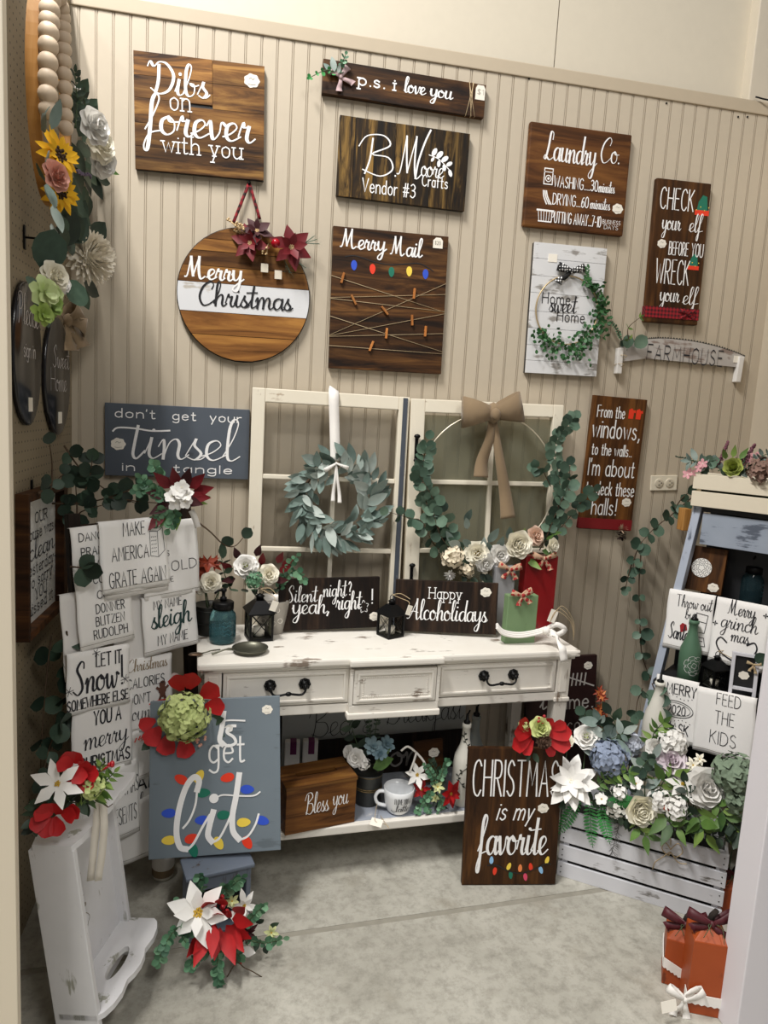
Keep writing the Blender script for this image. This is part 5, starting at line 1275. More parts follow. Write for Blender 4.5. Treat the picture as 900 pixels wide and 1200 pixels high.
# ================================================================== things on the low shelf
S_ = SZ+.0015
MP['tissue'] = wood('stain_amber', '#3f240e', '#6b431e', '#8f632f', 'x', .9, knots=.4)
t = thing('tissue_box', 'brown wooden tissue box cover reading Bless you on the shelf', 'tissue box', None)
a0 = onZ(415.5, 963, S_); p1 = onZ(330, 980.5, S_); d = (a0-p1); yaw = atan2(d.y, d.x); 
TBW = .235; t.matrix_world = Matrix.Translation(a0) @ Matrix.Rotation(yaw, 4, 'Z') @ Matrix.Translation((-TBW, 0, 0))
TBH = onY(416.5, 913, a0.y).z-S_; TBD = .135
sl = (TBW*.22, TBD*.42, TBW*.80, TBD*.58)
bm = bmesh.new(); box(bm, 0, 0, 0, TBW, .012, TBH, .002); box(bm, 0, TBD-.012, 0, TBW, TBD, TBH, .002); box(bm, 0, .012, 0, .012, TBD-.012, TBH, .0); box(bm, TBW-.012, .012, 0, TBW, TBD-.012, TBH); link('body', bm, MP['tissue'], t)
bm = bmesh.new()
for q in ((-.002, -.002, TBW+.002, sl[1]), (-.002, sl[3], TBW+.002, TBD+.002), (-.002, sl[1], sl[0], sl[3]), (sl[2], sl[1], TBW+.002, sl[3])): box(bm, q[0], q[1], TBH-.001, q[2], q[3], TBH+.010)
link('top_panel', bm, MP['tissue'], t)
bm = bmesh.new(); box(bm, .014, .014, TBH-.03, TBW-.014, TBD-.014, TBH-.02); link('interior_shade', bm, plain('dark_interior', '#14100d', .9), t)  # near-black sheet below the slot, painting in the shade inside the box
bm = bmesh.new(); text(bm, 'Bless', 'S', .095*TBW+.04, .60*TBW, TBH*.40, TBH*.45, .0028, 0, cal=.4); text(bm, 'you', 'S', .66*TBW, .88*TBW, TBH*.48, TBH*.42, .0028, 0, cal=.4); bmesh.ops.transform(bm, matrix=XF((0, -.0008, 0), (pi/2, 0, 0)), verts=bm.verts); link('lettering', bm, MP['white'], t)

t = thing('mug', 'white ceramic latte mug on the shelf with a tag below its handle', 'mug', standing(466, 950, S_, -25)); k = .98
prof = [(.028, 0), (.032, .002), (.040, .012), (.047, .035), (.051, .065), (.053, .088), (.0515, .089), (.049, .065), (.044, .035), (.036, .014), (.01, .010)]
rlathe('cup', [(r*k, z*k) for r, z in prof], plain('white_ceramic', '#eef0f2', .2), t, 32)
bm = bmesh.new(); ha = radians(200); hd = Vector((cos(ha), sin(ha), 0)); tube(bm, catmull([hd*.046*k+Vector((0, 0, .072*k)), hd*.068*k+Vector((0, 0, .072*k)), hd*.080*k+Vector((0, 0, .052*k)), hd*.070*k+Vector((0, 0, .028*k)), hd*.042*k+Vector((0, 0, .020*k))], 6), .0058, 8, flat=1.3); link('handle', bm, MATS['white_ceramic'], t)
def wrap(bm, fr, a0_):
    for v in bm.verts:
        x, y = v.co.x, v.co.y; r = fr(y)+.0012+v.co.z; a = a0_+x/r; v.co = Vector((r*cos(a), r*sin(a), y))
fr = lambda z: (.040+(.053-.040)*min(1, max(0, (z/k-.012)/.07))**.6)*k
bm = bmesh.new(); text(bm, 'I LOVE YOU A', 'P', -.026, .030, .050, .020, .0016, .0); wrap(bm, fr, radians(-62)); link('lettering', bm, MP['ink'], t)
bm = bmesh.new(); text(bm, 'latte', 'S', -.020, .026, .022, .024, .0024, .0); mono(bm, [(-.036, .024), (-.028, .017), (-.018, .022)], .0018, 0); mono(bm, [(.026, .024), (.034, .030), (.04, .026)], .0018, 0); wrap(bm, fr, radians(-62)); link('lettering', bm, MP['ink'], t)
bm = bmesh.new(); box(bm, -.02, -.013, 0, .02, .013, .0015); c = wp(t, onZ(441, 968, S_)); o = lab(link('price_tag', bm, MP['paper'], t), 'white price tag'); o.matrix_local = XF((c.x, c.y, .012), (.55, 0, -.1))
bm = bmesh.new(); hp_ = hd*.072*k; tube(bm, catmull([(hp_.x, hp_.y, .03), (c.x-.01, c.y+.015, .02), (c.x, c.y, .014), (c.x+.03, c.y+.012, .004), (c.x+.04, c.y, .003), (hp_.x+.02, hp_.y-.03, .004)], 5), .001, 4); link('tag_string', bm, MP['twine'], t)

t = thing('flower_tin', 'ribbed dark zinc tin of white roses and blue succulents behind the mug', 'floral arrangement', standing(430, 938, S_)); Yc = t.matrix_world.translation.y
r0 = .052; rlathe('tin', [(r0*.86, 0), (r0*.88, .003), (r0*.88, .05), (r0*.91, .055), (r0*.9, .06), (r0*.94, .105), (r0*.99, .112), (r0*.95, .11), (r0*.8, .10)], MP['galv'], t, 24)
bm = bmesh.new()
for z in (.056, .062, .105): tube(bm, [(r0*.93*cos(q), r0*.93*sin(q), z) for q in [2*pi*i/24 for i in range(24)]], .0018, 5, True)
lab(link('brass_band', bm, plain('dull_brass', '#7a6848', .4, .8), t), 'dull brass bands')
pc = lambda px, py, dy=0: wp(t, onY(px, py, Yc+dy))
rose(t, pc(417, 888, -.05), (-.5, -1, .5), .030, MP['wpetal']); rose(t, pc(408, 881, -.03), (-.8, -.6, .5), .022, MP['wpetal']); hydrangea(t, pc(426, 895, -.055), (-.2, -1, .1), .022, MP['wpetal'], cnt=22, fs=.34, label='white flower cluster')
succ = leafmat('blue_succulent', '#3f5a66', '#6d8894', '#93abb2')
a = starbloom(t, pc(437, 875, -.03), (0, -.8, .7), .034, succ, succ, 'succulent', cnts=(7, 6, 5), wid=.55, prof='petal', lift=(.2, 1.2), single=True); a = starbloom(t, pc(453, 872, -.02), (.2, -.8, .7), .030, succ, succ, 'succulent', cnts=(7, 6, 5), wid=.55, prof='petal', lift=(.2, 1.2), single=True)
a = starbloom(t, pc(445, 883, -.05), (0, -.9, .5), .026, succ, succ, 'succulent', cnts=(7, 5), wid=.55, prof='petal', lift=(.2, 1.2), single=True)
vl = leafmesh('broad_leaf', leafmat('variegated_leaf', '#3a5a2c', '#6b8a4c', '#a3b57e'), .085, .045, 'ovate', .3, .2)
inst('broad_leaf', vl, t, aim(pc(437, 900, -.05), (1, -.3, .5), (-.4, -.6, .8))); inst('broad_leaf', vl, t, aim(pc(440, 893, -.04), (1, .1, .6), (-.5, -.3, .8), s=.8))
wstem(t, [onY(425, 890, Yc), onY(416, 865, Yc), onY(411, 848, Yc)], 6, 0, 'dark', MP['gstem'], size=(.7, .9)); wstem(t, [onY(440, 880, Yc), onY(440, 855, Yc), onY(446, 830, Yc)], 18, 0, 'dark', MP['gstem'], size=(.25, .38)); wstem(t, [onY(436, 880, Yc), onY(434, 858, Yc), onY(432, 842, Yc)], 14, 0, 'dark', MP['gstem'], size=(.22, .34))

t = thing('floral_pick', 'small spray of red poinsettia, white lily and tiny leaves beside the mug', 'floral arrangement', standing(512, 948, S_)); Yd = t.matrix_world.translation.y
pd = lambda px, py, dy=0: wp(t, onY(px, py, Yd+dy))
a = starbloom(t, pd(528, 930, -.02), (.5, -1, .2), .048, MP['red'], MP['centre'], cnts=(6, 5)); a = starbloom(t, pd(494, 925, .0), (-.3, -1, .3), .034, MP['red'], MP['centre'], cnts=(5, 4))
a = starbloom(t, pd(489, 908, .0), (-.2, -1, .5), .045, MP['wpetal'], MP['centre'], cnts=(6,), wid=.42, lift=(.35,)); a = starbloom(t, pd(513, 922, -.03), (0, -1, .4), .024, plain('cream_green_petal', '#cfd39a', .7, var=.15), MP['centre'], cnts=(6, 5), wid=.5, single=True); a = starbloom(t, pd(510, 935, -.03), (0, -1, .1), .018, MATS['cream_green_petal'], MP['centre'], cnts=(6,), wid=.5, single=True)
for pts in (((505, 930), (495, 940), (489, 950)), ((505, 925), (500, 940), (503, 950)), ((510, 920), (505, 905), (498, 897)), ((515, 915), (520, 900), (524, 892)), ((512, 930), (518, 942), (514, 950))): wstem(t, [onY(x, y, Yd-.03) for x, y in pts], 12, 0, 'eucs', MP['gstem'], size=(.6, .9))
wstem(t, [onY(515, 925, Yd-.01), onY(512, 905, Yd), onY(505, 893, Yd)], 14, 0, 'dark', MP['gstem'], size=(.35, .5)); wstem(t, [onY(512, 935, Yd-.01), onY(500, 925, Yd), onY(520, 945, Yd)], 14, 0, 'dark', MP['gstem'], size=(.35, .5))
bm = bmesh.new()
for q in ((488, 882, 478, 875, 470, 880), (488, 882, 497, 893, 500, 905), (488, 882, 484, 895, 480, 905)): strip(bm, [pd(q[0], q[1], .02), pd(q[2], q[3], .0), pd(q[4], q[5], .0)], (0, -1, 0), .007)
link('white_ribbon', bm, MP['lace'], t)

def bottle(m, s, label, mat, ncap=MP['iron'], H=.30):
    t = thing('bottle', label, 'bottle', m)
    rlathe('glass', [(r*s, z*s) for r, z in ((.034, 0), (.038, .004), (.038, .15), (.034, .18), (.020, .215), (.0145, .24), (.0135, .28), (.0155, .282), (.0155, .295), (.012, .296))], mat, t, 24)
    bm = bmesh.new(); lathe(bm, [(.011*s, .294*s), (.012*s, .304*s), (.006*s, .308*s), (.0045*s, .33*s)], 10); tube(bm, [(0, 0, .325*s), (.006*s, -.004*s, .345*s)], .003*s, 6); lab(link('pourer', bm, ncap, t), 'black bottle pourer'); return t
crb = plain('cream_bottle_glass', '#e8e5da', .3)
t = bottle(standing(540, 940, S_), .98, 'white painted bottle with a black vine pattern on the shelf', crb)
bm = bmesh.new()
zz_ = [.02+.25*i/26 for i in range(27)]
rad = lambda z: (.038 if z < .15 else .034-.0 if z < .16 else max(.014, .036-.022*(z-.155)/.08))*.98+.001
pts = [Vector((rad(z)*cos(-pi/2+.75*sin(z*42)), rad(z)*sin(-pi/2+.75*sin(z*42)), z*.98)) for z in zz_]; tube(bm, pts, .0010, 4)
for i in range(1, 26):
    q = pts[i]; n_ = Vector((q.x, q.y, 0)).normalized(); d_ = Vector((-n_.y, n_.x, 0))*(1 if i % 2 else -1)+Vector((0, 0, .6)); blade(bm, aim(q+n_*.001, d_, n_), .012, .006, 'ovate', 0, 0, nu=3)
stuff(link('painted_vine', bm, plain('olive_black_paint', '#2d3128', .6), t))
bottle(standing(551, 931, S_, 0), 1.0, 'clear frosted bottle standing behind the white vine bottle', jarglass('frosted_bottle', '#c9cfcb', .3))

# signs leaning at the back of the shelf
pl = yawp(onZ(440, 905, S_)+Vector((0, .0, .001)), 5.5, 6)
s = board('shelf_sign', 'long pale grey sign reading Bed and Breakfast at the back of the shelf', 'sign', plain('pale_grey_paint', '#b4b7b5', .7, var=.05), Plane(pl.p0+Vector((0, .03, 0)), pl.ex, pl.ey), (330, 812), (545, 800), (543, 890), (330, 906), .012, [('Bed', 'S', .14, .36, .55, .34, .0030, dict(cal=.3)), ('&', 'P', .42, .47, .55, .2, .002), ('Breakfast', 'S', .54, .98, .46, .32, .0030, dict(cal=.3))], ink=MP['ink'])
s = board('shelf_sign', 'dark stained long sign leaning low behind the flower tin', 'sign', MP['board_ebony'], Plane(pl.p0-Vector((0, .0, 0)), pl.ex, pl.ey), (360, 868), (545, 853), (543, 905), (360, 920), .012, [('on', 'S', .5, .7, .7, .6, .008, dict(cal=0))], ink=plain('grey_vinyl', '#8e8a86', .6))
pl = yawp(onZ(500, 921, S_)+Vector((0, .0, .001)), 3, 8)
s = board('shelf_sign', 'small brown block sign with a paper rosette beside the vine bottle', 'sign', MP['board_brown'], pl, (484, 869), (518, 864), (518, 912), (485, 918), .014, []); w, h, th = dims(s); rosette(s, w*.68, h*.7, .02, th)
for i, (x, lb) in enumerate(((341, 'white marbled soap packet with a purple ribbon, left of two behind the tissue box'), (362, 'white marbled soap packet with a purple ribbon, right of two behind the tissue box'))):
    p = onZ(x, 918, S_); t = thing('soap_packet', lb, 'soap', Matrix.Translation(p+Vector((0, .0, 0))) @ Matrix.Rotation(radians(-3), 4, 'Z')); hh = onY(x, 870-1*i, p.y).z-S_
    link('wrapper', B(-.027, 0, 0, .027, .03, hh, .006), painted('marbled_paper', '#e8e4df', '#a9a29b', .4, 'z', .6, .8), t); link('ribbon', B(-.008, -.001, hh*.70, .014, .031, hh+.001, .001), plain('plum_ribbon', '#6b2a55', .5), t)
t = thing('dark_board', 'dark reddish wooden board standing at the left back of the shelf', 'board', Matrix.Translation(onZ(333, 905, S_)+Vector((0, .0, 0)))); link('board', B(-.03, 0, 0, .03, .015, .24, .002), MP['board_ebony'], t)

# ================================================================== grey slate sign, little chest and its flowers
BZ = .205
cM = standing(221, 1028, BZ, -4); 
cp = onZ(221, 1028, BZ); cr = onZ(295, 1011, BZ); yw = atan2((cr-cp).y, (cr-cp).x); cw = (cr-cp).length
t = thing('wooden_chest', 'small blue-grey painted wooden bin on the floor holding up the slate sign', 'box', Matrix.Translation((cp.x, cp.y, 0)) @ Matrix.Rotation(yw, 4, 'Z'))
chm = painted('chest_blue_paint', '#5d6672', '#46392f', .25, 'z', .55, 1, '#687180'); chd = plain('chest_interior', '#1e1f22', .9)
cd_ = .085; bq = .014
link('side_panel', B(0, 0, 0, bq, cd_, BZ-.012, .003), chm, t); link('side_panel', B(cw-bq, 0, 0, cw, cd_, BZ-.012, .003), chm, t)
link('back_panel', B(bq, cd_-.012, 0, cw-bq, cd_, BZ-.012), chd, t); link('bottom', B(bq, 0, .0, cw-bq, cd_-.012, .014), chm, t)
link('lid', B(-.008, -.008, BZ-.012, cw+.008, cd_+.004, BZ, .004), chm, t); link('front_rail', B(bq, -.002, BZ-.05, cw-bq, .012, BZ-.012, .002), chm, t)
chest = t; CY = cp.y

pl = yawp(onZ(250, 1001, BZ)+Vector((0, -.004, .002)), -3, 14)
s = board('slate_sign', "grey-blue sign reading Let's get lit with painted Christmas light bulbs", 'sign', MP['lit_grey'], pl, (179, 823), (329.8, 813), (327, 992), (173.6, 1006.5), .018, [
    ('get', 'Z', .45, .72, .415, .18, .0058)])
w, h, th = dims(s); rosette(s, w*.90, h*.915, .0155, th)
def q_(x, y): return ((x-95)/548*w, (1-(y-(197-.076*(x-95)))/(648+0*x))*h)
bm = bmesh.new()
def st(pts, wd, cal=.0): mono(bm, [q_(*p) for p in pts], wd, th+.0016+st.k, cal=cal, k=6); st.k += .00004
st.k = 0
st([(292, 560), (300, 520), (278, 505), (245, 550), (218, 640), (208, 730), (222, 790), (250, 800)], .0165); st([(250, 805), (280, 775), (315, 710), (345, 660)], .007); st([(292, 560), (285, 620), (262, 680), (235, 715)], .006)
st([(360, 645), (345, 700), (338, 745), (355, 770)], .0165); st([(355, 772), (385, 755), (420, 690), (440, 640)], .0065)
st([(468, 490), (455, 580), (440, 660), (442, 725), (468, 760)], .0165); st([(468, 762), (505, 745), (535, 700), (550, 655)], .006)
st([(372, 590), (400, 577), (470, 580), (530, 578), (556, 562)], .0045); st([(403, 232), (396, 290), (386, 345), (400, 368)], .0145); st([(384, 270), (430, 264), (492, 264)], .0048); st([(452, 287), (428, 290), (416, 314), (446, 336), (452, 360), (420, 372), (398, 356)], .0085); x, y = q_(362, 592); disc2(bm, x, y, .0135, th+.0016, 16)
link('lettering', bm, MP['white'], s)
for x, y, a, c in ((225, 515, 150, 'red'), (300, 502, 60, 'yellow'), (418, 505, 190, 'red'), (502, 553, -5, 'blue'), (318, 570, 0, 'green'), (175, 655, 180, 'blue'), (312, 682, 180, 'blue'), (404, 660, 0, 'green'), (487, 690, 0, 'yellow'), (566, 682, -20, 'blue'), (176, 765, 180, 'yellow'), (270, 757, 15, 'red'), (278, 806, -70, 'green'), (382, 776, -60, 'yellow'), (502, 773, -60, 'red')):
    X, Y = q_(x, y); L_ = .040; bulb(s, X-L_/2*cos(radians(a)), Y-L_/2*sin(radians(a)), L_, a, c, th+.0012, wd=.32)
# hydrangea pick fixed over the corner of the sign
pk = thing('floral_pick', 'lime hydrangea pick with red velvet petals at the top left of the slate sign', 'floral arrangement', pl.at(219, 836)+pl.n*.03)
ps = lambda x, y, o=.03: T_(pk) @ (pl.at(x, y)+pl.n*o)
hydrangea(pk, ps(219, 836, .045), (-.1, -1, .15), .068, MP['hyd'], cnt=150, fs=.21, jit=.45)
for x, y, dx, dz_, s_ in ((214, 808, -.3, 1, 1), (222, 806, .3, 1, 1), (236, 815, .9, .7, 1.1), (241, 826, 1, .1, 1), (190, 850, -.6, -.7, 1), (200, 858, -.2, -1, 1), (215, 862, .3, -1, 1), (184, 842, -1, -.3, .8)):
    me = leafmesh('red_petal', MP['red'], .062, .052, 'petal', .25, .15); inst('red_petal', me, pk, aim(ps(x, y, .022), (dx, -.15, dz_), (0, -1, .1), s=s_))
for x, y, dx, dz_, s_ in ((185, 862, -.8, -.7, .95), (195, 866, -.1, -1, .9), (224, 872, .1, -1, 1), (238, 866, .5, -.9, 1.0), (246, 852, 1, -.5, .9), (244, 845, 1, .3, .9), (205, 868, -.3, -1, .8), (232, 872, .1, -1, 1.1)): inst('leaf', LF['dark'][0], pk, aim(ps(x, y, .012), (dx, -.1, dz_), (0, -1, .2), s=s_))
me = leafmesh('white_petal', MP['wpetal'], .032, .022, 'petal', .2, .1)
for x, y, dx, dz_ in ((208, 798, -.3, 1), (243, 812, .8, .6), (202, 872, -.4, -1), (262, 855, 1, .5), (238, 820, 1, .2)): inst('white_petal', me, pk, aim(ps(x, y, .015), (dx, -.1, dz_), (0, -1, .2)))
berries(pk, cluster(ps(236, 866, .03), .014, 10), .004, MP['pink'])

# flowers spilling from the chest
fa = thing('floral_arrangement', 'white and red poinsettias with eucalyptus spilling from the blue-grey bin', 'floral arrangement', Vector((.02, CY-.10, .02)))
FY = CY-.06
pf = lambda x, y, o=0.0: T_(fa) @ onY(x, y, FY-o)
g = lambda x, y, o=0.0: onY(x, y, FY-o)
a = starbloom(fa, pf(233, 1069, .06), (-.2, -1, .5), .082, MP['wpetal'], MP['centre'], cnts=(6, 4), wid=.50, lift=(.1, .5), csize=.16); lab(a, 'white poinsettia')
redl = leafmesh('red_petal', MP['red'], .085, .048, 'point', .25, .2)
for x, y, dx, dz_, o in ((243, 1100, -.5, -1, .07), (262, 1100, .5, -.9, .07), (272, 1085, .9, .3, .05), (250, 1092, 0, -1, .08), (275, 1078, .6, 1, .03), (246, 1072, -.2, 1, .04), (258, 1068, .2, 1, .05), (255, 1085, 0, 1, .05), (262, 1082, .4, 1, .03), (248, 1095, -.6, -.4, .05), (258, 1095, -.2, -1, .06), (265, 1092, .7, -.6, .04), (240, 1100, -.8, -.7, .02), (268, 1095, 1, 0, .02), (252, 1090, -.3, -.9, .03), (270, 1100, .5, -1, .02)):
    inst('red_petal', redl, fa, aim(pf(x, y-8, o), (dx, -.6, dz_), (0, -1, .3), s=rnd.uniform(.85, 1.05)))
a = starbloom(fa, pf(289, 1093, .02), (.4, -1, .3), .038, MP['wine'], MP['berry'], cnts=(7, 6), wid=.35); a = starbloom(fa, pf(286, 1061, -.01), (.2, -1, .3), .044, MP['wpetal'], MP['centre'], cnts=(6, 5), wid=.4, single=True)
for x, y in ((281, 1113), (270, 1070)): inst('white_petal', leafmesh('white_petal', MP['wpetal'], .045, .03, 'star', .2, .1), fa, aim(pf(x, y, .03), (1, -.2, -.1 if y > 1100 else -.6), (0, -1, .3)))
a = starbloom(fa, pf(272, 1056, .0), (0, -1, .4), .020, MATS['cream_green_petal'], MP['centre'], cnts=(6, 5), single=True); a = starbloom(fa, pf(318, 1093, .03), (.2, -1, .4), .022, MATS['cream_green_petal'], MP['centre'], cnts=(6, 5), single=True)
berries(fa, cluster(pf(256, 1055, .03), .012, 8)+cluster(pf(261, 1065, .04), .012, 8), .0065, MP['berry'])
for pts, n, kd in ((((235, 1045, 0), (238, 1035, -.02), (233, 1028, -.02)), 8, 'eucs'), (((262, 1050, .0), (270, 1040, .0), (284, 1028, -.0)), 18, 'eucs'), (((268, 1050, .02), (265, 1045, .02), (262, 1040, .02)), 10, 'eucs'), (((225, 1080, .05), (205, 1090, .07), (192, 1110, .09), (186, 1128, .09)), 24, 'eucs'), (((232, 1085, .05), (215, 1096, .06), (218, 1105, .08)), 12, 'eucs'),
                   (((255, 1105, .05), (238, 1115, .08), (222, 1132, .09)), 20, 'eucs'), (((258, 1105, .06), (255, 1125, .09), (257, 1152, .10)), 20, 'eucs'), (((262, 1105, .05), (275, 1115, .07), (282, 1122, .07)), 14, 'eucs'), (((285, 1085, .02), (300, 1070, .03), (308, 1062, .03)), 12, 'eucs'), (((285, 1100, .03), (310, 1105, .05), (332, 1100, .05)), 14, 'eucs'), (((240, 1060, .0), (215, 1058, .02), (210, 1056, .02)), 6, 'eucs')):
    wstem(fa, [g(*p) for p in pts], n, 0, kd, MP['gstem'], size=(.75, 1.05))
for x, y, dx, dz_ in ((310, 1108, .3, -1), (302, 1100, -.2, -1), (316, 1085, 1, .3), (300, 1082, .6, .6), (320, 1100, .9, -.5)): leafat(fa, 'dark', g(x, y, .02), (dx, -.2, dz_), s=.55)
bm = bmesh.new()
for pts in (((270, 1118), (277, 1125), (272, 1135), (266, 1145)), ((272, 1120), (285, 1133), (295, 1138), (307, 1145))):
    tube(bm, catmull([pf(x, y, .08) for x, y in pts], 4), .0016, 4)
link('twig', bm, MP['stem'], fa)

# candle jar with lace and twine behind the sign
t = thing('candle_jar', 'lace and twine wrapped glass jar on the floor behind the slate sign', 'jar', standing(191, 1026, 0))
rlathe('jar', [(.028, 0), (.032, .003), (.033, .01), (.033, .085), (.030, .09), (.029, .085)], plain('frosted_jar', '#cdc8bd', .3), t, 20); o = rlathe('twine_wrap', [(.0338, .012), (.0345, .014), (.0345, .034), (.0338, .036)], MP['burlap'], t, 20); rlathe('lace_wrap', [(.0338, .036), (.035, .04), (.0345, .07), (.0338, .082)], MP['lace'], t, 20)

# ================================================================== left wall
LP = Plane((XL+.034, -.4, 1), (0, 1, 0), (0, 0, 1))
m, w, h = fit(LP, (34.5, 581), (79.5, 563), (79.5, 708.6), (34.5, 752.6)); D_ = .034; fwd_ = .013
t = thing('framed_sign', 'deep wooden framed sign reading Our house was clean yesterday, on the left wall', 'framed sign', m @ Matrix.Translation((0, 0, -D_)))
link('frame_side', B(0, 0, 0, fwd_, h, D_, .002), MP['frame_wood'], t); link('frame_side', B(w-.045, 0, 0, w, h, D_, .002), MP['frame_wood'], t)
link('frame_rail', B(fwd_, 0, 0, w-.045, .022, D_, .002), MP['frame_wood'], t); link('frame_rail', B(fwd_, h-.022, 0, w-.045, h, D_, .002), MP['frame_wood'], t)
pn = link('panel', B(fwd_, .022, .002, w-.045, h-.022, .008), plain('white_sign_panel', '#e4e4e0', .6), t)
letters(t, [('OUR', 'Z', .36, .66, .245, .075, .0035), ('house was', 'Z', .16, .82, .355, .085, .0032), ('clean', 'S', .22, .84, .50, .15, .0065), ('yesterday-', 'Z', .14, .88, .605, .085, .0032), ('so sorry', 'Z', .20, .78, .70, .085, .0032), ('YOU', 'Z', .36, .64, .80, .085, .0035), ('missed it.', 'Z', .16, .84, .89, .085, .0032)], MP['ink'], w, h, .0088)
bm = bmesh.new(); box(bm, w*.78, h*.86, .0088, w*.86, h*.94, .0095); lab(link('price_tag', bm, MP['paper'], t), 'small price tag')
bl = plain('black_gloss_plaque', '#17161a', .16)
for k, (lb, TL, BR, txt) in enumerate((('black oval plaque reading Please sign in, on the left wall nearest the front post', (17, 330), (49, 499), (('Please', 'S', .12, .86, .30, .20, .0035), ('sign in', 'P', .30, .72, .52, .10, .0025))), ('black oval plaque reading Sweet Home, on the left wall behind the burlap bow', (54, 372), (82.5, 510), (('Sweet', 'S', .25, .92, .42, .17, .0035), ('Home', 'S', .15, .80, .62, .19, .0035))))):
    P_ = Plane((XL+.014, -.4, 1), (0, 1, 0), (0, 0, 1)); tl_ = P_.uv(TL[0], (TL[1]+BR[1])/2); br_ = P_.uv(BR[0], (TL[1]+BR[1])/2); mx = (TL[0]+BR[0])/2; tt = P_.uv(mx, TL[1]); bb = P_.uv(mx, BR[1])
    w, h = abs(br_.x-tl_.x), abs(tt.y-bb.y); cx = (tl_.x+br_.x)/2; cy = (tt.y+bb.y)/2
    t = thing('oval_plaque', lb, 'plaque', frame(P_.p0+P_.ex*(cx-w/2)+P_.ey*(cy-h/2)-P_.n*.012, P_.ex, P_.ey))
    bm = bmesh.new(); lathe(bm, [(.5, 0), (.5, .010), (.485, .012)], 40, Matrix.Translation((w/2, h/2, 0)) @ Matrix.Diagonal((w, h, 1, 1))); link('plaque', bm, bl, t)
    letters(t, txt, plain('pale_ink', '#cfcac8', .5), w, h, .0128)
    bm = bmesh.new(); box(bm, w*.46, h*.10, .012, w*.6, h*.2, .0135); lab(link('price_tag', bm, MP['paper'], t), 'small price tag')
for px, py, lb in ((28.5, 278, 'black steel peg hook on the left wall under the sunflower hoop'), (37, 575, 'black steel peg hook above the framed sign'), (85, 47, 'black steel peg hook high beside the bead garland')):
    p = onX(px, py, XL+.002); bm = bmesh.new(); tube(bm, [p+Vector((0, 0, 0)), p+Vector((.035, 0, .0)), p+Vector((.045, -.0, .012))], .0028, 6); box(bm, p.x-.001, p.y-.006, p.z-.03, p.x+.003, p.y+.006, p.z+.03, .001); tag(link('peg_hook', bm, MP['iron']), lb, 'hook')

# wooden hoop with bead garland and flowers
HC = Vector((-.505, -.515, 2.24)); HR = .15
sh = thing('hoop_wreath', 'large wooden hoop wreath with sunflower, pink and white blooms on left wall', 'wreath', HC)
bm = bmesh.new(); n = 56; rings = []
for i in range(n):
    a = 2*pi*i/n; ca, sa = cos(a), sin(a)
    rings.append([bm.verts.new((dx, (HR+dr)*ca, (HR*1.75+dr)*sa)) for dx, dr in ((-.014, -.006), (.014, -.006), (.014, .006), (-.014, .006))])
for i in range(n):
    for k in range(4): bm.faces.new([rings[i][k], rings[i][(k+1) % 4], rings[(i+1) % n][(k+1) % 4], rings[(i+1) % n][k]])
link('hoop', bm, wood('hoop_wood', '#a8763a', '#c48d4c', '#d6a466', 'z', .5, .5, 0), sh)
HX = -.47
def hw(x, y, o=0.0):
    p = onX(x, y, HX+o); q = onY(x, y, -.10-max(0, o)-.04*(x < 92)); return p if p.y < q.y else q
hx = lambda x, y, o=0.0: T_(sh) @ hw(x, y, o)
bd = thing('bead_garland', 'strand of large natural wooden beads hanging in the top left corner', 'bead garland', onX(60, 10, HX)); beadm = plain('natural_wood_bead', '#d3bfa6', .55, var=.06)
bme = None; strnd = [[], []]
for k, (lst, X_) in enumerate((([(63, -28), (61, -14), (59, -1), (58, 12), (57.8, 25), (57, 38), (56.6, 54), (56.2, 73), (56.2, 92), (56, 111), (57, 129)], -.470), ([(66, -16), (69, -4), (72, 9), (73.5, 20), (74, 31.5), (74.5, 44), (75, 58), (75.2, 72), (75.5, 87), (76, 103), (76.5, 119), (77, 135), (77, 150)], -.470))):
    for x, y in lst:
        p = onX(x, y, X_); dist = (p-CAM).length; r = (10.0 if k == 0 else 7.7)*dist/FPX*.9
        if bme is None: bm = bmesh.new(); ball(bm, (0, 0, 0), 1, 16, 10); bme = bpy.data.meshes.new('bead'); bm.to_mesh(bme); bm.free(); bme.materials.append(beadm)
        o = inst('bead', bme, bd, T_(bd) @ Matrix.Translation(p) @ Matrix.Scale(r, 4)); strnd[k].append(T_(bd) @ p)
for s_ in strnd: bm = bmesh.new(); tube(bm, s_, .0016, 4); link('cord', bm, MP['twine'], bd)
NRM = Vector((1, -.75, .1))
a = starbloom(sh, hx(69, 182, .02), NRM, .060, MP['sun'], MP['brownc'], cnts=(12, 10), wid=.34, prof='long', lift=(.05, .4), csize=.3); lab(a, 'yellow sunflower')
a = starbloom(sh, hx(71, 226, .0), NRM+Vector((0, 0, -.3)), .055, MP['sun'], MP['brownc'], cnts=(12, 10), wid=.34, prof='long', lift=(.05, .4), csize=.3); lab(a, 'lower yellow sunflower')
rose(sh, hx(67, 206, .05), NRM, .032, MP['pink'], heart=MP['pink']); rose(sh, hx(112, 148, .05), NRM, .046, MP['wpetal'], label='white bloom'); rose(sh, hx(119, 170, .05), NRM, .046, MP['cpetal'], label='cream white bloom'); rose(sh, hx(122, 191, .05), NRM+Vector((0, 0, -.6)), .042, MP['wpetal'], label='white bloom'); hydrangea(sh, hx(90, 104, -.02), NRM, .010, MP['wpetal'], cnt=8, fs=.5)
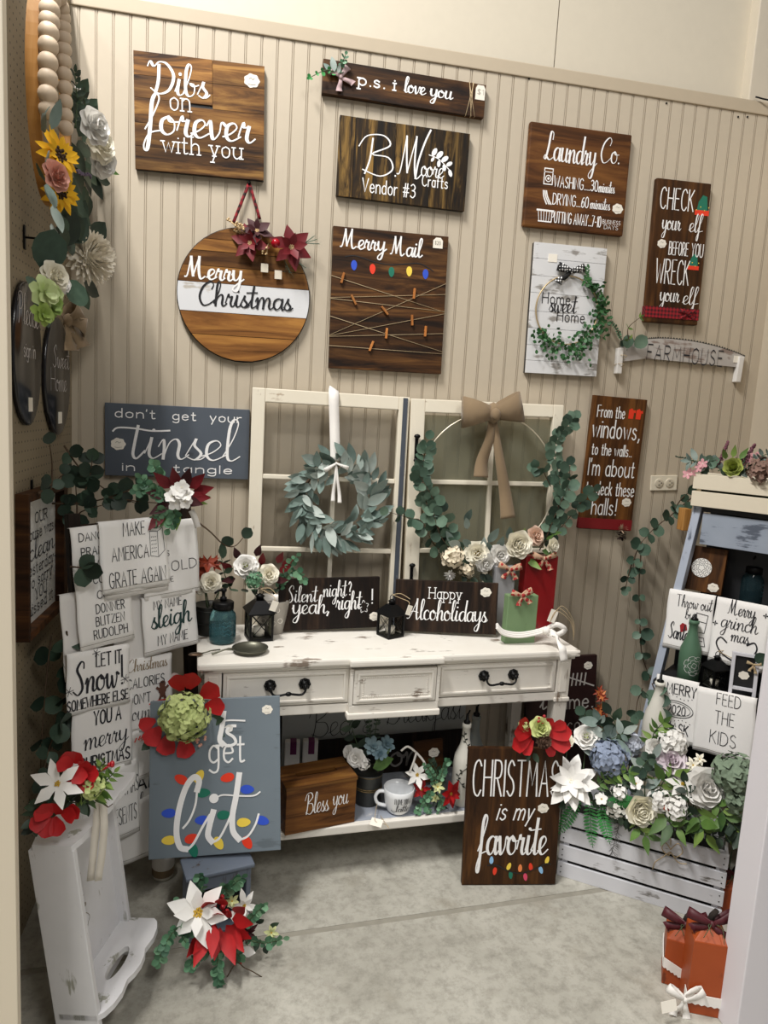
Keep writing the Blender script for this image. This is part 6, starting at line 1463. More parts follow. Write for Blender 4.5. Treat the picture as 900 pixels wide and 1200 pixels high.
for x, y, dy, dz_, kd, s_, o in ((90, 120, .2, 1, 'dark', 1.3, -.04), (98, 140, .6, 1, 'dark', 1.5, -.04), (92, 190, .3, -.2, 'dark', 1.8, -.04), (100, 178, .7, .2, 'dark', 1.8, -.05), (86, 208, 0, -1, 'dark', 1.8, -.04), (98, 210, .9, -.4, 'dark', 1.6, -.05), (70, 262, -.2, -1, 'dark', 1.7, -.04), (90, 275, .1, -1, 'dark', 1.6, -.04), (88, 140, .1, 1, 'dark', 1.5, -.03), (96, 165, .7, .6, 'dark', 1.6, -.03), (82, 165, .1, -1, 'dark', 1.6, -.03), (105, 200, .3, -1, 'dark', 1.5, -.03), (92, 215, .6, -.9, 'dark', 1.7, -.03), (98, 225, .3, -1, 'dark', 1.5, -.03), (75, 240, -.1, -1, 'dark', 1.6, -.03), (84, 130, -.2, 1, 'dark', 1.2, -.03), (60, 152, -.2, 1, 'lamb', 1.1, .03), (50, 143, -1, .6, 'lamb', 1.2, .03), (48, 152, -1, .1, 'lamb', 1.2, .02), (62, 140, .2, 1, 'lamb', 1.0, .03), (52, 198, -1, .3, 'lamb', 1.2, .01), (46, 205, -1, -.2, 'euc', 1.1, .0), (55, 215, -.4, -1, 'lamb', 1.2, .01), (62, 240, -.3, -1, 'lamb', 1.3, 0), (70, 250, 0, -1, 'dark', 1.3, -.01), (88, 250, .3, -1, 'dark', 1.5, -.01), (85, 235, .6, -.6, 'dark', 1.4, -.02),
                             (90, 180, .6, .5, 'dark', 1.6, -.02), (95, 200, .8, -.2, 'dark', 1.7, -.02), (85, 195, .5, -.6, 'dark', 1.6, -.02), (100, 190, .9, .2, 'dark', 1.7, -.03), (92, 160, .2, 1, 'dark', 1.4, -.02), (100, 150, .4, 1, 'dark', 1.4, -.03), (112, 205, .9, -.1, 'dark', 1.2, -.02), (126, 196, 1, -.1, 'green', 1.1, -.02), (80, 215, .3, -1, 'dark', 1.5, -.02), (78, 262, .1, -1, 'dark', 1.3, -.02), (60, 262, -.2, -1, 'lamb', 1.1, -.0)):
    leafat(sh, kd, hw(x, y, o), (.25, dy, dz_), (1, -.7, .3), s=s_)
wstem(sh, [hw(88, 150), hw(90, 120), hw(88, 85)], 22, 0, 'dark', MP['gstem'], toward=(1, -.7, 0), size=(.35, .55)); wstem(sh, [hw(95, 155), hw(100, 130), hw(98, 110)], 18, 0, 'dark', MP['gstem'], toward=(1, -.7, 0), size=(.35, .55))
lav = plain('lavender_buds', '#6d6077', .8, var=.3); bm = bmesh.new()
for i in range(26): ball(bm, hx(88+i*.75, 200+i*.28, .02)+rv(.004), .0035, 6, 4)
stuff(link('lavender_spike', bm, lav, sh)); bm = bmesh.new(); tube(bm, [hx(60, 135, .02), hx(66, 120, .03), hx(70, 118, .02), hx(72, 135, .02)], .001, 4); link('tie', bm, MP['stem'], sh)

# second bunch: carnation, eucalyptus and burlap bow above the black plaques
sb = thing('flower_swag', 'swag of white carnation, broad eucalyptus and burlap bow above the black plaques', 'floral arrangement', onX(70, 330, HX))
b2 = lambda x, y, o=0.0: T_(sb) @ hw(x, y, o)
mum(sb, b2(102, 302, .0), NRM, .078, plain('ivory_carnation', '#f3ecdc', .8, var=.08), cnt=120, wid=.12); rose(sb, b2(65, 324, .05), NRM, .034, MP['cpetal']); rose(sb, b2(73, 332, .04), NRM, .024, MP['wpetal'])
vg = leafmat('lime_edged_leaf', '#6f8a3a', '#96ad54', '#c9d6a0'); 
for x, y, s_ in ((52, 343, .036), (58, 356, .034), (50, 368, .026), (62, 345, .028)): a = starbloom(sb, b2(x, y, .05), NRM, s_, vg, vg, 'succulent', cnts=(6, 5, 4), wid=.7, prof='petal', lift=(.1, 1.0), single=True)
bigl = leafmesh('broad_eucalyptus_leaf', MP['euc'], .085, .080, 'round', .12, .1); bigd = leafmesh('broad_dark_leaf', MP['dark'], .09, .06, 'ovate', .2, .2)
for x, y, dy, dz_, me, s_, o in ((52, 316, -.1, 1, bigl, 1.05, .03), (42, 328, -.6, -.6, bigl, .75, .02), (80, 350, .5, .3, bigl, .8, .05), (75, 290, -.1, 1, bigd, 1.1, -.02), (85, 285, .4, .8, bigd, 1.0, -.02), (108, 282, .7, .8, bigd, 1.0, -.03), (98, 330, .9, -.4, bigd, .9, -.02), (75, 270, -.3, 1, bigd, 1.0, -.02), (88, 265, .2, 1, bigd, .9, -.02), (65, 300, -.4, .6, bigd, 1, -.02), (92, 335, .4, -1, bigd, .8, -.02), (45, 350, -.1, -1, bigd, .8, .0)):
    inst('broad_leaf', me, sb, T_(sb) @ aim(hw(x, y, o), (.2, dy, dz_), (1, -.8, .3), s=s_))
bow(sb, frame(b2(78, 375, .03), Vector((.55, .8, 0)).normalized(), Vector((0, 0, 1))), .06, MP['burlap'], .8, tails=((.2, -1.2), (.8, -1.0)), loops=((.9, -.2), (.6, .5)), th=.002, puff=.7)

# eucalyptus garland running down the left corner
gl = thing('eucalyptus_garland', 'dark eucalyptus garland trailing down the left corner around the framed sign', 'garland', onX(70, 560, -.5))
def gst(pts, n, X0=-.49, sz=(.9, 1.2), kd='eucd'): wstem(gl, [onX(x, y, X0+(o[0] if o else 0)) for x, y, *o in pts], n, 0, kd, MP['stem'], toward=(.8, -.8, .1), size=sz, r=.0022)
gst([(60, 575), (61, 545), (58, 520)], 2, -.53); gst([(45, 578), (62, 566), (79, 552)], 0, -.53)
Yg = -.28
def gy(pts, n, Y0=Yg, sz=(.9, 1.2), kd='eucd', st=.1): wstem(gl, [onY(x, y, Y0) for x, y in pts], n, 0, kd, MP['stem'], toward=(.2, -1, .1), size=sz, r=.0024, start=st)
gy([(60, 590), (95, 590), (130, 584), (165, 588), (195, 590)], 8); gy([(75, 522), (95, 550), (130, 578), (160, 590)], 5); gy([(100, 575), (105, 560), (108, 540)], 4); gy([(90, 620), (90, 590), (88, 560)], 4); gy([(84, 615), (95, 600), (120, 592)], 3)
gy([(225, 607), (245, 622), (262, 638), (275, 640), (285, 630)], 1, st=.6); gy([(120, 585), (150, 575), (160, 568)], 4)
gst([(60, 745), (55, 790), (50, 850), (48, 900), (52, 930)], 7, -.53, (1, 1.3)); gst([(78, 740), (82, 775), (80, 810), (78, 840), (72, 848)], 12, -.47, (1.05, 1.35))
gy([(82, 664), (92, 665), (98, 666)], 1, -.52, (1.2, 1.3), st=.8)
gst([(72, 850), (60, 870), (52, 900)], 6, -.5)

# ================================================================== towels on the corner rack
RY = 38; RP = Vector((-.455, -.50, .9)); rpl = yawp(RP, RY, 6)
rk = thing('towel_rack', 'dark wooden leaning ladder rack behind the tea towels in left corner', 'rack', frame(rpl.p0, rpl.ex, rpl.ey)); dkw = wood('rack_wood', '#120d0a', '#2a1e16', '#4a3727', 'y', 1)
ru = lambda x, y: rpl.uv(x, y)
x0, x1 = ru(89, 750).x, ru(236, 770).x; topy = ru(150, 606).y; boty = -.9/rpl.ey.z+.002
link('upright', B(x0, boty, -.035, x0+.035, topy+.02, -.008, .003), dkw, rk); link('upright', B(x1-.045, boty, -.035, x1-.01, topy+.02, -.008, .003), dkw, rk)
rung = []
for (px, py) in ((150, 610), (190, 692), (110, 765), (150, 845), (150, 905)):
    y = ru(px, py).y; rung.append(y); bm = bmesh.new(); tube(bm, [(x0+.01, y-.012, -.02), (x1-.02, y-.012, -.02)], .010, 8); link('rung', bm, dkw, rk)
def towel(label, TL, TR, BR, BL, off, lines, mat=None, amp=.0025, seed=0, extra=None, fall=.0, pl_=None, ink=None):
    P_ = pl_ or rpl; m, w, h = fit(P_, TL, TR, BR, BL, off); t = thing('tea_towel', label, 'tea towel', m, None)
    ph = seed*1.7+.4
    def z(x, y): return amp*(sin(x*38+ph)*(.35+.65*(1-y/h))+.5*sin(x*90+ph*2)*(1-y/h))+fall*(1-y/h)
    nx, ny = 16, 12; bm = bmesh.new()
    def grid(dz_, flip):
        V = []
        for j in range(ny+3):
            row = []
            for i in range(nx+1):
                x = w*i/nx; y = h*min(j, ny)/ny; zz = z(x, y)
                if j == ny+1: y = h+.003; zz = z(x, h)-.006
                if j == ny+2: y = h+.001; zz = z(x, h)-.014
                row.append(bm.verts.new((x+.0015*sin(y*40+ph), y, zz+dz_)))
            V.append(row)
        for j in range(ny+2):
            for i in range(nx):
                q = [V[j][i], V[j][i+1], V[j+1][i+1], V[j+1][i]]; f = bm.faces.new(q if not flip else q[::-1]); f.smooth = True
        return V
    A_ = grid(0, False); B_ = grid(-.0025, True)
    for i in range(nx): bm.faces.new([B_[0][i], B_[0][i+1], A_[0][i+1], A_[0][i]])
    for j in range(ny+2): bm.faces.new([A_[j][nx], B_[j][nx], B_[j+1][nx], A_[j+1][nx]]); bm.faces.new([B_[j][0], A_[j][0], A_[j+1][0], B_[j+1][0]])
    link('cloth', bm, mat or MP['towel'], t)
    bm = bmesh.new()
    for y in (.012,):
        V = [(w*i/20, y) for i in range(21)]; _ribbon(bm, V, .0012, .0008, 0)
    for v in bm.verts: v.co.z += z(v.co.x, v.co.y)
    link('hem_stitch', bm, MP['greyink'], t)
    for L in lines:
        bm = bmesh.new(); s_, f, u0, u1, vb, vh, pen = L[:7]; o = dict(L[7]) if len(L) > 7 else {}; k = o.pop('ink', None)
        text(bm, s_, f, u0*w, u1*w, (1-vb)*h, vh*h, pen, .0012, **o)
        for v in bm.verts: v.co.z += z(v.co.x, v.co.y)
        link('lettering', bm, k or ink or MP['ink'], t)
    if extra: extra(t, w, h, z)
    return t
def onto(bm, z):
    for v in bm.verts: v.co.z += z(v.co.x, v.co.y)
    return bm
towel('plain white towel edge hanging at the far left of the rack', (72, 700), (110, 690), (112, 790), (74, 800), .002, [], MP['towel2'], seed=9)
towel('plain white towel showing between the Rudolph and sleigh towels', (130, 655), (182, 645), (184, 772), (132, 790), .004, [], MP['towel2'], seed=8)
towel('black lettered towel hanging lowest at the right of the rack', (152, 908), (186, 898), (188, 985), (154, 1000), .004, [('AM', 'P', .2, .95, .22, .16, .006), ('sleek', 'S', .1, .95, .42, .16, .003), ('AM', 'P', .2, .95, .68, .18, .006), ('best', 'S', .1, .95, .86, .16, .003)], seed=7)
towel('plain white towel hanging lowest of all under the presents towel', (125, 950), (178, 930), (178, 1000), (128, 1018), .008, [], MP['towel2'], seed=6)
def candy(t, w, h, z):
    bm = bmesh.new()
    for i in range(5): mono(bm, [(w*(.1+.12*i), h*(.80+.02*i)), (w*(.16+.12*i), h*(.86+.02*i))], .004, .0015)
    link('red_print', onto(bm, z), BM_['red'], t)
towel('white towel with small red print, half hidden by the slate sign', (150, 858), (188, 846), (188, 902), (155, 916), .012, [('sweet', 'S', .25, .85, .22, .14, .002, dict(ink=BM_['red'])), ('CH', 'P', .45, .85, .42, .14, .002)], seed=5, extra=candy)
towel('white towel reading Christmas presents under the merry Christmas towel', (118, 900), (156, 890), (164, 972), (126, 985), .016, [('CHRISTMAS', 'P', -.0, .98, .42, .22, .0022), ('PRESENTS', 'P', -.0, .9, .80, .22, .0022)], seed=4)
towel('white towel reading You a merry Christmas, below the snow towel', (80, 828), (150, 815), (152, 895), (82, 910), .018, [('YOU A', 'P', .34, .80, .30, .19, .0045), ('merry', 'S', .18, .92, .62, .30, .0042), ('CHRISTMAS', 'P', .12, .96, .90, .17, .0045)], seed=3)
def ginger(t, w, h, z):
    bm = bmesh.new()
    for x, y, r in ((.78, .60, .045), (.78, .52, .055), (.78, .46, .04)): disc2(bm, w*x, h*y, w*r*1.6, .0016, 12)
    for x, y in ((.66, .56), (.90, .56), (.72, .40), (.84, .40)): mono(bm, [(w*.78, h*.50), (w*x, h*y)], .008, .0017)
    link('gingerbread_print', onto(bm, z), plain('gingerbread_ink', '#6b4436', .8), t)
    bm = bmesh.new(); mono(bm, [(w*.5, h*.36), (w*.7, h*.38), (w*.9, h*.37)], .004, .0015); link('red_print', onto(bm, z), BM_['red'], t)
towel('white towel reading Christmas calories, with a gingerbread print, right of snow towel', (145, 776), (198, 764), (199, 847), (142, 862), .014, [('Christmas', 'S', .05, .88, .15, .16, .003, dict(ink=plain('gold_ink', '#8f7c62', .7))), ('CALORIES', 'P', .05, .82, .38, .13, .0026), ("DON'T", 'P', .08, .52, .60, .13, .0026), ('count', 'S', .05, .60, .82, .22, .0024)], seed=2, extra=ginger)
def flakes(t, w, h, z):
    for x, y, r in ((.46, .96, .06), (.03, .40, .07), (.92, .42, .07)):
        bm = bmesh.new()
        for k in range(3):
            a = k*pi/3+.2; mono(bm, [(w*x-w*r*cos(a), h*y-w*r*sin(a)), (w*x+w*r*cos(a), h*y+w*r*sin(a))], .0016, .0013+k*.0002)
        link('snowflake_print', onto(bm, z), MP['ink'], t)
towel('white towel reading Let it Snow somewhere else, at the left middle', (72, 768), (146, 753), (147, 822), (75, 835), .024, [('LET IT', 'P', .46, .86, .28, .22, .004), ('Snow', 'S', .10, .80, .68, .50, .0065, dict(cal=.4)), ('!', 'P', .87, .87, .66, .5, .006), ('SOMEWHERE ELSE', 'P', .0, .96, .93, .17, .0038)], seed=1, extra=flakes)
towel('white towel reading my name sleigh my name, at the right of the rack', (162, 702), (226, 690), (227, 752), (166, 770), .018, [('MY NAME', 'P', .20, .72, .22, .15, .0024), ('sleigh', 'S', .14, .88, .55, .38, .0062, dict(ink=plain('dark_teal_ink', '#1d3b39', .7), cal=.4)), ('MY NAME', 'P', .24, .80, .86, .17, .0026)], seed=11)
towel('white towel listing Dancer to Rudolph, at the top left of the rack', (81, 620), (142, 612), (154, 746), (88, 764), .018, [('DANCER', 'P', .14, .75, .11, .065, .0024), ('PRANCER', 'P', .16, .85, .23, .065, .0024), ('VIXEN', 'P', .36, .85, .35, .065, .0024), ('COMET', 'P', .33, .85, .47, .065, .0024), ('CUPID', 'P', .38, .85, .60, .065, .0024), ('DONNER', 'P', .34, .86, .72, .075, .0024), ('BLITZEN', 'P', .32, .84, .825, .075, .0024), ('RUDOLPH', 'P', .26, .88, .93, .075, .0024)], seed=12)
def tree_(t, w, h, z):
    bm = bmesh.new()
    for k in range(4): y = h*(.70-.055*k); d_ = w*(.16-.032*k); bm.faces.new([bm.verts.new((w*.27-d_, y, .0012+.0001*k)), bm.verts.new((w*.27+d_, y, .0012+.0001*k)), bm.verts.new((w*.27, y+h*.12, .0012+.0001*k))])
    box(bm, w*.25, h*.62, .0008, w*.29, h*.70, .0014); link('tree_print', onto(bm, z), plain('tree_ink', '#2c4436', .8), t)
towel("white towel with a small pine tree reading Baby it's cold outside", (163, 616), (228, 606), (229, 690), (164, 706), .020, [("BABY IT'S", 'P', .05, .45, .45, .07, .0018), ('COLD', 'P', .3, .95, .66, .13, .0024), ('OUTSIDE', 'P', .1, .5, .80, .07, .0016)], seed=13, extra=tree_)
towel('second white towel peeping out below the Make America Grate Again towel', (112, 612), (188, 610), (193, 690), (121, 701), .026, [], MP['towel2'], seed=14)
def grater(t, w, h, z):
    bm = bmesh.new(); X, Y = w*.73, h*.45
    for a, b in (((0, 0), (.0, .36)), ((0, .36), (.06, .43)), ((.06, .43), (.20, .40)), ((.20, .40), (.22, .06)), ((.22, .06), (.12, -.03)), ((.12, -.03), (0, 0)), ((.12, -.03), (.12, .35)), ((.0, .36), (.12, .35)), ((.12, .35), (.20, .40))): mono(bm, [(X+a[0]*w, Y+a[1]*h), (X+b[0]*w, Y+b[1]*h)], .0014, .0014)
    for i in range(5):
        for j in range(3): mono(bm, [(X+(.02+.03*j)*w, Y+(.05+.055*i)*h), (X+(.035+.03*j)*w, Y+(.06+.055*i)*h)], .0016, .0015)
    link('grater_print', onto(bm, z), MP['ink'], t)
towel('white towel reading Make America Grate Again with a cheese grater, topmost', (105, 610), (188, 608), (191, 682), (117, 695), .032, [('MAKE', 'P', .34, .66, .22, .19, .0024), ('AMERICA', 'P', .16, .70, .56, .19, .0024), ('GRATE AGAIN', 'P', .10, .94, .93, .21, .0026)], seed=15, extra=grater)

# poinsettia pick crowning the rack
tf = thing('floral_pick', 'burgundy poinsettia and white blossom pick above the tea towels', 'floral arrangement', rpl.at(205, 595)+rpl.n*.06)
TY = tf.matrix_world.translation.y-.03
pt = lambda x, y, o=0.0: T_(tf) @ onY(x, y, TY-o); gt = lambda x, y, o=0.0: onY(x, y, TY-o)
wl_ = leafmesh('wine_petal', MP['crim'], .075, .042, 'point', .25, .15); ww_ = leafmesh('wine_petal', MP['wine'], .07, .04, 'point', .25, .15)
for x, y, dx, dz_, me in ((208, 572, -.2, 1, wl_), (200, 572, -.8, .8, wl_), (197, 580, -1, .1, ww_), (216, 570, .3, 1, ww_), (222, 572, .8, .8, wl_), (226, 577, 1, .3, wl_), (198, 590, -.8, -.5, ww_), (215, 585, .9, -.2, ww_), (222, 582, .9, .0, wl_), (192, 600, -.6, -.8, wl_)): inst('wine_petal', me, tf, aim(pt(x, y), (dx, -.3, dz_), (0, -1, .2)))
blossoms(tf, [pt(x, y, .035) for x, y in ((201, 582), (211, 579), (206, 590), (217, 588), (213, 571), (208, 575), (219, 580))], (0, -1, .3), .024, MP['wpetal'])
for pts, n in ((((195, 585), (180, 575), (165, 560)), 16), (((190, 580), (175, 572), (160, 575)), 16), (((190, 560), (183, 550), (180, 545)), 10), (((195, 595), (185, 605), (178, 616)), 14), (((200, 595), (205, 605), (198, 620)), 10)): wstem(tf, [gt(x, y, .01) for x, y in pts], n, 0, 'eucs', MP['gstem'], size=(.9, 1.2))
for x, y, dx, dz_ in ((228, 583, 1, .1), (225, 586, .9, -.2), (208, 600, 0, -1), (200, 600, -.5, -.8)): leafat(tf, 'green', gt(x, y, -.01), (dx, -.2, dz_), s=1.1)
bm = bmesh.new(); strip(bm, [pt(224, 598), pt(228, 606), pt(232, 618)], (0, -1, .2), .018); link('lace_tag', bm, MP['lace'], tf)

# ================================================================== tall white tray standing on end, bottom left
A_ = onY(31.5, 991, -1.0); B0 = onY(65, 1200, -1.0); U = (A_-B0).normalized(); base = B0-U*(B0.z/U.z); Lt = (A_-base).length
q = onY(137, 1040, -.70); sref = base+U*((q.z-base.z)/U.z); Wd_ = Vector((q.x-sref.x, q.y-sref.y, 0)); WT_ = .30
Wd_ = (Wd_-U*Wd_.dot(U)).normalized(); Dp = U.cross(Wd_).normalized()
if Dp.x < 0: Dp = -Dp
fm = Matrix(((Dp.x, Wd_.x, U.x), (Dp.y, Wd_.y, U.y), (Dp.z, Wd_.z, U.z))).to_4x4(); fm.translation = base
tr_ = thing('serving_tray', 'long distressed white wooden tray with scalloped ends standing upright at bottom left', 'tray', fm)
twm = painted('tray_white_paint', '#e2e1e3', '#9c9c90', .35, 'z', .55, 1, '#d5d5d6'); dp = .105
link('base_panel', B(0, .014, .014, .012, WT_-.014, Lt-.014), twm, tr_); link('side_board', B(0, 0, .012, dp, .014, Lt-.012, .002), twm, tr_); link('side_board', B(0, WT_-.014, .012, dp*.35, WT_, Lt-.012, .002), twm, tr_)
def endboard(z, flip):
    pts = [(0, 0), (dp, 0)]
    for k in range(25):
        v = k/24; y = .0+WT_*v; b_ = (.004 if not flip else .012)*abs(sin(v*pi*3))**.7+(.004 if not flip else .022)*sin(pi*v)**.6; pts.append((dp+b_*.9, y))
    pts.append((dp, WT_)); pts.append((0, WT_))
    cl = [pts[0]]
    for p_ in pts[1:]:
        if hypot(p_[0]-cl[-1][0], p_[1]-cl[-1][1]) > 1e-3: cl.append(p_)
    # hand hole: built as an outer and inner loop bridged by quads
    n = 32; out_ = []
    import bisect
    cum = [0]
    for a, b in zip(cl, cl[1:]+cl[:1]): cum.append(cum[-1]+hypot(b[0]-a[0], b[1]-a[1]))
    cl2 = cl+[cl[0]]
    hole = []; hx0, hy0 = dp*.72, WT_*.5
    for i in range(n):
        a = 2*pi*i/n; hole.append((hx0+.017*cos(a), hy0+.052*sin(a)))
    for i in range(n):
        a = 2*pi*i/n; d = Vector((cos(a)*.6, sin(a)*1.4)).normalized(); best = None
        for p, q2 in zip(cl2, cl2[1:]):
            e = (q2[0]-p[0], q2[1]-p[1]); den = d.x*e[1]-d.y*e[0]
            if abs(den) < 1e-9: continue
            r = (p[0]-hx0, p[1]-hy0); t1 = (r[0]*e[1]-r[1]*e[0])/den; t2 = (r[0]*d.y-r[1]*d.x)/den
            if t1 > 0 and -1e-6 <= t2 <= 1+1e-6 and (best is None or t1 < best): best = t1
        out_.append((hx0+d.x*best, hy0+d.y*best))
    bm = bmesh.new(); L0 = [[bm.verts.new((x, y, zz)) for x, y in lp] for zz in (z, z+.014) for lp in (out_, hole)]
    ob, hb, ot, ht = L0
    for i in range(n):
        j = (i+1) % n
        bm.faces.new([ot[i], ot[j], ht[j], ht[i]]); bm.faces.new([ob[j], ob[i], hb[i], hb[j]]); bm.faces.new([ob[i], ob[j], ot[j], ot[i]]); bm.faces.new([hb[j], hb[i], ht[i], ht[j]])
    return link('end_board', bm, twm, tr_)
endboard(Lt-.014, False); endboard(.10, True)
bm = bmesh.new(); disc2(bm, .085, 0, .006, 0); mono(bm, [(.03, 0), (.045, .012), (.065, .004), (.045, -.012), (.03, 0), (.0, .01)], .002, 0); mono(bm, [(.11, .0), (.14, .012), (.17, .0)], .002, 0)
bmesh.ops.transform(bm, matrix=Matrix(((0, 0, 1, .0125), (0, -1, 0, WT_*.5), (1, 0, 0, Lt*.35), (0, 0, 0, 1))), verts=bm.verts); link('lettering', bm, MP['greyink'], tr_)
tfl = thing('floral_pick', 'white lily and red amaryllis pick with ribbon on the upright white tray', 'floral arrangement', A_+Dp*.05+Vector((0, 0, .03)))
LY = A_.y+.0
pl_ = lambda x, y, o=0.0: T_(tfl) @ onY(x, y, LY-o); gl_ = lambda x, y, o=0.0: onY(x, y, LY-o)
a = starbloom(tfl, pl_(68, 918, .03), (-.1, -1, .4), .058, MP['wpetal'], MP['centre'], cnts=(6,), wid=.42, lift=(.25,), csize=.1); lab(a, 'white lily')
rp_ = leafmesh('red_petal', MP['red'], .042, .034, 'petal', .3, .15)
for x, y, dx, dz_ in ((86, 893, -.3, 1), (86, 893, .6, .8), (86, 895, -.6, .3), (90, 897, .3, -.6), (98, 905, 1, .1), (98, 906, .3, -1), (98, 904, .4, 1), (95, 905, -.6, -.8), (62, 953, -1, .4), (60, 953, -.4, 1), (64, 953, .5, .9), (60, 958, -.3, -1), (64, 957, .4, -1), (72, 953, 1, .1), (78, 953, 1, .5), (58, 958, -1, -.3)): inst('red_petal', rp_, tfl, aim(pl_(x, y, .015), (dx, -.4, dz_), (0, -1, .3)))
wstem(tfl, [gl_(100, 925), gl_(112, 912), gl_(120, 893)], 24, 0, 'green', MP['gstem'], size=(.3, .5)); wstem(tfl, [gl_(100, 925), gl_(120, 918), gl_(134, 905)], 14, 0, 'green', MP['gstem'], size=(.4, .6)); wstem(tfl, [gl_(90, 930), gl_(105, 935), gl_(118, 925)], 14, 0, 'green', MP['gstem'], size=(.5, .7)); wstem(tfl, [gl_(75, 930), gl_(85, 940), gl_(100, 940)], 10, 0, 'dark', MP['gstem'], size=(.4, .6)); wstem(tfl, [gl_(50, 935), gl_(42, 950), gl_(42, 968)], 8, 0, 'dark', MP['gstem'], size=(.4, .6))
hydrangea(tfl, pl_(108, 922, .01), (.2, -1, .4), .026, MP['hyd'], cnt=26, fs=.36, label='lime flower cluster'); berries(tfl, cluster(pl_(131, 895), .005, 5), .005, MP['berry'], twig=pl_(115, 905))
bm = bmesh.new(); tube(bm, catmull([pl_(95, 935), pl_(112, 937), pl_(127, 946)], 4), .0016, 4); tube(bm, [pl_(127, 946), pl_(132, 942)], .001, 4); link('twig', bm, MP['stem'], tfl)
for xs in ((116, 930, 112, 975, 106, 1032), (120, 930, 122, 975, 115, 1032)):
    bm = bmesh.new(); strip(bm, [pl_(xs[0], xs[1], -.03), pl_(xs[2], xs[3], -.02), pl_(xs[4], xs[5], -.02)], (.3, -1, 0), .016, ripple=.002); link('ribbon_tail', bm, cloth('cream_satin', '#d9d2c5', 300, .5), tfl)

# ================================================================== floor sign and its poinsettia
xb = onZ(596, 1033, 0); pl = yawp(xb+Vector((0, 0, .001)), -6, 5)
s = board('floor_sign', 'brown sign reading Christmas is my favorite standing on the floor against the desk', 'sign', MP['board_brownv'], pl, (547, 872), (655, 877), (651, 1033), (541, 1032), .020, [
    ('CHRISTMAS', 'P', .06, .96, .345, .26, .0052), ('is my', 'P', .33, .70, .52, .13, .0048, dict(slant=.25)), ('favorite', 'S', .15, .88, .775, .27, .0085, dict(cal=.5))])
w, h, th = dims(s); rosette(s, w*.82, h*.565, .018, th)
bm = bmesh.new(); mono(bm, [(w*.26, h*.145), (w*.36, h*.145), (w*.48, h*.105), (w*.62, h*.085), (w*.76, h*.115), (w*.88, h*.155), (w*.94, h*.15)], .0035, th+.0012); link('painted_wire', bm, MP['black'], s)
for u, v, a, c in ((.30, .155, 90, 'lblue'), (.345, .13, -95, 'red'), (.475, .11, 70, 'yellow'), (.51, .10, -85, 'green'), (.61, .095, 90, 'orange'), (.665, .085, -80, 'pink'), (.73, .105, 100, 'red'), (.82, .135, -70, 'lblue'), (.885, .155, 75, 'yellow')): bulb(s, w*u, h*v, .026, a, c, th+.001, wd=.26)
pc_ = pl.at(627, 862)+pl.n*.04
tp = thing('floral_pick', 'red poinsettia pick with lime flower and pine cone on top of the floor sign', 'floral arrangement', pc_)
f_ = lambda x, y, o=.0: T_(tp) @ (pl.at(x, y)+pl.n*(.04+o))
rpx = leafmesh('red_petal', MP['red'], .085, .055, 'petal', .25, .15)
for x, y, dx, dz_, s_ in ((620, 852, -1, .1, 1), (618, 858, -1, -.35, 1), (616, 848, -.7, .5, .8), (636, 855, 1, .2, 1), (636, 860, 1, -.3, 1), (632, 848, .5, .9, .6), (620, 862, -.7, -.8, .7), (634, 866, .6, -.8, .6), (640, 850, .9, .6, .7)): inst('red_petal', rpx, tp, aim(f_(x, y), (dx, -.2, dz_), (0, -1, .3), s=s_*.95))
rose(tp, f_(627, 845, .02), (0, -1, .5), .034, plain('lime_cream_petal', '#ccd38f', .7, var=.15), heart=MP['hyd']); hydrangea(tp, f_(609, 845, .005), (-.3, -1, .4), .018, MATS['lime_cream_petal'], cnt=14, fs=.4); 
bm = bmesh.new(); R_ = .026
for i in range(46):
    z = .9-1.7*i/46; r = sqrt(max(0, 1-z*z)); a = i*2.4; d = Vector((r*cos(a), r*sin(a), z)); blade(bm, aim(d*R_*.5, d+Vector((0, 0, .5)), (0, 0, 1)), R_*.62, R_*.5, 'round', .3, .2, nu=2)
ball(bm, (0, 0, 0), R_*.6, 8, 6); o = link('pine_cone', bm, MP['cone'], tp, True); o.matrix_local = face(f_(629, 859, .03), (0, -1, .3))
for x, y, dx, dz_ in ((615, 875, 0, -1), (622, 878, .5, -1), (612, 868, -.6, -1)): leafat(tp, 'dark', pl.at(x, y)+pl.n*.03, (dx, -.2, dz_), s=.6)
berries(tp, cluster(f_(628, 836, .01), .012, 8), .005, MP['berry'])

# tally board standing behind the desk's right end
pl = Plane(onY(655, 925, -.07)+Vector((0, 0, 0)), (1, 0, 0), (0, .05, 1)); pl.p0.z = .002
m, w, h = fit(pl, (615, 768), (697, 765), (692, 931), (612, 938)); m.translation.z = .003
t = thing('tally_board', 'dark maroon board with tally marks leaning on the wall behind the desk right end', 'sign', m)
link('board', B(0, 0, 0, w, h, .018, .004), plain('maroon_black_paint', '#2b1513', .45, var=.15), t); DIM[t.name] = (w, h, .018)
letters(t, [('t', 'S', .20, .28, .35, .12, .006, dict(cal=0)), ('ime.', 'P', .58, .95, .36, .10, .006), ('cons', 'P', .60, .98, .52, .10, .005)], plain('chalk_grey', '#b9b4ae', .7), w, h, .0188)
bm = bmesh.new()
for k in range(4): mono(bm, [(w*(.66+.06*k), h*.88), (w*(.64+.06*k), h*.80)], .006, .0188+k*.0001)
mono(bm, [(w*.58, h*.86), (w*.96, h*.79)], .006, .0195); link('tally_marks', bm, MATS['chalk_grey'], t); rosette(t, w*.87, h*.93, .018, .018)

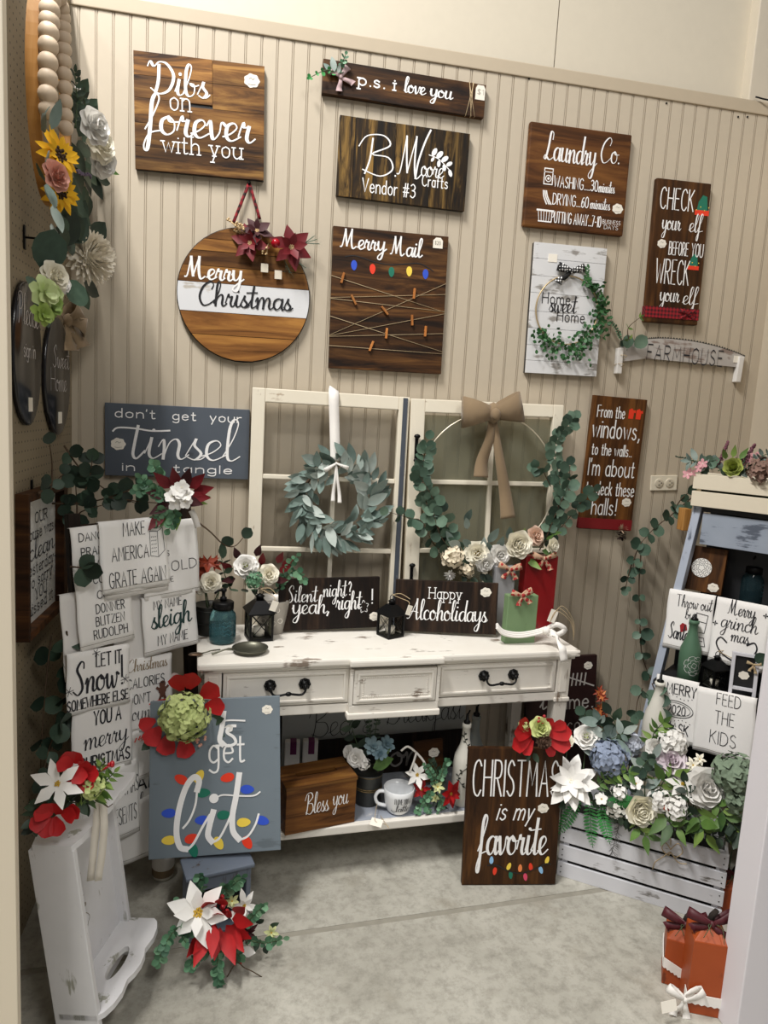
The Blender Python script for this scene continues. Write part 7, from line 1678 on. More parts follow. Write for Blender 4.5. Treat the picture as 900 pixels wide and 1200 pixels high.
# ================================================================== white slatted crate of flowers
cw_paint = painted('crate_white_paint', '#dedee2', '#77736f', .34, 'x', .6, 1.0, '#cfd0d6')
c0 = onZ(652, 1025, 0); c1 = onZ(790, 1068, 0); ca = atan2((c1-c0).y, (c1-c0).x)
CW, CD, CH = .50, .22, .235
CM = Matrix.Translation(c0) @ Matrix.Rotation(ca, 4, 'Z')
cr_ = thing('slatted_crate', 'white washed slatted wooden crate on the floor filled with artificial flowers', 'crate', CM)
nail = plain('nail_dark', '#3a3835', .5, .5)
GP = .012; sh_ = (CH-3*GP)/4
for i in range(4):
    z0 = i*(sh_+GP)
    for y0 in (0, CD-.010):
        o = link('slat', B(0, y0, z0, CW, y0+.010, z0+sh_, .0015), cw_paint, cr_)
        if y0 == 0:
            bm = bmesh.new()
            for x in (.012, CW-.012):
                for dz_ in (.3, .7): lathe(bm, [(.0022, 0), (.0018, .001)], 8, XF((x, -.0002, z0+sh_*dz_), (pi/2, 0, 0)))
            stuff(link('nails', bm, nail, o))
    for x0 in (0.002, CW-.012): link('slat', B(x0, .010, z0, x0+.010, CD-.010, z0+sh_, .0015), painted('crate_end_paint', '#d6d6da', '#77736f', .3, 'y', .6), cr_)
for x0 in (.012, CW-.030):
    for y0 in (.010, CD-.028): link('corner_post', B(x0, y0, 0, x0+.018, y0+.018, CH-.004), cw_paint, cr_)
link('bottom', B(.012, .010, .004, CW-.012, CD-.010, .012), cw_paint, cr_)
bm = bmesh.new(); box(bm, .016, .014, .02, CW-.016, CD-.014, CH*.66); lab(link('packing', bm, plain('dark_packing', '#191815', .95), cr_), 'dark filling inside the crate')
fp = Plane(c0, (cos(ca), sin(ca), 0), (0, 0, 1))
def cf(x, y, o=0.0): return fp.at(x, y)-fp.n*0+fp.n*o
def cl_(x, y, o=0.0): return T_(cr_) @ cf(x, y, o)
bm = bmesh.new()
for pts in (((786, 993), (780, 985), (776, 992), (783, 1000), (786, 996)), ((786, 993), (795, 986), (800, 996), (792, 1002), (786, 996)), ((785, 996), (775, 1003), (768, 1008), (765, 1016)), ((787, 997), (795, 1008), (805, 1010)), ((786, 988), (786, 980), (784, 975))): tube(bm, catmull([cl_(x, y, .012) for x, y in pts], 5), .0016, 5)
lab(link('twine_bow', bm, MP['twine'], cr_), 'jute twine bow')

UP = fp.n*.8+Vector((0, 0, .6))
def pick(name, label, cat, x, y, o, grp='artificial flowers in the crate'): return thing(name, label, cat, cf(x, y, o), grp)
IN = -.10   # how far behind the crate front most stems stand
def stemdown(t, x, y, o, r=.002):
    a = cf(x, y, o); b = Vector((a.x, a.y, .12)); b -= fp.n*max(0, .05+o+.02); bm = bmesh.new(); tube(bm, [T_(t) @ (a-fp.n*.01), T_(t) @ ((a+b)/2), T_(t) @ b], r, 5); link('stem', bm, MP['gstem'], t)
def fl(kind, name, label, x, y, o, R, mat, n=None, **k):
    t = pick(name, label, 'flower', x, y, o); nn = Vector(n) if n else UP; z0 = Vector((0, 0, 0))
    if kind == 'rose': rose(t, z0, nn, R, mat, **k)
    elif kind == 'star': starbloom(t, z0, nn, R, mat, k.pop('centre', MP['centre']), **k)
    elif kind == 'hyd': hydrangea(t, z0, nn, R, mat, **k)
    stemdown(t, x, y, o); return t
fl('star', 'dahlia', 'large white pointed dahlia at the front left corner of the crate', 671, 912, .03, .088, MP['wpetal'], centre=MP['cpetal'], cnts=(9, 8, 7), wid=.46, lift=(.05, .75), csize=.14, prof='ovate')
fl('rose', 'ranunculus', 'cream white ranunculus above the big dahlia', 685, 869, -.04, .040, MP['wpetal'], heart=MP['hyd'])
fl('rose', 'ranunculus', 'small half-closed cream ranunculus bud at the left edge above the crate', 663, 873, -.03, .026, MP['cpetal'], open_=.6, heart=MP['hyd'])
fl('hyd', 'hydrangea', 'dusty blue hydrangea right of the big white dahlia', 713, 893, -.03, .058, MP['bluehyd'], cnt=60, fs=.30)
fl('hyd', 'hydrangea', 'white hydrangea head near the white bottle at the back of the crate', 786, 886, -.10, .044, MP['wpetal'], cnt=45, fs=.34)
fl('hyd', 'hydrangea', 'pale blue-white hydrangea at the back beside the white bottle', 737, 886, -.10, .034, plain('pale_blue_petal', '#d3d9e6', .7, var=.1), cnt=34, fs=.36)
fl('hyd', 'hydrangea', 'small white flower sprig in the middle of the crate', 727, 925, .02, .024, MP['wpetal'], cnt=14, fs=.45)
fl('rose', 'peony', 'large pale yellow peony drooping over the crate front', 751, 945, .02, .058, plain('butter_petal', '#faf5e2', .7, var=.06), n=(-.2, -1, .1), open_=.55, layers=6)
fl('rose', 'peony', 'lilac-white open peony at the back centre of the crate', 786, 901, -.06, .048, plain('lilac_white', '#e3d7de', .7, var=.06), n=(-.3, -.8, .7))
fl('rose', 'rose', 'white rose behind the lilac peony', 768, 891, -.09, .040, MP['wpetal'], open_=.7)
fl('star', 'lily', 'white lily with open petals right of centre in the crate', 800, 922, -.02, .056, MP['wpetal'], cnts=(6,), wid=.42, lift=(.3,), csize=.1)
fl('rose', 'rose', 'very large white rose at the right of the crate', 829, 925, -.01, .060, MP['wpetal'], n=(-.3, -1, .5), layers=6)
fl('hyd', 'hydrangea', 'white hydrangea cluster hanging over the crate front right', 793, 944, .02, .034, MP['wpetal'], cnt=22, fs=.40, n=(-.3, -1, .1))
fl('hyd', 'hydrangea', 'white hydrangea cluster beside the pale yellow peony', 773, 938, .0, .036, MP['wpetal'], cnt=24, fs=.38)
fl('hyd', 'hydrangea', 'faded sage green hydrangea at the far right of the crate', 862, 912, -.02, .062, plain('sage_hydrangea', '#7f917a', .8, var=.3), cnt=60, fs=.30)
fl('hyd', 'hydrangea', 'second faded green hydrangea low at the far right', 868, 938, .0, .048, MATS['sage_hydrangea'], cnt=40, fs=.32)
fl('hyd', 'hydrangea', 'white blossom cluster at the crate rim right of the dahlia', 722, 945, .01, .030, plain('greyed_white_petal', '#cfcdc4', .7, var=.1), cnt=22, fs=.38)
fl('star', 'blossom', 'small white star blossoms at the back right of the crate', 812, 905, -.05, .026, MP['cpetal'], cnts=(6, 5), single=True)
fl('star', 'blossom', 'small cream star blossom under the white rose', 820, 898, -.05, .020, MP['cpetal'], cnts=(6, 5), single=True)
t = pick('berry_sprig', 'orange rose hip between the yellow peony and white cluster', 'berries', 780, 942, .02); bm = bmesh.new(); ball(bm, (0, 0, 0), .010, 10, 8); ball(bm, (.012, 0, -.006), .008, 10, 8); link('berry', bm, plain('orange_hip', '#c2491c', .4), t); stemdown(t, 780, 942, .0)
# foliage stems in the crate
def fol(name, label, root, pts, n, kd, stem=MP['gstem'], size=(.9, 1.2), cat='foliage'):
    t = pick(name, label, cat, root[0], root[1], root[2], 'foliage stems in the crate'); wstem(t, [cf(*p) for p in pts], n, 0, kd, stem, toward=fp.n+Vector((0, 0, .3)), size=size); return t
for i, (root, pts, lb) in enumerate((((680, 960, .02), ((690, 935, .0), (698, 955, .03), (695, 990, .03)), 'long green fern frond hanging down the crate front under the dahlia'), ((672, 960, .02), ((680, 935, .0), (665, 945, .03), (655, 975, .03)), 'pale fern frond hanging at the crate left edge'), ((650, 905, .0), ((660, 912, .0), (650, 905, .02), (640, 898, .02)), 'short fern tip poking out left of the dahlia'), ((700, 960, .02), ((702, 938, .0), (712, 955, .03), (715, 985, .03)), 'second fern frond hanging beside the longest one'), ((730, 930, .02), ((712, 938, .02), (728, 930, .04), (745, 932, .04)), 'fern frond lying toward the yellow peony'))):
    t = pick('fern', lb, 'fern', *root, 'ferns in the crate'); P = [T_(t) @ cf(*p) for p in pts]; d = P[-1]-P[0]; fern(t, P[0], d, T_(t).to_3x3() @ (fp.n), d.length, .055, MP['fresh'], n=14, droop=-.12)
t = pick('lace_sprig', 'fine dark grey lacy sprig hanging down the crate front', 'foliage', 722, 975, .02, 'foliage stems in the crate'); P = [T_(t) @ cf(*p) for p in ((728, 958, .01), (723, 975, .02), (717, 998, .02))]
bm = bmesh.new(); tube(bm, catmull(P, 4), .001, 4); inr = T_(t).to_3x3()
for i in range(60):
    a = i/60; q = P[0].lerp(P[2], a); dd = (inr @ (Vector((cos(ca), sin(ca), 0))*rnd.uniform(-1, 1)+Vector((0, 0, -.5)))).normalized(); tube(bm, [q, q+dd*rnd.uniform(.01, .024)], .0006, 3)
stuff(link('sprig', bm, plain('grey_sprig', '#45443f', .8), t))
fol('lambs_ear_stem', 'silvery lambs ear stem at the back left above the ranunculus', (705, 872, -.06), ((712, 892, -.06), (705, 868, -.06), (700, 855, -.06)), 8, 'lamb', size=(.9, 1.3)); fol('lambs_ear_stem', 'silvery blue leaf stem left of the blue hydrangea', (695, 880, -.04), ((690, 895, -.03), (702, 880, -.04), (728, 868, -.06)), 9, 'lamb', size=(.9, 1.3))
fol('sage_stem', 'grey sage leaf stem in the middle behind the yellow peony', (752, 925, -.01), ((756, 940, -.0), (756, 915, -.02), (765, 895, -.04)), 10, 'lamb', size=(.9, 1.2)); fol('eucalyptus_spray', 'eucalyptus stem rising left of the white bottle', (690, 870, -.08), ((700, 880, -.08), (688, 858, -.08), (680, 848, -.08)), 5, 'euc'); fol('eucalyptus_spray', 'dark eucalyptus stem behind the blue hydrangea', (715, 862, -.08), ((715, 880, -.08), (718, 860, -.08), (712, 848, -.08)), 5, 'dark')
fol('leafy_stem', 'bright green leaves under the white hydrangea cluster', (785, 960, .02), ((775, 948, .0), (788, 962, .03), (800, 965, .03)), 7, 'green', size=(1.2, 1.6)); fol('leafy_stem', 'bright green leaves under the large white rose', (818, 962, .02), ((815, 945, .0), (822, 962, .03), (828, 972, .03)), 8, 'green', size=(1.2, 1.6)); fol('leafy_stem', 'green leaves right of the large white rose', (845, 950, .0), ((838, 940, .0), (848, 950, .02), (852, 965, .02)), 7, 'green', size=(1.0, 1.3)); fol('leafy_stem', 'green leaves under the yellow peony', (750, 970, .02), ((745, 955, .01), (752, 970, .03), (760, 974, .03)), 5, 'green', size=(.9, 1.2))
fol('leafy_stem', 'dark green leaves between the lily and the yellow peony', (775, 918, -.02), ((770, 935, -.02), (778, 918, -.02), (790, 912, -.02)), 8, 'green', size=(1.1, 1.5)); fol('leafy_stem', 'lime green tips at the back of the crate by the white bottle', (760, 872, -.1), ((760, 890, -.1), (765, 872, -.1), (775, 862, -.1)), 8, 'green', size=(.8, 1.0)); fol('leafy_stem', 'dark glossy leaves left of the dahlia', (655, 925, .0), ((668, 918, .0), (652, 925, .02), (646, 938, .02)), 4, 'dark'); fol('leafy_stem', 'dark green leaves below the blue hydrangea', (715, 918, .0), ((705, 925, .0), (718, 915, .0), (738, 912, .0)), 12, 'box' if 'box' in LF else 'dark', size=(.6, .8)); fol('leafy_stem', 'dark green leaves under the sage hydrangeas', (850, 965, .0), ((842, 960, .0), (858, 962, .02), (868, 972, .02)), 8, 'dark', size=(.8, 1.0)); fol('leafy_stem', 'dark leaves in the middle front over the crate rim', (735, 955, .01), ((712, 950, .01), (732, 955, .02), (745, 965, .02)), 10, 'dark', size=(.6, .8)); fol('leafy_stem', 'dark leaves over the rim below the white rose', (835, 972, .01), ((800, 965, .01), (825, 972, .02), (848, 978, .02)), 10, 'dark', size=(.6, .8))
t = thing('maple_sprig', 'rust red autumn leaf sprig rising behind the blue hydrangea', 'foliage', cf(697, 840, -.10), 'foliage stems in the crate')
for k in range(9): mapleleaf(t, rv(.012)+Vector((0, -.01*k*.3, .045-.012*k)), (rnd.uniform(-.5, .5), -1, .2), .026, k*1.3)

fol('leafy_stem', 'dark green leaves between the dahlia and the yellow peony', (715, 935, .0), ((690, 940, .0), (712, 932, .01), (735, 938, .01)), 14, 'dark', size=(.5, .8)); fol('leafy_stem', 'fresh green leaves right of the dahlia', (712, 905, .01), ((695, 925, .0), (715, 908, .01), (738, 905, .01)), 14, 'green', size=(.6, .9)); fol('eucalyptus_spray', 'grey eucalyptus above the yellow peony', (748, 905, .0), ((735, 925, .0), (748, 905, .0), (760, 890, .0)), 8, 'euc', size=(.7, .9)); fol('leafy_stem', 'pointed dark leaves left of the large white rose', (805, 935, .0), ((800, 955, .0), (806, 935, .01), (803, 918, .0)), 8, 'dark', size=(.7, .9))
for i, (x, y, lb) in enumerate(((706, 933, 'small white blossom just right of the dahlia'), (740, 950, 'small white blossom left of the yellow peony'), (746, 915, 'tiny white blossom above the yellow peony'))): fl('star', 'blossom', lb, x, y, .02, .022, MP['wpetal'], cnts=(5,), wid=.85, prof='round', lift=(.25,), single=True)

# ================================================================== ladder shelf at the right
LT = onY(813, 592, -.25); LQ = onY(742, 880, -.27); ld = (LT-LQ).normalized(); LB = LQ-ld*(LQ.z/ld.z)
lex = Vector((cos(radians(-50)), sin(radians(-50)), 0)); 
lpl = Plane(LB, lex, (LT-LB)); LW = .62; Llen = (LT-LB).length
lf = frame(LB, lex, lpl.ey); lad = thing('ladder_shelf', 'blue-grey painted leaning ladder shelf with dark shelves at the right', 'shelf', lf); li = T_(lad)
blp = painted('pale_blue_rail_paint', '#a9b3c4', '#5f6876', .35, 'y', .55, 1, '#b9c1cf'); blx = painted('streaked_blue_board', '#8e98a8', '#5a6270', .5, 'x', .55, 2.2, '#a5afbd'); dks = plain('charcoal_shelf', '#1b1c1f', .6, var=.1)
# side rails follow the measured edge
e0 = Vector((0, 0, 0)); e1 = li @ LT; sk = e1.x/e1.y   # skew of rail in plane
ang = atan2(e1.x, e1.y)
for x in (0, LW-.03):
    bm = bmesh.new(); box(bm, 0, 0, -.045, .028, Llen, 0, .003); bmesh.ops.transform(bm, matrix=Matrix.Translation((x, 0, 0)) @ Matrix.Rotation(-ang, 4, 'Z'), verts=bm.verts); link('rail', bm, blp, lad)
def lev(px, py, o=0.0): return Plane(lpl.p0+lpl.n*o, lpl.ex, lpl.ey).at(px, py).z
def shelfz(z, depth, nm='shelf_board', fr=-.004):
    s_ = z/LT.z; p = LB.lerp(LT, s_); back = -Vector(( -lpl.n.x, -lpl.n.y, 0)).normalized()
    bdir = Vector((-lpl.n.x, -lpl.n.y, 0)).normalized()
    m_ = Matrix(((lex.x, bdir.x, 0), (lex.y, bdir.y, 0), (0, 0, 1))).to_4x4(); m_.translation = p
    o = link(nm, B(.03, -fr, -.018, LW-.0, depth, 0, .002), dks, lad); o.matrix_local = li @ m_; return o, m_, p
zA, zB, zC = lev(806, 703), lev(779, 800, .09), onY(766, 797, -.41).z-.306
for z, d_, f_r in ((zA, .16, -.004), (zB, .20, .088), (zC, .24, .15)): shelfz(z, d_, fr=f_r)
lpl3 = Plane(lpl.p0+lpl.n*.095, lpl.ex, lpl.ey)
o, mt_, pt_ = shelfz(LT.z-.002, .14); 
bm = bmesh.new(); z0 = 0; o = link('back_board', B(.035, .10, zA-LT.z+.0, LW-.0, .112, -.02), dks, lad); o.matrix_local = li @ mt_
o = link('front_board', B(.035, -.002, -.135, LW-.0, .010, -.022, .002), blx, lad); o.matrix_local = li @ mt_
_, mB, pB = shelfz(zB, .01, 'shelf_lip'); o = link('back_board', B(.035, .13, -.30, LW, .142, .25), dks, lad); o.matrix_local = li @ mB
def lat(x, y, o=0.0):
    o += .10 if y > 790 else 0
    return lpl.at(x, y)+lpl.n*o
def _lat(x, y, o=0.0): return lpl.at(x, y)+lpl.n*o

# cream planter on top
pm0 = frame(LT+Vector((0, 0, .001))-Vector((-lpl.n.x*0, 0, 0)), lex, Vector((-lpl.n.x, -lpl.n.y, 0)).normalized()); pm0.translation = LT+Vector((0, 0, .0005))
pln = thing('planter_box', 'cream slatted planter box of faux succulents on top of the ladder shelf', 'planter', pm0); crm = plain('cream_planter_paint', '#e6dcc6', .5, var=.03); PHH = .115; PW_ = .55
gap = .008; hs_ = (PHH-gap)/2
for z0 in (.0, hs_+gap):
    link('slat', B(-.005, -.025, z0, PW_, -.013, z0+hs_, .0015), crm, pln); link('slat', B(-.005, .11, z0, PW_, .122, z0+hs_, .0015), crm, pln); link('slat', B(-.005, -.013, z0, .007, .11, z0+hs_, .0015), crm, pln)
link('corner_post', B(.007, -.013, 0, .022, .002, PHH-.002), crm, pln); link('filling', B(.01, -.01, .002, PW_, .108, PHH-.02), plain('moss_dark', '#232b1a', .95), pln)
PY = Plane(LT-Vector((0, 0, 0)), lex, (0, 0, 1))
def tpk(name, label, x, y, o, grp=None, cat='flower'): return thing(name, label, cat, PY.at(x, y)+PY.n*o, grp or 'faux succulents in the planter box')
def tl2(t, x, y, o=0.0): return T_(t) @ (PY.at(x, y)+PY.n*o)
t = tpk('ranunculus', 'large lime green ranunculus in the cream planter', 860, 548, .01); rose(t, (0, 0, 0), PY.n+Vector((0, 0, .3)), .040, plain('lime_bloom', '#a9b45a', .65, var=.18), open_=.45, layers=7, heart=MP['hyd'])
for x, y, dx, dz_ in ((856, 562, 0, -1), (866, 561, .8, -.5), (852, 538, -.5, 1), (868, 538, .6, 1), (860, 536, 0, 1)):
    me = LF['green'][0] if y < 550 else leafmesh('lime_petal', MATS['lime_bloom'], .04, .04, 'round', .2, .1); inst('leaf', me, t, aim(tl2(t, x, y, .015), (dx, -.2, dz_), PY.n, s=.9))
t = tpk('hydrangea', 'brown-mauve dried hydrangea at the right of the planter', 893, 552, .01); hydrangea(t, (0, 0, 0), PY.n+Vector((0, 0, .2)), .046, plain('dried_mauve', '#85695d', .8, var=.3), cnt=60, fs=.26)
t = tpk('blossom_sprig', 'pink and white blossom sprig over the planter left edge', 815, 550, .02)
for x, y in ((813, 553), (822, 548), (826, 543), (808, 556)): a = starbloom(t, tl2(t, x, y, .025), PY.n+rv(.3), .018, plain('rose_pink_petal', '#d49aa0', .7, var=.2), MP['cpetal'], cnts=(5,), wid=.6, prof='petal', lift=(.3,), single=True)
t = tpk('blossom_sprig', 'rosy pink blossoms behind the dried hydrangea', 882, 538, -.01)
for x, y in ((880, 537), (886, 536), (876, 541)): a = starbloom(t, tl2(t, x, y, .0), PY.n+rv(.3), .020, MATS['rose_pink_petal'], MP['cpetal'], cnts=(5,), wid=.6, prof='petal', lift=(.3,), single=True)
for lb, pts in (('mauve flower spike rising left of the lime ranunculus', ((838, 548), (846, 535), (853, 518))), ('thin mauve flower spike right of the lime ranunculus', ((872, 545), (878, 532), (884, 521))), ('thin dark sprig reaching left of the planter', ((822, 545), (806, 538), (792, 535)))):
    t = tpk('flower_spike', lb, *pts[0], .0); P = catmull([tl2(t, x, y, .0) for x, y in pts], 10); bm = bmesh.new(); tube(bm, P, .001, 4)
    for k, p in enumerate(P[3:]):
        for _ in range(4 if 'reaching' not in lb else 1): ball(bm, p+rv(.006*(1-k/len(P))+.001), .0042 if 'reaching' not in lb else .003, 6, 4)
    link('spike', bm, plain('mauve_buds', '#6f4450', .8, var=.3) if 'reaching' not in lb else MP['dark'], t)
for lb, pts, kd in (('blue-green succulent leaves at the planter left', ((820, 552), (828, 542), (836, 540)), 'euc'), ('pale eucalyptus leaves at the planter far left', ((835, 550), (820, 541), (810, 540)), 'lamb'), ('dark green leaves in the middle of the planter', ((842, 552), (850, 548), (872, 546)), 'dark'), ('pale blue-green leaves at the planter far right', ((885, 545), (893, 535), (900, 532)), 'lamb')):
    t = tpk('foliage_stem', lb, *pts[0], 0, 'foliage in the planter box', 'foliage'); wstem(t, [PY.at(x, y)+PY.n*.005 for x, y in pts], 8, 0, kd, MP['gstem'], toward=PY.n, size=(.6, .9))

# things on the shelves
sgp = yawp(onZ(830, 703, zA)+Vector((0, 0, .001)), -50, 7)
s = board('wood_block_sign', 'square brown wooden block with a white flower medallion on the ladder shelf', 'sign', MP['board_brownv'], sgp, (806.5, 637), (854, 645.5), (846.5, 697), (797, 689), .018, [])
w, h, th = dims(s); bm = bmesh.new(); prism(bm, [(w*.46+w*.24*cos(a), h*.53+w*.24*sin(a)) for a in [2*pi*i/30 for i in range(30)]], th, th+.003); md_ = lab(link('medallion', bm, MP['wpetal'], s), 'white round medallion with an inked flower')
bm = bmesh.new()
for r, n_ in ((.055, 5), (.10, 8), (.15, 11), (.195, 13)):
    for k in range(n_):
        a = 2*pi*k/n_+r*20; c = (w*.46+w*r*cos(a), h*.53+w*r*sin(a)); q = w*.035; mono(bm, [(c[0]-q*sin(a), c[1]+q*cos(a)), (c[0]+q*cos(a), c[1]+q*sin(a)), (c[0]+q*sin(a), c[1]-q*cos(a))], .0013, th+.0036+k*.00003)
link('flower_drawing', bm, MP['ink'], md_); rosette(s, w*.80, h*.14, .0185, th)
jm = onZ(880, 706, zA+.0); masonjar(Matrix.Translation(Vector((jm.x, jm.y, zA))) @ Matrix.Rotation(.3, 4, 'Z'), .98, 'smoky blue glass jar soap dispenser on the upper ladder shelf', GJ2)
bp = onZ(805, 799, zB); gb = painted('green_bottle_paint', '#4d6f56', '#3d5a46', .2, 'z', .6, 1, '#557860')
t = thing('bottle', 'matte green bottle with a white rose outline on the ladder shelf', 'bottle', Matrix.Translation(bp)); rlathe('glass', [(.030, 0), (.036, .004), (.037, .10), (.035, .125), (.020, .165), (.0155, .19), (.0150, .215), (.0175, .217), (.0175, .226), (.012, .228)], gb, t)
bm = bmesh.new(); lathe(bm, [(.012, .226), (.013, .234), (.005, .238), (.004, .250)], 10); lab(link('pourer', bm, MP['iron'], t), 'black bottle pourer')
bm = bmesh.new()
for r, n_ in ((.006, 4), (.013, 5), (.021, 7)):
    for k in range(n_):
        a = 2*pi*k/n_+r*50; q = r*.75; c = (r*cos(a), .072+r*sin(a)); mono(bm, [(c[0]-q*sin(a), c[1]+q*cos(a)), (c[0]+q*.8*cos(a)-q*.5*sin(a), c[1]+q*.8*sin(a)+q*.5*cos(a)), (c[0]+q*.8*cos(a)+q*.5*sin(a), c[1]+q*.8*sin(a)-q*.5*cos(a)), (c[0]+q*sin(a), c[1]-q*cos(a))], .0011, .0)
wrap(bm, lambda z: .037, radians(-100)); link('rose_outline', bm, MP['white'], t)
bm = bmesh.new(); box(bm, -.011, -.0205, .165, .011, -.019, .19); o = lab(link('price_sticker', bm, MP['paper'], t), 'cream square price sticker'); o.matrix_local = XF((-.004, -.006, -.006), (-.2, 0, -.2))
lp_ = onZ(836, 806, zB); lantern(Matrix.Translation(Vector((lp_.x, lp_.y, zB))) @ Matrix.Rotation(.1, 4, 'Z'), .82, 'black lantern with a cream tag beside the green bottle on the ladder shelf')
mp_ = yawp(onZ(868, 822, zB-.0), -35, 4)
m, w, h = fit(mp_, (858, 762), (890, 768), (885, 822), (853, 816)); t = thing('picture_frame', 'small white wooden frame with black panel and a twine bow on the ladder shelf', 'frame', m)
wf = plain('white_frame_paint', '#d7d7dd', .5); q = .011
for a in ((0, 0, q, h), (w-q, 0, w, h), (q, 0, w-q, q), (q, h-q, w-q, h), (q, h*.20, w-q, h*.20+q)): link('frame_strip', B(a[0], a[1], 0, a[2], a[3], .014, .0015), wf, t)
link('panel', B(q, h*.2+q, .002, w-q, h-q, .006), plain('black_panel', '#141416', .6), t); rosette(t, w*.5, h*.52, .016, .006, price=False); bow(t, Matrix.Translation((w*.8, h*.80, .018)), .022, MP['twine'], .5); inst('leaf', LF['euc'][0], t, aim((w*.9, h*.85, .014), (.6, 1, 0), (0, 0, 1))); inst('leaf', LF['euc'][1], t, aim((w*.95, h*.85, .014), (1, .5, 0), (0, 0, 1)))
# towels over the ladder shelves
def santa(t, w, h, z):
    bm = bmesh.new(); bm.faces.new([bm.verts.new((w*x, h*y, .0014)) for x, y in ((.36, .30), (.50, .36), (.47, .45), (.38, .47), (.33, .42))]); link('hat_print', onto(bm, z), plain('santa_red', '#9c1c22', .8), t)
    bm = bmesh.new()
    for pts in (((.66, .68), (.90, .66), (.86, .36), (.70, .36), (.66, .68)), ((.68, .55), (.88, .53)), ((.70, .14), (.72, .28), (.86, .28), (.90, .14), (.70, .14)), ((.76, .22), (.84, .22))): 
        for a, b in zip(pts, pts[1:]): mono(bm, [(w*a[0], h*a[1]), (w*b[0], h*b[1])], .0022, .0013)
    link('cookie_print', onto(bm, z), MP['ink'], t)
zT = lambda dx=0: None
towel('white towel with a small santa hat hanging behind the green bottle', (788, 693), (840, 697), (830, 768), (774, 757), .008, [('Throw out', 'S', .18, .95, .26, .20, .0024, dict(cal=.3)), ('by', 'S', .42, .6, .45, .18, .0024, dict(cal=.3)), ('Santa', 'S', .10, .55, .82, .26, .004, dict(cal=.4))], seed=21, extra=santa, pl_=lpl)
def heart(t, w, h, z):
    bm = bmesh.new(); mono(bm, [(w*.5, h*.06), (w*.24, h*.16), (w*.12, h*.30), (w*.18, h*.40), (w*.30, h*.34)], .005, .0014); mono(bm, [(w*.5, h*.06), (w*.74, h*.18), (w*.84, h*.32), (w*.78, h*.42), (w*.66, h*.36)], .005, .0016)
    for x, y in ((.9, .86), (.04, .60)):
        for k in range(4): a = k*1.57; blade(bm, aim((w*x, h*y, .0015), (cos(a), sin(a), 0), (0, 0, 1)), .010, .005, 'ovate', 0, 0, nu=2)
    link('hands_heart_print', onto(bm, z), MP['ink'], t)
towel('white towel reading Merry mas with a hand heart print, right of hat towel', (842, 700), (905, 712), (896, 790), (829, 772), .010, [('Merry', 'S', .24, .72, .22, .22, .0032, dict(cal=.4)), ('grinch', 'S', .14, .80, .44, .24, .0032, dict(cal=.4)), ('mas', 'S', .36, .68, .62, .20, .0032, dict(cal=.4))], seed=22, extra=heart, pl_=lpl)
def dots(t, w, h, z):
    bm = bmesh.new(); mono(bm, [(w*.5+w*.42*cos(a), h*.52+h*.13*sin(a)) for a in [2*pi*i/16 for i in range(16)]], .0022, .0013, closed=True); mono(bm, [(w*.5+w*.36*cos(a), h*.52+h*.10*sin(a)) for a in [2*pi*i/16 for i in range(16)]], .0014, .0014, closed=True)
    for k in range(9): disc2(bm, w*(.15+.09*k), h*(.72+.03*sin(k*.8)), .0018, .0013); disc2(bm, w*(.15+.09*k), h*(.33+.03*sin(k*.8+3)), .0018, .0013)
    link('badge_print', onto(bm, z), MP['ink'], t)
towel('white towel reading Merry 2020 mask beside the cream bottle', (775, 793), (822, 800), (812, 872), (760, 862), .008, [('MERRY', 'P', .26, .95, .24, .16, .0036), ('2020', 'P', .32, .74, .56, .14, .003), ('MASK', 'P', .3, .85, .86, .16, .0036)], seed=23, extra=dots, pl_=lpl3)
towel('white towel reading Feed the kids at the lower right', (818, 806), (890, 818), (880, 896), (814, 876), .014, [('FEED', 'P', .34, .74, .20, .18, .0022), ('THE', 'P', .34, .66, .50, .20, .0022), ('KIDS', 'P', .28, .72, .82, .20, .0022)], seed=24, pl_=lpl3)
# cream bottle rising behind the crate
bp = onY(762, 900, -.41); zC = onY(766, 797, bp.y).z-.305; cb = thing('bottle', 'tall cream bottle with black flower marks behind the crate flowers', 'bottle', Matrix.Translation((bp.x, bp.y, zC)))
sc_b = (onY(766, 797, bp.y).z-zC)/.305
for r_, z_ in ((0, 0),): pass
rlathe('glass', [(r*1.05*sc_b, z*sc_b) for r, z in ((.034, 0), (.040, .004), (.041, .15), (.036, .185), (.021, .235), (.0150, .26), (.0145, .285), (.017, .287), (.017, .297), (.012, .298))], crb, cb)
bm = bmesh.new(); lathe(bm, [(.011*sc_b, .296*sc_b), (.012*sc_b, .304*sc_b), (.005, .308*sc_b), (.004, .33*sc_b)], 10); lab(link('pourer', bm, MP['iron'], cb), 'black bottle pourer')
bm = bmesh.new()
for (x, z, r) in ((-.014, .135*sc_b, .012), (-.008, .07*sc_b, .020), (.022, .14*sc_b, .003)):
    for k in range(9): a = k*.7; disc2(bm, x+r*.6*cos(a), z+r*.6*sin(a), r*.26, 0, 6)
    disc2(bm, x, z, r*.35, 0.0004, 7)
wrap(bm, lambda z: .0415*1.05*sc_b if z < .17*sc_b else .035*sc_b, radians(-95)); link('flower_marks', bm, MP['black'], cb)
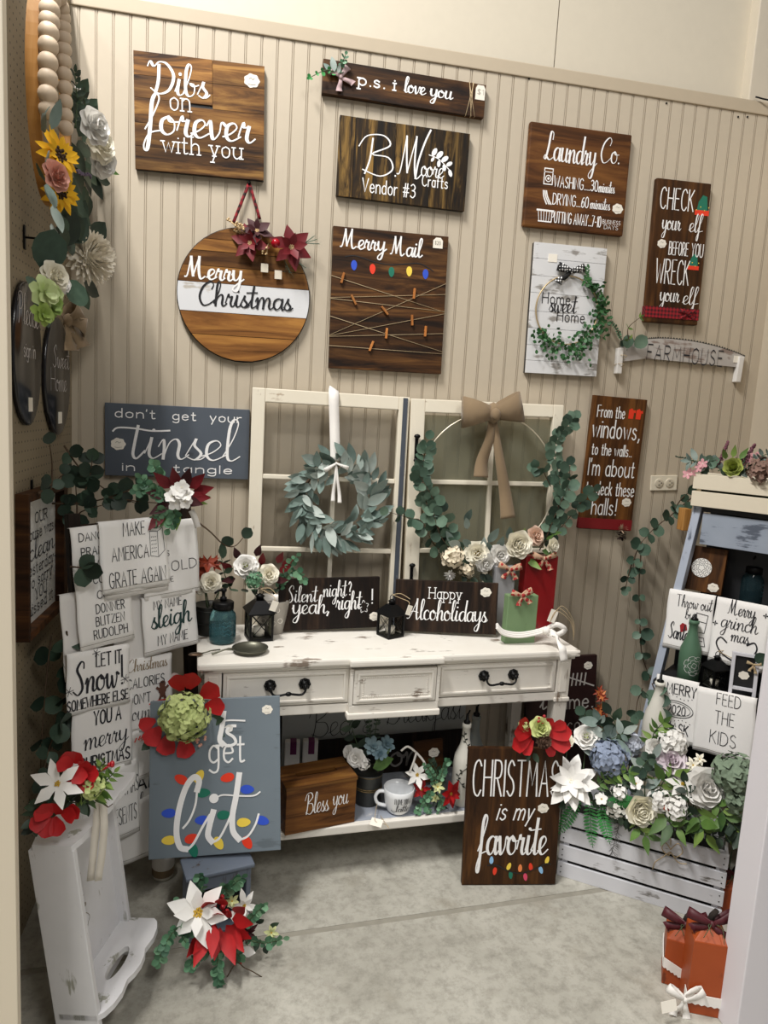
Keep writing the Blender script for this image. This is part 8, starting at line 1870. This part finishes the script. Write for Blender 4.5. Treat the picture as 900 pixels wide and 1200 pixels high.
# garland on the ladder and wall at the right
g2 = thing('eucalyptus_garland', 'eucalyptus garland trailing from the ladder shelf top down the back wall', 'garland', onY(765, 640, -.06))
def g2s(pts, n, Y0=-.05, sz=(1, 1.3), st=.1): wstem(g2, [onY(x, y, Y0) for x, y in pts], n, 0, 'euc', MP['stem'], toward=(-.2, -1, .1), size=sz, r=.0024, start=st)
g2s([(812, 582), (800, 592), (785, 605), (768, 618), (752, 635)], 10); g2s([(752, 635), (745, 650), (742, 665)], 3); g2s([(752, 640), (749, 680), (750, 730), (752, 748)], 5, st=.25, sz=(.7, .9)); g2s([(750, 735), (752, 765), (758, 785), (764, 800)], 6); g2s([(790, 598), (798, 585), (806, 578)], 2, sz=(1.1, 1.4)); g2s([(745, 650), (738, 668), (733, 690)], 1, st=.7, sz=(.7, .8))
g3 = thing('eucalyptus_garland', 'eucalyptus strand hanging over the ladder rail beside the cream bottle', 'garland', lat(785, 820, .03)); wstem(g3, [lat(x, y, .035) for x, y in ((778, 795), (785, 815), (788, 838), (795, 862), (805, 880))], 12, 0, 'euc', MP['stem'], toward=lpl.n, size=(1.15, 1.5)); wstem(g3, [lat(x, y, .04) for x, y in ((768, 800), (762, 815), (760, 830))], 2, 0, 'euc', MP['stem'], toward=lpl.n, size=(.9, 1.1))
t = thing('pine_cone', 'dried brown pod with pale petals hanging below the windows sign', 'dried pod', onY(728, 624, -.035)); bm = bmesh.new()
for i in range(34): d = (rv(1)+Vector((0, -.3, -.2))).normalized(); blade(bm, aim(d*.008, d), .018, .012, 'round', .3, .2, nu=2)
o = link('pod', bm, plain('dark_pod', '#2c1c15', .8, var=.3), t); o.location = (0, 0, -.012)
bm = bmesh.new()
for i in range(12): a = i*.52; blade(bm, aim((0, 0, .01), (cos(a), -.4, .3+sin(a)*.6)), .028, .010, 'point', .2, .2, nu=3)
link('husk', bm, plain('pale_husk', '#a38b74', .8, var=.2), t)
t = thing('wood_block', 'plain upright wooden block beside the garland left of the planter', 'block', onY(800, 621, -.10)); link('block', B(-.014, -.02, 0, .014, .02, .085, .002), wood('raw_block', '#8a5f33', '#a9783f', '#c2935a', 'z', 1, .5, 0), t)

# ================================================================== orange block pumpkins
orp = painted('orange_block_paint', '#99400f', '#6a2a0a', .3, 'z', .5, 1, '#a84a18'); burg = plain('burgundy_velvet', '#4a0f1a', .55, var=.35)
def blockpump(label, px, py, yaw, a, H, cham=.03):
    t = thing('block_pumpkin', label, 'block pumpkin', Matrix.Translation(onZ(px, py, 0)) @ Matrix.Rotation(radians(yaw), 4, 'Z')); bm = bmesh.new()
    lo = [bm.verts.new(p) for p in ((0, 0, 0), (a, 0, 0), (a, a, 0), (0, a, 0))]; mi_ = [bm.verts.new(p) for p in ((0, 0, H-cham), (a, 0, H-cham), (a, a, H-cham), (0, a, H-cham))]; hi_ = [bm.verts.new(p) for p in ((cham, cham, H), (a-cham, cham, H), (a-cham, a-cham, H), (cham, a-cham, H))]
    for A2, B2 in ((lo, mi_), (mi_, hi_)):
        for i in range(4): bm.faces.new([A2[i], A2[(i+1) % 4], B2[(i+1) % 4], B2[i]])
    bm.faces.new(lo[::-1]); bm.faces.new(hi_); bmesh.ops.bevel(bm, geom=bm.edges[:], offset=.0015, segments=1, affect='EDGES'); link('block', bm, orp, t)
    bm = bmesh.new(); tube(bm, [(a/2, a/2, H-.002), (a/2+.004, a/2, H+.02), (a/2+.012, a/2-.004, H+.038)], [.010, .008, .007], 7); link('stem', bm, plain('dark_stalk', '#241c17', .9, var=.2), t)
    bow(t, Matrix.Translation((a/2, a/2-.014, H+.006)) @ Matrix.Rotation(pi/2*.8, 4, 'X'), .055, burg, .5, tails=((-.9, -.35), (.8, -.6)), loops=((-1.1, .35), (1.0, .6)))
    bm = bmesh.new()
    for k in range(3): tube(bm, catmull([(a/2, a/2-.01, H+.004), (a/2+.02*cos(k*2), a/2-.035, H+.012), (a/2+.03*cos(k*2+.6), a/2-.05, H-.02+.008*k)], 4), .001, 4)
    link('vine', bm, MP['gstem'], t); return t
a1 = .088
z1 = onY(785, 1082, onZ(772, 1160, 0).y+.03).z
blockpump('shorter orange wooden block pumpkin with a burgundy bow, left of the front pair', 775, 1152, -32, a1, .165)
t2 = blockpump('taller orange wooden block pumpkin with a burgundy bow at the right post', 803, 1186, -22, a1, .235)
t3 = blockpump('smaller orange wooden block pumpkin standing behind the pair beside the crate', 838, 1078, -30, .085, .14)
lr = thing('lace_tie', 'white lace band with a bow round the two front block pumpkins', 'ribbon', onZ(785, 1170, 0)+Vector((-.0, -.006, .03)))
I_ = T_(lr)
A3 = bpy.data.objects['block_pumpkin'].matrix_world; A4 = t2.matrix_world
def band(pts, wdt, amp=0, th=.0015):
    bm = bmesh.new(); P = [Vector(p) for p in pts]
    n = len(P)
    for k in range(n-1):
        a, b = P[k], P[k+1]; m_ = 12; rows = []
        for i in range(m_+1): q = a.lerp(b, i/m_); rows.append([bm.verts.new(I_ @ (q+Vector((0, 0, -wdt/2-amp*abs(sin(i*pi/2)))))), bm.verts.new(I_ @ (q+Vector((0, 0, wdt/2))))])
        for r1, r2 in zip(rows, rows[1:]): bm.faces.new([r1[0], r2[0], r2[1], r1[1]])
    o = link('lace_band', bm, MP['lace'], lr); md = o.modifiers.new('s', 'SOLIDIFY'); md.thickness = th; return o
bo = -.0035
band([A3 @ Vector((bo, a1, .075)), A3 @ Vector((bo, bo, .068)), A3 @ Vector((a1*.6, bo, .045))], .026, .004); band([A4 @ Vector((bo, .02, .050)), A4 @ Vector((bo, bo, .046)), A4 @ Vector((a1+.002, bo, .046))], .026, .004)
kb = A4 @ Vector((-.012, -.02, .055)); bow(lr, Matrix.Translation(I_ @ kb) @ Matrix.Rotation(-.3, 4, 'Z') @ Matrix.Rotation(pi/2, 4, 'X'), .05, MP['lace'], .45, tails=((-.5, -1.0), (.2, -1.1)), loops=((-.9, .5), (.9, .6)))
bm = bmesh.new(); box(bm, -.045, -.013, 0, .0, .013, .0015); o = lab(link('price_tag', bm, MP['paper'], lr), 'white paper tag'); o.matrix_local = Matrix.Translation(I_ @ (kb+Vector((-.03, -.01, -.005)))) @ XF((0, 0, 0), (1.2, 0, .1))
